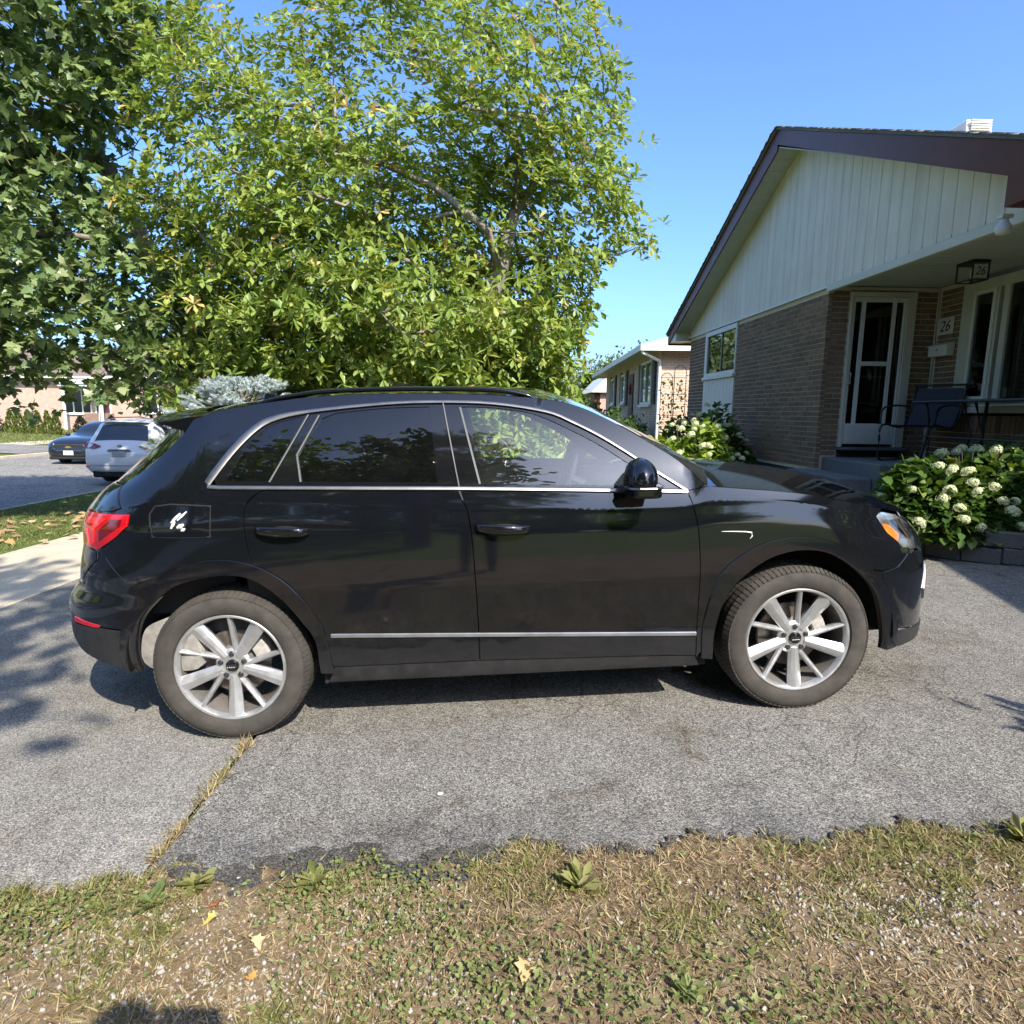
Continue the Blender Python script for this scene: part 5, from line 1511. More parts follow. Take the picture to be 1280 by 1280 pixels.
# ---- generic bushy tree for the background
def bushtree(name, label, loc_, h, rx, rz, mat, bark, nclump, per, leaf, cat='tree', group=None, z0=.35, tmpl=LEAF_TRI, seed=1, dmin=None):
    r = np.random.default_rng(seed); b = np.array(loc_, float)
    t = empty(name, tuple(b), 0, label, cat, group)
    pts = []
    while len(pts) < nclump * 6:
        p = r.uniform(-1, 1, (400, 3)); q = (p ** 2).sum(1); p = p[(q < 1) & (q > .12)]
        pts += list(p * np.array([rx, rx, rz]) * (1 + .18 * np.sin(p[:, :1] * 5 + seed) * np.cos(p[:, 2:] * 4)) + np.array([0, 0, h - rz]))
    pts = poisson(np.array(pts), dmin or rx * .30)[:nclump]
    limbs(pts, [(0, 0, -.1), (.03, 0, h * .25), (-.02, .02, h * .5)], max(.03, h * .02), t, bark, rmin=.01)
    c = np.repeat(pts, per, 0) + r.normal(0, rx * .13, (len(pts) * per, 3))
    d = r.normal(0, 1, c.shape) + np.array([0, 0, .1]); d += (c - np.array([0, 0, h - rz])) * (.6 / rx)
    leaves('crown', tmpl, c, d, leaf * r.uniform(.6, 1.3, len(c)), mat, t, r, .8)
    return t

# dark plum-leaved tree in the shade between maple and magnolia
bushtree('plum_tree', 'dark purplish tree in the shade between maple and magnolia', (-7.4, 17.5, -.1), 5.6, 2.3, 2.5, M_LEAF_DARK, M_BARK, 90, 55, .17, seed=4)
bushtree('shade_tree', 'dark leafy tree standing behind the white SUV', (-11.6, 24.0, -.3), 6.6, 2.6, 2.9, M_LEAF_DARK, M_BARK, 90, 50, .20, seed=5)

# ---- blue spruce
rs = np.random.default_rng(21)
spb = np.array([-2.95, 6.95, gz(-2.95)])
spr = empty('blue_spruce', tuple(spb), 0, 'small silvery blue spruce showing over the rear roof of the SUV', 'tree')
needle_v = []; needle_f = []
for k in range(34):
    t = k / 34; a = k * 2.4; y = t * .85
    dx, dz = math.cos(a), math.sin(a)
    b = len(needle_v); L = .34 * (1 - .3 * t)
    needle_v += [(-.035 * dz, y, .035 * dx), (.035 * dz, y, -.035 * dx), (dx * L, y + .20, dz * L)]
    needle_f.append((b, b + 1, b + 2))
TW = (np.array(needle_v), np.array(needle_f))
pts = []; dirs = []
bl = MB(); bl.tube([(0, 0, -.05), (0, 0, 1.85)], [.05, .012], 6)
for i in range(240):
    z = rs.uniform(.1, 1.88); a = rs.uniform(0, 6.283)
    R_ = float(np.interp(z, [.1, .6, 1.1, 1.5, 1.75, 1.9], [1.10, 1.05, .92, .76, .52, .2])) * rs.uniform(.82, 1.06)
    tip = np.array([R_ * math.cos(a), R_ * math.sin(a), z + .06]); root = np.array([0, 0, max(.05, z - .16)])
    bl.tube([tuple(root), tuple(root * .5 + tip * .5 + np.array([0, 0, -.04])), tuple(tip)], [.012, .008, .004], 4)
    side = np.array([-math.sin(a), math.cos(a), 0]); out = (tip - root) / np.linalg.norm(tip - root)
    for k in range(34):
        t = rs.uniform(.55, 1.0) ** .7; s_ = rs.uniform(-1, 1)
        p = root + (tip - root) * t + side * s_ * .20 * (1.25 - t) + np.array([0, 0, rs.uniform(-.01, .04)])
        dv = out * .8 + side * s_ * 1.0 + np.array([0, 0, .15]) + rs.normal(0, .3, 3)
        pts.append(p); dirs.append(dv)
bl.build('trunk', M_BARK, spr, fix=False)
leaves('needles', TW, np.array(pts), np.array(dirs), rs.uniform(.045, .075, len(pts)), M_SPRUCE, spr, rs, 1.0)

# ---- hydrangeas
def floret(nm, r_, rad, mat):
    v = []; f = []; n = 70
    for i in range(n):
        z = 1 - 2 * (i + .5) / n; a = i * 2.39996; rr = math.sqrt(1 - z * z)
        if z < -.45: continue
        p = Vector((rr * math.cos(a), rr * math.sin(a), z * .78)) * rad * (1 + .10 * r_.normal())
        nn = p.normalized(); t1 = nn.cross(Vector((.3, .2, 1))).normalized(); t2 = nn.cross(t1); s = rad * .26
        b = len(v); tilt = nn * rad * .06
        v += [p + t1 * s + tilt, p + t2 * s, p - t1 * s + tilt, p - t2 * s]; f.append((b, b + 1, b + 2, b + 3))
    mb = MB(); mb.add([tuple(q) for q in v], f)
    me = bpy.data.meshes.new(nm); me.from_pydata([tuple(q) for q in v], [], f)
    at = me.attributes.new('rnd', 'FLOAT', 'POINT'); at.data.foreach_set('value', np.repeat(r_.random(len(v) // 4), 4).astype(np.float32))
    me.materials.append(mat); return me
rh = np.random.default_rng(31)
FL = [floret('flower_head', rh, .075, M_FLOWER) for _ in range(3)]
def hydrangea(label, c, rx, ry, h, n, leaf, mat, heads, r, z0=0.0, headscale=1.0, fr=-.1):
    o = empty('hydrangea', c, 0, label, 'shrub')
    P = r.normal(0, 1, (n, 3)); P /= np.linalg.norm(P, axis=1, keepdims=True); P[:, 2] = np.abs(P[:, 2]) * 1.0 - .12
    rad = r.uniform(.62, 1.0, n) ** .5 * (1 + .12 * np.sin(P[:, 0] * 7) + .10 * np.cos(P[:, 1] * 6 + 1))
    pos = P * rad[:, None] * np.array([rx, ry, h]) + np.array([0, 0, z0])
    d = P * np.array([1, 1, .35]) + r.normal(0, .55, P.shape); d[:, 2] -= .15
    leaves('foliage', LEAF_OV, pos, d, leaf * r.uniform(.65, 1.2, n), mat, o, r, .5)
    st = MB()
    for k in range(26):
        a = r.uniform(0, 6.28); q = r.uniform(.2, .9)
        st.tube([(0.15 * math.cos(a), .15 * math.sin(a), 0), (q * rx * .6 * math.cos(a), q * ry * .6 * math.sin(a), h * .5), (q * rx * math.cos(a), q * ry * math.sin(a), h * (1 - .5 * q * q))], [.008, .006, .004], 4, cap=False)
    s_ = st.build('stems', M_BARK, o, fix=False); s_["kind"] = 'stuff'
    H = 0; tries = 0; placed = []
    while H < heads and tries < 4000:
        tries += 1
        q = r.normal(0, 1, 3); q /= np.linalg.norm(q); q[2] = abs(q[2]) * .95
        if q[1] > fr + .35 or q[2] < .08: continue
        p = q * np.array([rx, ry, h]) * r.uniform(.98, 1.10) + np.array([0, 0, z0])
        if any(np.linalg.norm(p - t) < .13 * headscale for t in placed): continue
        placed.append(p)
        f_ = bpy.data.objects.new('flower_head', FL[H % 3]); col.objects.link(f_); f_.parent = o
        f_.location = tuple(p); f_.scale = (headscale * r.uniform(.75, 1.2),) * 3
        f_.rotation_euler = (r.normal(0, .4), r.normal(0, .4), r.uniform(0, 6)); H += 1
    return o
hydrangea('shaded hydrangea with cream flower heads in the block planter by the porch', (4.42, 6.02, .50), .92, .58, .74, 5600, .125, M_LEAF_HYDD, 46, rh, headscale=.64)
hydrangea('sunlit yellow green hydrangea in bloom behind the SUV bonnet', (2.18, 7.70, .36), .72, .58, 1.08, 4200, .105, M_LEAF_HYD, 52, rh, headscale=.55)
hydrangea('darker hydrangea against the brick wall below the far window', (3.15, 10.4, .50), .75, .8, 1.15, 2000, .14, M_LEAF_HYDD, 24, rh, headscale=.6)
# ================================================================== the street: cars, houses, hedge
M_CARWHITE = simple('pearl_white_paint', (.72, .73, .74), .2, coat=.8, var=.04, vscale=2)
M_CARDARK = simple('dark_navy_paint', (.012, .013, .017), .12, coat=.8)
M_DARKGLASS = simple('dark_car_glass', (.012, .014, .018), .04, coat=1.0)
M_TYRE2 = simple('street_tyre', (.02, .02, .02), .9)
M_GOLD = simple('gold_emblem', (.65, .45, .12), .3, metal=.8)
def loft_car(root, st, mat, name='body'):
    """st rows: (y, w, zlo, zsh, wr, zr)"""
    ys = [s[0] for s in st]; yy = np.concatenate([np.linspace(a, b, 5)[:-1] for a, b in zip(ys[:-1], ys[1:])] + [[ys[-1]]])
    C_ = [pchip(ys, [s[k] for s in st], yy) for k in range(1, 6)]
    v = []; f = []
    for i, y in enumerate(yy):
        w_, zl, zs, wr, zr = [c[i] for c in C_]
        half = [(.0, zl), (w_ * .55, zl), (w_ * .88, zl + .02), (w_ * .985, zl + .12), (w_, zl + (zs - zl) * .55), (w_ * .985, zs - .05), (w_ * .95, zs), (w_ + (wr - w_) * .5, zs + (zr - zs) * .5), (wr, zr - .05 * min(1, (zr - zs) * 4)), (wr * .80, zr - .012), (wr * .4, zr), (0, zr + .004)]
        ring = half + [(-a, b) for a, b in half[-2:0:-1]]
        v += [(a, y, b) for a, b in ring]; n = len(ring)
    for i in range(len(yy) - 1):
        for k in range(n): f.append((i * n + k, i * n + (k + 1) % n, (i + 1) * n + (k + 1) % n, (i + 1) * n + k))
    f += [tuple(range(n)), tuple((len(yy) - 1) * n + k for k in range(n))]
    mb = MB(); mb.add(v, f); return mb.build(name, mat, root, smooth=True, sharp=.8)
def top_patch(root, st, y0, y1, xw0, xw1, mat, name, off=.012, end=None):
    """pane lying on the sloping top surface between two stations"""
    ys = [s[0] for s in st]; v = []; f = []; n = 14
    for i in range(9):
        y = y0 + (y1 - y0) * i / 8; zr = float(pchip(ys, [s[5] for s in st], y)); wr = float(pchip(ys, [s[4] for s in st], y))
        hw = xw0 + (xw1 - xw0) * i / 8
        sl_ = float(pchip(ys, [s[5] for s in st], y + .02) - pchip(ys, [s[5] for s in st], y - .02)) / .04
        nn = np.array([-sl_, 1.0]) / math.hypot(sl_, 1)
        for j in range(n + 1):
            x = hw * (2 * j / n - 1); z = zr - .05 * (abs(x) / max(wr, .1)) ** 3
            v.append((x, y + nn[0] * off, z + nn[1] * off))
    for i in range(8):
        for j in range(n): f.append((i * (n + 1) + j, i * (n + 1) + j + 1, (i + 1) * (n + 1) + j + 1, (i + 1) * (n + 1) + j))
    mb = MB(); mb.add(v, f); return mb.build(name, mat, root, smooth=True)
def side_glass(root, st, y0, y1, mat, off=.012):
    ys = [s[0] for s in st]
    for s in (-1, 1):
        v = []; f = []
        for i in range(13):
            y = y0 + (y1 - y0) * i / 12
            w_, zs, wr, zr = [float(pchip(ys, [q[k] for q in st], y)) for k in (1, 3, 4, 5)]
            for t in (.08, .5, .86):
                a = np.array([w_ * .95, zs]); m = np.array([w_ + (wr - w_) * .5, zs + (zr - zs) * .5]); b = np.array([wr, zr - .05])
                p = a + (m - a) * t * 2 if t < .5 else m + (b - m) * (t - .5) * 2
                v.append((s * (p[0] + off), y, p[1] + off * .3))
        for i in range(12):
            for k in range(2): f.append((i * 3 + k, i * 3 + k + 1, (i + 1) * 3 + k + 1, (i + 1) * 3 + k))
        mb = MB(); mb.add(v, f); mb.build('side_window', mat, root, smooth=True)
def small_wheels(root, ys_, w_, r_=.34):
    for y in ys_:
        for s in (-1, 1):
            mb = MB(); mb.lathe([(.19, -.10), (r_ - .04, -.115), (r_, -.08), (r_, .08), (r_ - .04, .115), (.19, .10)], (s * (w_ - .12), y, r_), axis='x', n=28)
            t_ = mb.build('wheel', M_TYRE2, root, smooth=True, sharp=.6)
            mb = MB(); mb.lathe([(0, .0), (.08, .0), (.19, -.012), (.20, -.03)], axis='x', n=20)
            q = mb.build('rim', M_RIM, t_, smooth=True); q.location = (s * w_ - s * .0, y, r_); q.scale = (-s, 1, 1)
            mb = MB(); mb.lathe([(r_ + .05, -.2), (r_ + .06, .112)], (s * (w_ - .12), y, r_ + .01), axis='x', n=28) if False else None
# white SUV seen from behind
sv = empty('white_suv', (-9.85, 15.75, -.405), R(2), 'pearl white SUV parked at the kerb with its tail towards us', 'car')
ST = [(0, .80, .40, .72, .55, .80), (.05, .86, .34, .86, .70, .93), (.12, .885, .30, .96, .74, 1.06), (.30, .90, .26, 1.04, .70, 1.36), (.46, .905, .24, 1.07, .66, 1.575), (.75, .91, .23, 1.07, .63, 1.63), (1.6, .92, .22, 1.04, .64, 1.665), (2.4, .92, .22, 1.02, .63, 1.63), (3.0, .91, .22, 1.0, .62, 1.42), (3.6, .90, .23, .98, .70, 1.08), (4.2, .87, .26, .90, .66, .99), (4.55, .78, .30, .76, .50, .82), (4.65, .62, .40, .62, .4, .66)]
loft_car(sv, ST, M_CARWHITE)
top_patch(sv, ST, .165, .40, .665, .56, M_DARKGLASS, 'rear_window', off=.010)
top_patch(sv, ST, 2.62, 3.55, .60, .68, M_DARKGLASS, 'windscreen')
side_glass(sv, ST, .72, 3.1, M_DARKGLASS)
small_wheels(sv, (.95, 3.72), .90, .35)
mb = MB(); mb.box(-.60, .60, .33, .52, 1.575, 1.60); mb.build('spoiler', M_CARWHITE, sv, bevel=.012)
for s in (-1, 1):
    mb = MB(); mb.prism([(s * .47, .045, .99), (s * .60, .035, 1.05), (s * .905, .20, 1.09), (s * .915, .26, 1.01), (s * .86, .075, .93), (s * .60, .015, .935)], (0, .06, 0)); mb.build('tail_light', simple('suv_tail_red', (.30, .02, .03), .15, coat=1.0) if 'suv_tail_red' not in bpy.data.materials else bpy.data.materials['suv_tail_red'], sv, bevel=.012, seg=2)
    mb = MB(); mb.box(s * .78 - .06, s * .78 + .06, -.005, .03, .47, .50); mb.build('bumper_reflector', M_RED, sv)
    mb = MB(); mb.tube([(s * .56, .60, 1.62), (s * .58, 1.0, 1.69), (s * .58, 2.2, 1.69), (s * .56, 2.6, 1.63)], .018, 6); mb.build('roof_rail', M_CHROME, sv, smooth=True)
mb = MB(); mb.box(-.17, .17, -.012, .03, .73, .865); mb.build('licence_plate', simple('plate_grey', (.38, .40, .42), .5), sv, bevel=.004)
mb = MB(); mb.prism([(-.30, -.01, .875), (.30, -.01, .875), (.24, -.01, .915), (-.24, -.01, .915)], (0, .04, 0)); mb.build('plate_garnish', M_CHROME, sv, bevel=.006)
mb = MB(); mb.tube([(.045 * math.cos(q), .055, 1.0 + .04 * math.sin(q)) for q in np.linspace(0, 6.28, 20, endpoint=False)], .006, 6, closed=True); mb.box(-.055, .055, .046, .058, .992, 1.008); mb.build('round_emblem', M_CHROME, sv)
mb = MB(); mb.box(-.72, .72, .04, .5, .20, .42); mb.build('lower_bumper', M_LINER, sv, bevel=.03)
mb = MB(); mb.box(-.70, .70, -.018, .02, .515, .530); mb.build('bumper_crease', simple('grey_crease', (.45, .46, .47), .4), sv)
# dark sedan facing us
sd = empty('dark_sedan', (-15.2, 25.9, -.42), R(180 + 2), 'dark sedan facing us on the street with gold emblem on its grille', 'car')
SS = [(0, .70, .40, .80, .5, .86), (.08, .80, .30, .92, .62, .98), (.5, .86, .25, .98, .60, 1.06), (1.0, .885, .22, .97, .56, 1.26), (1.6, .89, .20, .95, .55, 1.45), (2.2, .89, .20, .94, .55, 1.475), (2.7, .89, .20, .93, .56, 1.37), (3.35, .885, .21, .91, .66, 1.0), (3.9, .87, .23, .84, .66, .94), (4.3, .83, .24, .74, .58, .84), (4.5, .72, .26, .60, .48, .70), (4.58, .60, .32, .50, .42, .55)]
loft_car(sd, SS, M_CARDARK)
top_patch(sd, SS, 2.55, 3.34, .54, .68, M_DARKGLASS, 'windscreen')
top_patch(sd, SS, .55, 1.25, .62, .55, M_DARKGLASS, 'rear_window')
side_glass(sd, SS, .9, 3.0, M_DARKGLASS)
small_wheels(sd, (.85, 3.6), .875, .33)
mb = MB(); mb.prism([(-.46, 4.49, .70), (.46, 4.49, .70), (.52, 4.50, .63), (.40, 4.53, .50), (-.40, 4.53, .50), (-.52, 4.50, .63)], (0, .045, 0)); mb.build('grille', M_LINER, sd, bevel=.01)
mb = MB(); mb.tube([(-.48, 4.535, .70), (-.54, 4.54, .62), (-.40, 4.575, .50), (.40, 4.575, .50), (.54, 4.54, .62), (.48, 4.535, .70)], .010, 6, closed=True); mb.build('grille_surround', M_CHROME, sd)
mb = MB(); mb.prism([(-.10, 4.56, .60), (-.045, 4.56, .60), (-.045, 4.56, .585), (.045, 4.56, .585), (.045, 4.56, .60), (.10, 4.56, .60), (.09, 4.56, .64), (.045, 4.56, .64), (.045, 4.56, .655), (-.045, 4.56, .655), (-.045, 4.56, .64), (-.09, 4.56, .64)], (0, .03, 0)); mb.build('emblem', M_GOLD, sd)
mb = MB(); mb.box(-.16, .16, 4.585, 4.605, .36, .50); mb.build('licence_plate', simple('plate_white', (.85, .86, .86), .4), sd)
for s in (-1, 1):
    mb = MB(); mb.prism([(s * .52, 4.45, .63), (s * .55, 4.40, .74), (s * .76, 4.18, .80), (s * .80, 4.20, .70), (s * .70, 4.40, .62)], (0, .06, 0)); mb.build('headlight', M_REFLECT, sd, bevel=.01)
    mb = MB(); mb.blob((s * .97, 3.05, 1.0), (.09, .06, .065), 2); mb.build('door_mirror', M_CARDARK, sd, smooth=True)
    mb = MB(); mb.box(s * .56 - .13, s * .56 + .13, 4.46, 4.50, .30, .345); mb.build('fog_trim', M_CHROME, sd)
mb = MB(); mb.box(-.66, .66, 4.40, 4.60, .20, .30); mb.build('lower_bumper', M_LINER, sd, bevel=.03)

# ---- houses across the street
def brick_tex(name, c1, c2, mortar, sx=1.0, rough=.9):
    m, t, p = newmat(name); v = coords(t)
    sep = _n(t, 'ShaderNodeSeparateXYZ'); t.links.new(v, sep.inputs[0])
    ad = _n(t, 'ShaderNodeMath', operation='ADD'); t.links.new(sep.outputs[0], ad.inputs[0]); t.links.new(sep.outputs[1], ad.inputs[1])
    cb = _n(t, 'ShaderNodeCombineXYZ'); t.links.new(ad.outputs[0], cb.inputs[0]); t.links.new(sep.outputs[2], cb.inputs[1])
    b = _n(t, 'ShaderNodeTexBrick'); b.inputs['Scale'].default_value = 1.0; b.inputs['Brick Width'].default_value = .215; b.inputs['Row Height'].default_value = .0677
    b.inputs['Mortar Size'].default_value = .009; b.inputs['Color1'].default_value = (*c1, 1); b.inputs['Color2'].default_value = (*c2, 1); b.inputs['Mortar'].default_value = (*mortar, 1)
    t.links.new(cb.outputs[0], b.inputs['Vector'])
    n = noise(t, 3, 4, .6, v); d = ramp(t, n.outputs[0], [(.3, (.85, .85, .85)), (.7, (1.1, 1.1, 1.1))])
    t.links.new(mixc(t, 1, b.outputs['Color'], d, 'MULTIPLY'), p.inputs['Base Color']); p.inputs['Roughness'].default_value = rough
    t.links.new(bump(t, b.outputs['Fac'], .3, -.006), p.inputs['Normal'])
    return m
M_PINK = brick_tex('pink_brick', (.46, .25, .18), (.54, .31, .22), (.52, .46, .40))
M_ORANGE = brick_tex('buff_brick', (.50, .33, .22), (.58, .40, .28), (.58, .52, .45))
M_REDB = brick_tex('red_brown_brick', (.19, .10, .075), (.25, .13, .09), (.30, .26, .22))
M_PALEROOF = shingle('pale_shingles', (.52, .49, .47))
M_BROWNROOF = shingle('brown_shingles', (.17, .125, .10))
def window(parent, name, x0, x1, z0, z1, y, mat=M_WHITEAL, mull=1, face='y', depth=.06, pane=None):
    """framed window on a wall facing -y (or -x); panes are separate"""
    fr = MB(); t = .07
    def bx(m_, a0, a1, b0, b1, d0, d1):
        if face == 'y': m_.box(a0, a1, y - d1, y - d0, b0, b1)
        else: m_.box(y - d1, y - d0, a0, a1, b0, b1)
    bx(fr, x0, x1, z0, z0 + t, 0, depth); bx(fr, x0, x1, z1 - t, z1, 0, depth); bx(fr, x0, x0 + t, z0 + t, z1 - t, 0, depth); bx(fr, x1 - t, x1, z0 + t, z1 - t, 0, depth)
    for k in range(mull):
        c = x0 + (x1 - x0) * (k + 1) / (mull + 1); bx(fr, c - t / 2, c + t / 2, z0 + t, z1 - t, 0, depth)
    w_ = fr.build('window', mat, parent)
    sgm = mull + 1
    for k in range(sgm):
        a = x0 + (x1 - x0) * k / sgm + t * (.5 if k else 1); b = x0 + (x1 - x0) * (k + 1) / sgm - t * (.5 if k < sgm - 1 else 1)
        pm = MB(); bx(pm, a, b, z0 + t, z1 - t, .0, .015); pm.build('pane', pane or M_DARKGLASS, w_)
    sm = MB(); bx(sm, x0 - .05, x1 + .05, z0 - .07, z0 - .001, 0, depth + .05); sm.build('sill', mat, w_)
    return w_
def hip_roof(parent, x0, x1, y0, y1, z, rise, mat, name='roof', th=.12, fas=None, soff=None):
    mb = MB(); cx, cy = (x0 + x1) / 2, (y0 + y1) / 2
    if (x1 - x0) > (y1 - y0): h = (y1 - y0) / 2; r = [(x0 + h, cy, z + rise), (x1 - h, cy, z + rise)]
    else: h = (x1 - x0) / 2; r = [(cx, y0 + h, z + rise), (cx, y1 - h, z + rise)]
    v = [(x0, y0, z), (x1, y0, z), (x1, y1, z), (x0, y1, z)] + r
    if (x1 - x0) > (y1 - y0): f = [(0, 1, 5, 4), (1, 2, 5), (2, 3, 4, 5), (3, 0, 4)]
    else: f = [(0, 1, 4), (1, 2, 5, 4), (2, 3, 5), (3, 0, 4, 5)]
    mb.add(v, f); ro = mb.build(name, mat, parent, fix=False)
    mb = MB()
    for a, b in (((x0, y0), (x1, y0)), ((x1, y0), (x1, y1)), ((x1, y1), (x0, y1)), ((x0, y1), (x0, y0))):
        mb.box(min(a[0], b[0]) - .015, max(a[0], b[0]) + .015, min(a[1], b[1]) - .015, max(a[1], b[1]) + .015, z - th, z + .01)
    mb.build('gutter', fas or M_WHITEAL, ro)
    mb = MB(); mb.box(x0 + .02, x1 - .02, y0 + .02, y1 - .02, z - .05, z - .03); mb.build('soffit', soff or M_SOFFIT, ro)
    return ro
ha = empty('pink_brick_house', (-30, 44, .3), 0, 'pink brick house across the street behind the row of small cedars', 'house')
mb = MB(); mb.box(-16, 8, 0, 9, -.6, 3.2); mb.build('wall', M_PINK, ha)
mb = MB(); mb.box(.55, 2.4, -.35, -.001, -.5, .85); mb.build('bay_base', M_REDB, ha)
window(ha, 'bay', -.95, .90, .80, 2.45, -.0, mull=2)
hip_roof(ha, -16.6, 8.6, -.6, 9.6, 3.3, 2.4, M_BROWNROOF)
mb = MB(); mb.box(-.2, 2.7, -1.6, -.02, 2.62, 2.78); mb.prism([(-.3, -1.7, 2.785), (2.8, -1.7, 2.785), (2.2, -.02, 3.2), (.3, -.02, 3.2)], (0, .02, .03)); mb.build('porch_roof', M_WHITEAL, ha)
for x in (.0, 2.5):
    mb = MB(); mb.box(x - .06, x + .06, -1.5, -1.38, -.4, 2.62); mb.build('porch_post', M_WHITEAL, ha)
mb = MB(); mb.box(1.25, 2.15, -.05, -.002, .1, 2.2); dd2 = mb.build('door', simple('dark_red_door', (.09, .03, .025), .5), ha)
mb = MB(); mb.box(1.15, 1.245, -.06, -.002, .1, 2.3); mb.box(2.155, 2.25, -.06, -.002, .1, 2.3); mb.build('door_casing', M_WHITEAL, ha)
window(ha, 'w', -9.5, -7.8, .9, 2.3, 0); window(ha, 'w', 4.6, 6.4, .9, 2.3, 0)
hb2 = empty('red_brick_house', (-15.5, 44, .2), 0, 'dark red brick house across the street behind the white SUV', 'house')
mb = MB(); mb.box(-4, 9, 0, 9, -.6, 3.1); mb.build('wall', M_REDB, hb2)
hip_roof(hb2, -4.6, 9.6, -.6, 9.6, 3.2, 2.3, M_BROWNROOF)
window(hb2, 'w', -2.6, -.9, .8, 2.3, 0); window(hb2, 'w', 3.4, 5.6, .8, 2.3, 0, mull=2)
mb = MB(); mb.box(1.2, 2.1, -.05, -.002, .0, 2.1); mb.build('door', M_WHITEAL, hb2)
mb = MB(); mb.box(2.6, 2.85, -.35, -.1, -.4, 2.9); mb.build('porch_post', M_WHITEAL, hb2)
# sidewalk and drive across the street
sheet('opposite_sidewalk', [-24.2, -22.6], [5, 20, 40, 70], lambda x, y: gprof(x) + .03, M_CONC)
sheet('opposite_driveway', [-34, -30, -25, -19.7], [25.2, 27, 29.5], lambda x, y: gprof(x) + .04, M_ASPH2)
# small cedars in a row
rc = np.random.default_rng(41)
SPR = (np.array([(-.30, 0, 0), (.30, 0, 0), (.20, .6, .04), (0, 1, 0), (-.20, .6, .04)]), np.array([(0, 1, 2), (0, 2, 4), (4, 2, 3)]))
def cedar(label, x, y, h, w_, mat, group=None, n=420):
    zb = gprof(x)
    o = empty('cedar', (x, y, zb), 0, label, 'shrub', group)
    t = rc.random(n); a = rc.uniform(0, 6.28, n)
    rr = w_ * np.interp(t, [0, .12, .45, .8, 1], [.75, 1, .85, .42, .03]) * rc.uniform(.75, 1.06, n)
    P = np.stack([rr * np.cos(a), rr * np.sin(a), t * h + .03], 1); d = np.stack([np.cos(a) * .5, np.sin(a) * .5, np.full(n, .9)], 1) + rc.normal(0, .2, (n, 3))
    leaves('foliage', SPR, P, d, rc.uniform(.10, .18, n), mat, o, rc, .6)
    mb = MB(); mb.tube([(0, 0, -.2), (0, 0, h * .8)], [.03, .01], 5); mb.build('trunk', M_BARK, o)
for k, px_ in enumerate((-30.05, -29.55, -29.0, -28.45, -27.85, -27.35)):
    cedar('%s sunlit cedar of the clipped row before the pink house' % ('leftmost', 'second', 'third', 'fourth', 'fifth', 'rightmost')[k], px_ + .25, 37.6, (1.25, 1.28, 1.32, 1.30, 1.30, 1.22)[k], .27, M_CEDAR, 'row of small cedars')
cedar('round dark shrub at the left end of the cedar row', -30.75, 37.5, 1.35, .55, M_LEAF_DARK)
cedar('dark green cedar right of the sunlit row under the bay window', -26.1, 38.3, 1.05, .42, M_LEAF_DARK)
cedar('dark pointed shrub beside the porch door across the street', -25.0, 39.5, 1.15, .36, M_LEAF_DARK)
# light pole beside the far porch
mb = MB(); mb.tube([(-25.2, 38.6, .1), (-25.05, 38.6, 1.9), (-24.9, 38.6, 2.4)], .03, 6); o = mb.build('porch_flag_pole', M_WHITEAL); tag(o, 'thin white leaning pole in front of the far porch', 'pole')

# ---- neighbour's bungalow beyond number 26
nb = empty('buff_brick_bungalow', (3.9, 17.0, .35), R(-1.8), 'buff brick bungalow with pale hip roof beyond the near house', 'house')
mb = MB(); mb.box(0, 8.5, 0, 12.6, -.5, 2.92); mb.build('wall', M_ORANGE, nb)
hip_roof(nb, -.62, 9.1, -.40, 13.2, 2.93, 1.7, M_PALEROOF, th=.14)
def nwin(y0, y1, z0, z1, mull=0): return window(nb, 'w', y0, y1, z0, z1, -.0, face='x', mull=mull)
nwin(1.1, 2.9, 1.45, 2.70, 1)
nwin(6.3, 7.3, 1.55, 2.6); nwin(9.4, 10.4, 1.55, 2.6)
M_SHUT = simple('dark_shutter', (.03, .02, .022), .6)
for a in (.62, 2.98, 5.78, 7.36, 8.9, 10.46):
    mb = MB(); mb.box(-.035, -.002, a, a + .42, 1.45, 2.7)
    for k in range(9): mb.box(-.05, -.034, a + .04, a + .38, 1.52 + k * .125, 1.60 + k * .125)
    mb.build('shutter', M_SHUT, nb)
mb = MB(); mb.box(-.04, -.002, 4.5, 5.4, .4, 2.5); q = mb.build('door', simple('dark_door', (.05, .03, .028), .5), nb)
mb = MB(); mb.tube([(-.05 + .16 * 0, 4.95 + .16 * math.cos(a), 2.0 + .16 * math.sin(a)) for a in np.linspace(0, 6.28, 20, endpoint=False)], .04, 6, closed=True); mb.build('wreath', simple('wreath_red', (.25, .03, .03), .9), nb)
mb = MB(); mb.tube([(-.60, -.36, 2.86), (-.56, -.33, 2.74), (-.06, -.05, 2.55), (-.05, -.04, 2.4), (-.05, -.04, .0)], .045, 8); mb.build('downspout', M_WHITEAL, nb, smooth=True, sharp=.7)
ng = empty('far_garage', (4.35, 33.5, .4), 0, 'small far garage with white roof beyond the buff bungalow', 'garage')
mb = MB(); mb.box(.2, 6, 0, 6, -.4, 2.2); mb.build('wall', M_PINK, ng)
mb = MB(); mb.prism([(-.3, -.3, 2.2), (6.3, -.3, 2.2), (5.4, -.3, 3.1), (.6, -.3, 3.1)], (0, 6.6, 0)); mb.build('roof', M_WHITEAL, ng)
mb = MB(); mb.box(-.10, .195, .05, 3.2, 1.2, 2.15); mb.build('carport_fascia', M_BROWNF, ng)
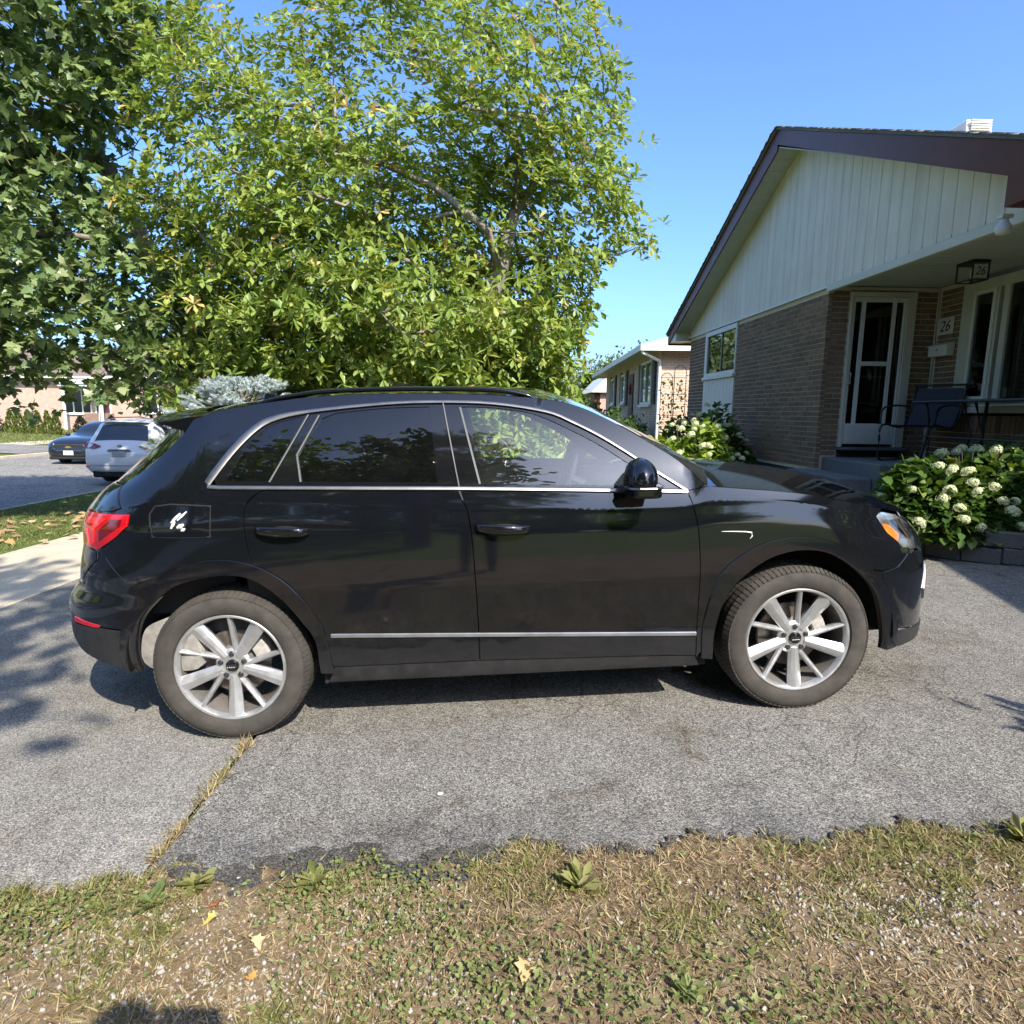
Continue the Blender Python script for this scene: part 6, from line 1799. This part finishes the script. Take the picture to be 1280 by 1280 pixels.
# far trees
bushtree('pale_tree', 'pale green far tree showing left of the buff bungalow roof', (7.6, 62, .5), 6.2, 2.6, 2.4, M_FAR, M_BARK, 60, 40, .28, seed=8)
bushtree('pale_tree', 'far tree peeping over the eave of the buff bungalow', (8.6, 46, .5), 5.6, 2.4, 2.2, M_FAR, M_BARK, 60, 40, .24, seed=9)
bushtree('garden_bush', 'yellow green bush low beside the magnolia and far garage', (2.65, 22.5, .2), 1.9, .8, .85, M_FAR, M_BARK, 40, 50, .13, cat='shrub', seed=10)
bushtree('garden_bush', 'dark bush with red blooms below the neighbour\'s big window', (2.95, 17.8, .3), 1.25, .75, .65, M_LEAF_HYDD, M_BARK, 40, 60, .11, cat='shrub', seed=12)
cf = empty('far_conifer', (6.9, 58, .5), 0, 'small dark conifer on the horizon beside the sky gap', 'tree')
t = rc.random(900); a = rc.uniform(0, 6.28, 900); rr = 1.5 * (1 - t) * rc.uniform(.5, 1.05, 900)
leaves('foliage', SPR, np.stack([rr * np.cos(a), rr * np.sin(a), .4 + t * 4.2], 1), np.stack([np.cos(a), np.sin(a), np.full(900, -.1)], 1) + rc.normal(0, .2, (900, 3)), rc.uniform(.35, .6, 900), M_LEAF_HYDD, cf, rc, .6)
mb = MB(); mb.tube([(0, 0, -.3), (0, 0, 4.4)], [.12, .02], 6); mb.build('trunk', M_BARK, cf)
# wire trellis with a climbing plant
tr_ = empty('garden_trellis', (3.84, 15.4, .5), 0, 'black wire arch trellis with climbing plant before the buff wall', 'trellis')
mb = MB()
for x0, x1, zt in ((-.30, -.02, 2.0), (.02, .30, 2.18)):
    cx = (x0 + x1) / 2; hw = (x1 - x0) / 2
    mb.tube([(x0, 0, 0), (x0, 0, zt - .15)] + [(cx - hw * math.cos(q), 0, zt - .15 + .15 * math.sin(q)) for q in np.linspace(.3, math.pi - .3, 8)] + [(x1, 0, zt - .15), (x1, 0, 0)], .009, 5)
for z in (.5, 1.0, 1.5, 1.9): mb.tube([(-.30, .005, z), (.30, .005, z)], .006, 5)
mb.build('wire_frame', M_IRON, tr_)
n = 420; P = np.stack([rc.uniform(-.32, .32, n), rc.normal(0, .05, n), rc.beta(1.2, 1.6, n) * 2.0], 1)
leaves('climbing_leaves', LEAF_TRI, P, rc.normal(0, 1, (n, 3)), rc.uniform(.05, .10, n), M_LEAF_HYD, tr_, rc, 1)
# ================================================================== verge plants, gravel, fallen leaves
rv = np.random.default_rng(51)
def in_view(x, y): return True
def vz(x, y): return np.array([verge_z(a, b) for a, b in zip(x, y)])
def pnoise(x, y, s, o=0.0): return np.array([mnoise.noise(Vector((a * s + o, b * s, o))) for a, b in zip(x, y)])
en = np.vectorize(edge_near)
M_DRY = leafmat('dry_grass', [(.0, (.15, .10, .05)), (.35, (.26, .19, .10)), (.7, (.37, .29, .165)), (1, (.48, .40, .25))], .25, .2, .7)
M_GREEN = leafmat('green_grass', [(.0, (.11, .125, .03)), (.4, (.17, .185, .05)), (.75, (.25, .25, .085)), (1, (.38, .33, .16))], .35, .3, .6)
M_CLOVER = leafmat('clover_leaf', [(.0, (.10, .135, .04)), (.5, (.16, .195, .06)), (1, (.25, .27, .10))], .3, .3, .55)
M_GRAVEL = simple('pale_gravel', (.33, .30, .26), .85, var=.35, vscale=60, bmp=.3, bscale=200, world=True)
M_OLDLEAF = simple('fallen_leaf', (.50, .30, .10), .7, var=.3, vscale=30)
# pale gravel showing in worn patches
n = 26000
x = rv.uniform(-1.95, 2.05, n); y = rv.uniform(1.15, 2.0, n)
patch = pnoise(x, y, 2.1, 3.3) + .5 * pnoise(x, y, 6, 9.1)
spots = np.exp(-(((x + 1.15) / .35) ** 2 + ((y - 1.62) / .16) ** 2)) + np.exp(-(((x + .55) / .5) ** 2 + ((y - 1.40) / .13) ** 2)) + 1.1 * np.exp(-(((x - 1.15) / .5) ** 2 + ((y - 1.62) / .16) ** 2)) + .8 * np.exp(-(((x + .35) / .2) ** 2 + ((y - 1.68) / .12) ** 2))
k = (y < en(x) - .02) & (rv.random(n) < np.clip(.02 + .30 * np.clip(patch - .15, 0, 1) + .8 * spots, 0, 1))
x, y = x[k], y[k]
icv = []; bm = bmesh.new(); bmesh.ops.create_icosphere(bm, subdivisions=1, radius=1)
icv = np.array([tuple(q.co) for q in bm.verts]); icf = np.array([tuple(a.index for a in q.verts) for q in bm.faces]); bm.free()
icv = icv * (1 + rv.normal(0, .26, (len(icv), 1)))
sz = np.minimum(rv.lognormal(math.log(.0046), .42, len(x)), .012)
o = scatter('gravel', icv, icf, np.stack([x, y, vz(x, y) + sz * .25], 1), frames(rv.normal(0, 1, (len(x), 3)), rv.uniform(0, 6, len(x))), np.stack([sz, sz * rv.uniform(.45, 1, len(x)), sz * rv.uniform(.3, .65, len(x))], 1), M_GRAVEL, None, rv.random(len(x)))
tag(o, 'pale loose gravel showing through the worn verge', 'gravel', kind='stuff')
# grass blades
BL_V = np.array([(-.035, 0, 0), (.035, 0, 0), (-.026, .5, .05), (.026, .5, .05), (0, 1, .0)]); BL_F = np.array([(0, 1, 3), (0, 3, 2), (2, 3, 4)])
def blades(name, x, y, z, ln, up, mat, label, cat, bend=.5, wd=1.0, kind='stuff'):
    n = len(x); a = rv.uniform(0, 6.283, n)
    d = np.stack([np.cos(a), np.sin(a), np.abs(rv.normal(up, .4, n)) + .08], 1)
    sc_ = np.stack([ln * wd, ln, ln], 1)
    o = scatter(name, BL_V, BL_F, np.stack([x, y, z], 1), frames(d, rv.normal(0, .7, n)), sc_, mat, None, rv.random(n))
    if label: tag(o, label, cat, kind=kind)
    return o
n = 105000
x = rv.uniform(-1.95, 2.05, n); y = rv.uniform(1.15, 2.06, n)
ed = en(x) - y
dens = np.clip(.75 + .8 * pnoise(x, y, 1.9, 1.7), .3, 1) * np.where(ed < 0, np.clip(1 + ed * 14, 0, 1) * .7, 1)
bare = np.exp(-(((x - 1.15) / .45) ** 2 + ((y - 1.62) / .13) ** 2)) + .8 * np.exp(-(((x + 1.2) / .3) ** 2 + ((y - 1.62) / .12) ** 2))
k = (rv.random(n) < dens * (1 - .85 * np.clip(bare, 0, 1))) & ~((x > -1.08) & (x < -.15) & (ed < .11) & (rv.random(n) < .8))
xd, yd = x[k], y[k]
blades('dry_grass', xd, yd, vz(xd, yd) - .003, rv.uniform(.012, .045, len(xd)), .22, M_DRY, 'straw coloured dry grass covering the foreground verge', 'grass', wd=1.35)
# green tufts
tx = rv.uniform(-1.95, 2.05, 1500); ty = rv.uniform(1.15, 2.02, 1500); te = en(tx) - ty
fav = 1.1 * pnoise(tx, ty, 2.6, 6.6) + .40 * np.exp(-((te - .06) / .10) ** 2) + .15 * (tx < -.3)
k = (te > -.01) & (fav > .08 + .3 * rv.random(1500)) & ~((tx > -1.05) & (tx < -.2) & (te < .12)); tx, ty = tx[k], ty[k]
m_ = rv.integers(10, 40, len(tx)); xg = np.repeat(tx, m_) + rv.normal(0, .022, m_.sum()); yg = np.repeat(ty, m_) + rv.normal(0, .018, m_.sum())
blades('green_grass', xg, yg, vz(xg, yg) - .003, rv.uniform(.018, .058, len(xg)), .6, M_GREEN, 'green grass tufts dotted over the foreground verge', 'grass', wd=1.25)
# clover and low broad leaves
n = 45000; x = rv.uniform(-1.9, 2.0, n); y = rv.uniform(1.15, 2.0, n)
cf_ = pnoise(x, y, 1.5, 12.0) + .45 * np.exp(-(((x - .15) / .55) ** 2 + ((y - 1.42) / .22) ** 2)) + .35 * np.exp(-(((x + .75) / .25) ** 2 + ((y - 1.72) / .14) ** 2)) + .25 * np.exp(-(((x - .9) / .4) ** 2 + ((y - 1.32) / .1) ** 2))
k = (y < en(x) - .04) & (rv.random(n) < np.clip(.08 + 1.3 * (cf_ - .10), .02, .9)); x, y = x[k], y[k]
d = rv.normal(0, 1, (len(x), 3)); d[:, 2] = np.abs(d[:, 2]) * .35
o = scatter('clover', LEAF_OV[0], LEAF_OV[1], np.stack([x, y, vz(x, y) + rv.uniform(.004, .03, len(x))], 1), frames(d, rv.normal(0, .5, len(x))), rv.uniform(.009, .021, len(x)), M_CLOVER, None, rv.random(len(x)))
tag(o, 'low clover and small leaves matted over the verge', 'clover', kind='stuff')
# weeds in the seam of the drive
n = 520; t = rv.random(n); xs_ = -1.205 + .0 * t + rv.normal(0, .012, n); ys_ = 1.92 + t * .80
kp = rv.random(n) < np.clip(.25 + .9 * np.sin(t * 7.5 + .6) ** 2, 0, 1); xs_, ys_ = xs_[kp], ys_[kp]
blades('seam_grass', xs_, ys_, np.array([gz(a) for a in xs_]) - .004, rv.uniform(.02, .075, len(xs_)), .6, M_DRY, 'yellowing grass growing in the seam of the drive', 'grass', wd=1.2)
kp = rv.random(len(xs_)) < .45
blades('seam_weed', xs_[kp] - .01, ys_[kp], np.array([gz(a) for a in xs_[kp]]) - .004, rv.uniform(.02, .06, kp.sum()), .6, M_GREEN, 'green weeds growing in the seam of the drive', 'grass', wd=1.4)
# larger weeds along the left end of the seam and one by the edge of the drive
def rosette(label, x, y, nl, L, mat, up=.45):
    o = empty('weed', (x, y, verge_z(x, y)), 0, label, 'weed')
    a = np.arange(nl) * 2.4 + rv.uniform(0, 6); d = np.stack([np.cos(a), np.sin(a), up + rv.normal(0, .25, nl)], 1)
    q = scatter('leaf_rosette', LEAF_OB[0] * np.array([.9, 1, 1]), LEAF_OB[1], np.zeros((nl, 3)) + rv.normal(0, .006, (nl, 3)), frames(d, rv.normal(0, .4, nl)), L * rv.uniform(.5, 1.1, nl), mat, o, rv.random(nl)); q["kind"] = 'stuff'
rosette('bright green weed beside the seam at the left of the verge', -1.00, 1.80, 34, .075, M_GREEN)
rosette('broad green weed clump left of the orange leaf', -1.10, 1.72, 26, .07, M_CLOVER)
rosette('tall green weed at the drive edge below the SUV', .22, 1.74, 30, .085, M_GREEN, .9)
rosette('pale grass clump at the broken asphalt edge', -.62, 1.79, 46, .07, M_GREEN, .6)
rosette('small green weed low in the middle of the verge', .45, 1.36, 22, .06, M_CLOVER, .5)
rosette('green weed at the far right edge of the drive', 1.72, 1.90, 40, .08, M_GREEN, .8)
# fallen leaves
def fallen(label, x, y, L, c, rz):
    m = simple('fallen_leaf_' + str(round(x, 2)), c, .7, var=.25, vscale=40)
    v = LEAF_MAP[0].copy(); v[:, 2] = .55 * np.abs(v[:, 0]) ** 1.5 + .16 * np.sin(v[:, 1] * 4 + 1) + .1 * v[:, 0]
    mb = MB(); mb.add([tuple(p) for p in v], [tuple(f) for f in LEAF_MAP[1]]); mb.add([tuple(p + np.array([0, 0, -.012])) for p in v], [tuple(f[::-1]) for f in LEAF_MAP[1]])
    o = mb.build('fallen_leaf', m, None, smooth=True, fix=False); zz = max(verge_z(x, y), gz(x) + .005)
    o.location = (x, y, zz + .012); o.scale = (L,) * 3; o.rotation_euler = (rv.normal(0, .2), rv.normal(0, .2), rz)
    tag(o, label, 'leaf', 'fallen leaves on the verge')
fallen('orange red fallen leaf on the left of the verge', -.88, 1.69, .05, (.55, .16, .05), .4)
fallen('yellow fallen leaf just below the orange one', -.86, 1.65, .045, (.55, .42, .10), 2.2)
fallen('yellow fallen leaf near the left edge of the verge', -1.28, 1.62, .04, (.55, .36, .08), 1.0)
fallen('pale tan fallen leaf in the middle left of the verge', -.72, 1.57, .045, (.55, .42, .22), 4.0)
fallen('tan leaf lying above the bottom right of the verge', .56, 1.30, .075, (.42, .33, .18), 5.0)
fallen('brown curled leaf right of the verge middle', .05, 1.46, .06, (.40, .26, .12), 3.0)
fallen('small rust leaf on the lower left verge', -.66, 1.44, .03, (.50, .22, .06), 1.5)
fallen('small yellow leaf amid the gravel left of centre', -.43, 1.52, .03, (.55, .35, .12), .2)
# white pebble on the drive
mb = MB(); mb.blob((0, 0, 0), (.013, .009, .005), 2, .2); o = mb.build('pebble', simple('white_pebble', (.5, .48, .44), .7)); o.location = (-.27, 2.26, gz(-.27) + .009); tag(o, 'single white pebble lying on the driveway', 'pebble')
# boulevard grass near the sidewalk, with fallen leaves
n = 26000; x = rv.uniform(-9.3, -6.1, n); y = rv.uniform(6.4, 15, n)
blades('boulevard_grass', x, y, np.array([gz(a) + .012 for a in x]), rv.uniform(.03, .07, n), .8, M_GREEN, 'short mown grass of the boulevard strip', 'grass', wd=2.2)
n = 14000; x = rv.uniform(-33, -20.2, n); y = rv.uniform(30, 43, n)
blades('lawn_grass', x, y, np.array([gprof(a) for a in x]), rv.uniform(.08, .16, n), .8, M_GREEN, 'sunlit lawn grass across the street', 'grass', wd=2.5)
n = 130; x = rv.normal(-7.2, .7, n); y = rv.normal(8.6, .9, n)
d = rv.normal(0, 1, (n, 3)); d[:, 2] *= .15
o = scatter('leaf_litter', LEAF_MAP[0], LEAF_MAP[1], np.stack([x, y, np.array([gz(a) + .06 for a in x])], 1), frames(d, rv.normal(0, .3, n)), rv.uniform(.08, .15, n), leafmat('litter', [(0, (.28, .15, .07)), (.5, (.42, .26, .12)), (1, (.5, .4, .2))], .1), None, rv.random(n))
tag(o, 'brown fallen leaves lying on the boulevard grass', 'leaf litter', kind='stuff')
# ================================================================== what stands behind and beside the photographer
# person with raised phone (casts the shadow at the lower left, mirrored faintly in the doors)
def person():
    o = empty('person', (-.01, -.365, gz(0)), 0, 'person in dark clothes holding up a phone, seen as shadow on the verge', 'person')
    M_CLOTH = simple('dark_clothing', (.03, .032, .04), .9, var=.2, vscale=20)
    M_SKIN = simple('skin', (.42, .27, .20), .55)
    V = [(0, 0, .95), (0, 0, 1.15), (0, .0, 1.40), (0, .01, 1.50), (0, .02, 1.58),
         (-.10, 0, .90), (-.12, .0, .50), (-.13, -.02, .09), (-.13, .12, .03), (.10, 0, .90), (.12, 0, .50), (.13, -.02, .09), (.13, .12, .03),
         (-.19, .0, 1.40), (-.34, .10, 1.28), (-.15, .245, 1.45), (.19, .0, 1.40), (.32, .10, 1.28), (.13, .245, 1.45)]
    E_ = [(0, 1), (1, 2), (2, 3), (3, 4), (0, 5), (5, 6), (6, 7), (7, 8), (0, 9), (9, 10), (10, 11), (11, 12), (2, 13), (13, 14), (14, 15), (2, 16), (16, 17), (17, 18)]
    Rr = [.15, .14, .15, .065, .06, .10, .075, .055, .045, .10, .075, .055, .045, .07, .05, .035, .07, .05, .035]
    me = bpy.data.meshes.new('body'); me.from_pydata(V, E_, []); b = link('body', me, M_CLOTH, o)
    b.modifiers.new('skin', 'SKIN'); sd_ = b.modifiers.new('sub', 'SUBSURF'); sd_.levels = 2; sd_.render_levels = 2
    for i, s in enumerate(me.skin_vertices[0].data): s.radius = (Rr[i], Rr[i] * .85); s.use_root = (i == 0)
    mb = MB(); mb.blob((0, .03, 1.68), (.085, .10, .12), 3); mb.blob((0, .122, 1.665), (.014, .02, .022), 1); mb.blob((-.08, .02, 1.665), (.012, .02, .03), 1); mb.blob((.08, .02, 1.665), (.012, .02, .03), 1); mb.build('head', M_SKIN, o, smooth=True)
    mb = MB(); mb.blob((0, .005, 1.715), (.098, .11, .115), 3); mb.build('hair', simple('dark_hair', (.012, .01, .009), .7), o, smooth=True)
    for s in (-1, 1):
        mb = MB(); mb.blob((s * .095, .265, 1.47), (.022, .03, .042), 2)
        for k in range(4): mb.tube([(s * .10, .285, 1.445 + k * .022), (s * .088, .305, 1.445 + k * .022), (s * .066, .307, 1.447 + k * .022)], [.009, .009, .007], 6)
        mb.tube([(s * .10, .255, 1.49), (s * .085, .245, 1.515), (s * .07, .26, 1.525)], [.010, .009, .008], 6)
        mb.build('hand', M_SKIN, o, smooth=True)
    return o
person()
ph = MB(); ph.box(-.075, .075, -.005, .004, -.036, .036); o = ph.build('phone', M_GLOSSBLK, bevel=.003); o.location = (-.005, -.035, EYE - .006)
tag(o, 'dark phone held up by the photographer', 'phone')
# house right of the camera whose roof shades the foot of the porch
nh = empty('side_house', (6.28, -8.95, .2), 0, 'brick house right of the camera that shades the drive in front of the porch', 'house')
mb = MB(); mb.box(.45, 9, 4.2, 11.2, -.5, 3.3); mb.build('wall', M_REDB, nh)
def sroof(y): return 3.60 + (12.0 - max(y, 7.8)) * .336 - max(0, 7.8 - y) * .336
for ya, yb in ((7.8, 12.05), (3.55, 7.8)):
    mb = MB(); mb.prism([(-.35, ya, sroof(ya)), (-.35, yb, sroof(yb)), (-.35, yb, sroof(yb) - .16), (-.35, ya, sroof(ya) - .16)], (10.5, 0, 0)); mb.build('roof', M_BROWNROOF, nh)
mb = MB(); mb.prism([(.46, 4.2, 3.3), (.46, 11.2, 3.3), (.46, 7.8, 4.75)], (8.4, 0, 0)); mb.build('gable', M_SIDING, nh)
window(nh, 'w', 8.5, 10.3, 1.3, 2.6, .45, face='x'); window(nh, 'w', 5.0, 6.8, 1.3, 2.6, .45, face='x')
# shrub right of the camera: leaf shadows at the right edge of the drive
bushtree('leafy_shrub', 'leafy shrub right of the camera casting leaf shadows on the drive', (3.66, 1.0, .18), 1.80, .55, .62, M_LEAF_MAP, M_BARK, 34, 26, .15, cat='shrub', tmpl=LEAF_OB, seed=15)
# tree behind: soft branch shadow on the left of the drive
bushtree('tall_tree', 'tall tree behind the camera whose soft shadow falls left of the SUV', (-.75, -3.7, .0), 9.9, 1.75, 2.0, M_LEAF_MAP, M_BARK, 60, 50, .24, seed=16)
# trees and houses behind the camera: seen mirrored in paint and glass
for k, (x, y, h, rx) in enumerate(((-15, -11, 15, 4.8), (-8.5, -12, 17.5, 5.0), (-2.5, -13, 17, 4.6), (3.5, -21, 8.0, 3.6), (-23, -14, 11, 4), (10, -24, 8.5, 4))):
    bushtree('garden_tree', '%s tree of the row behind the camera mirrored in the SUV' % ('second', 'third', 'fourth', 'fifth', 'leftmost', 'rightmost')[k], (x, y, -.2), h, rx, h * .42, M_LEAF_HYD if k % 2 else M_LEAF_MAP, M_BARK, 130, 90, .45, group='trees behind the camera', seed=20 + k)
for k, (x, y, h, rx) in enumerate(((-27, 2, 6.5, 3), (-28.5, 11, 6, 2.8), (-27, -9, 7, 3), (-29, 19.5, 6.5, 2.8))):
    bushtree('street_tree', '%s tree across the street left of the view' % ('second', 'third', 'nearest', 'farthest')[k], (x, y, -.2), h, rx, h * .42, M_LEAF_MAP, M_BARK, 70, 50, .40, group='trees across the street', seed=40 + k)
bh = empty('rear_house', (-8, -30, .0), 0, 'long brick house behind the camera mirrored low in the car doors', 'house')
mb = MB(); mb.box(-9, 12, -8, 0, -.5, 3.0); mb.build('wall', M_REDB, bh)
hip_roof(bh, -9.6, 12.6, -8.6, .6, 3.05, 2.2, M_BROWNROOF)
for k, (x, y, h, rx) in enumerate(((-2.5, 33, 7.5, 3.2), (-7.0, 40, 8.0, 3.4), (1.2, 44, 7.0, 3.2))):
    bushtree('yard_tree', '%s tree of the yards beyond the magnolia' % ('nearest', 'leftmost', 'rightmost')[k], (x, y, .1), h, rx, h * .42, M_LEAF_MAP, M_BARK, 60, 45, .34, group='trees beyond the magnolia', seed=60 + k)
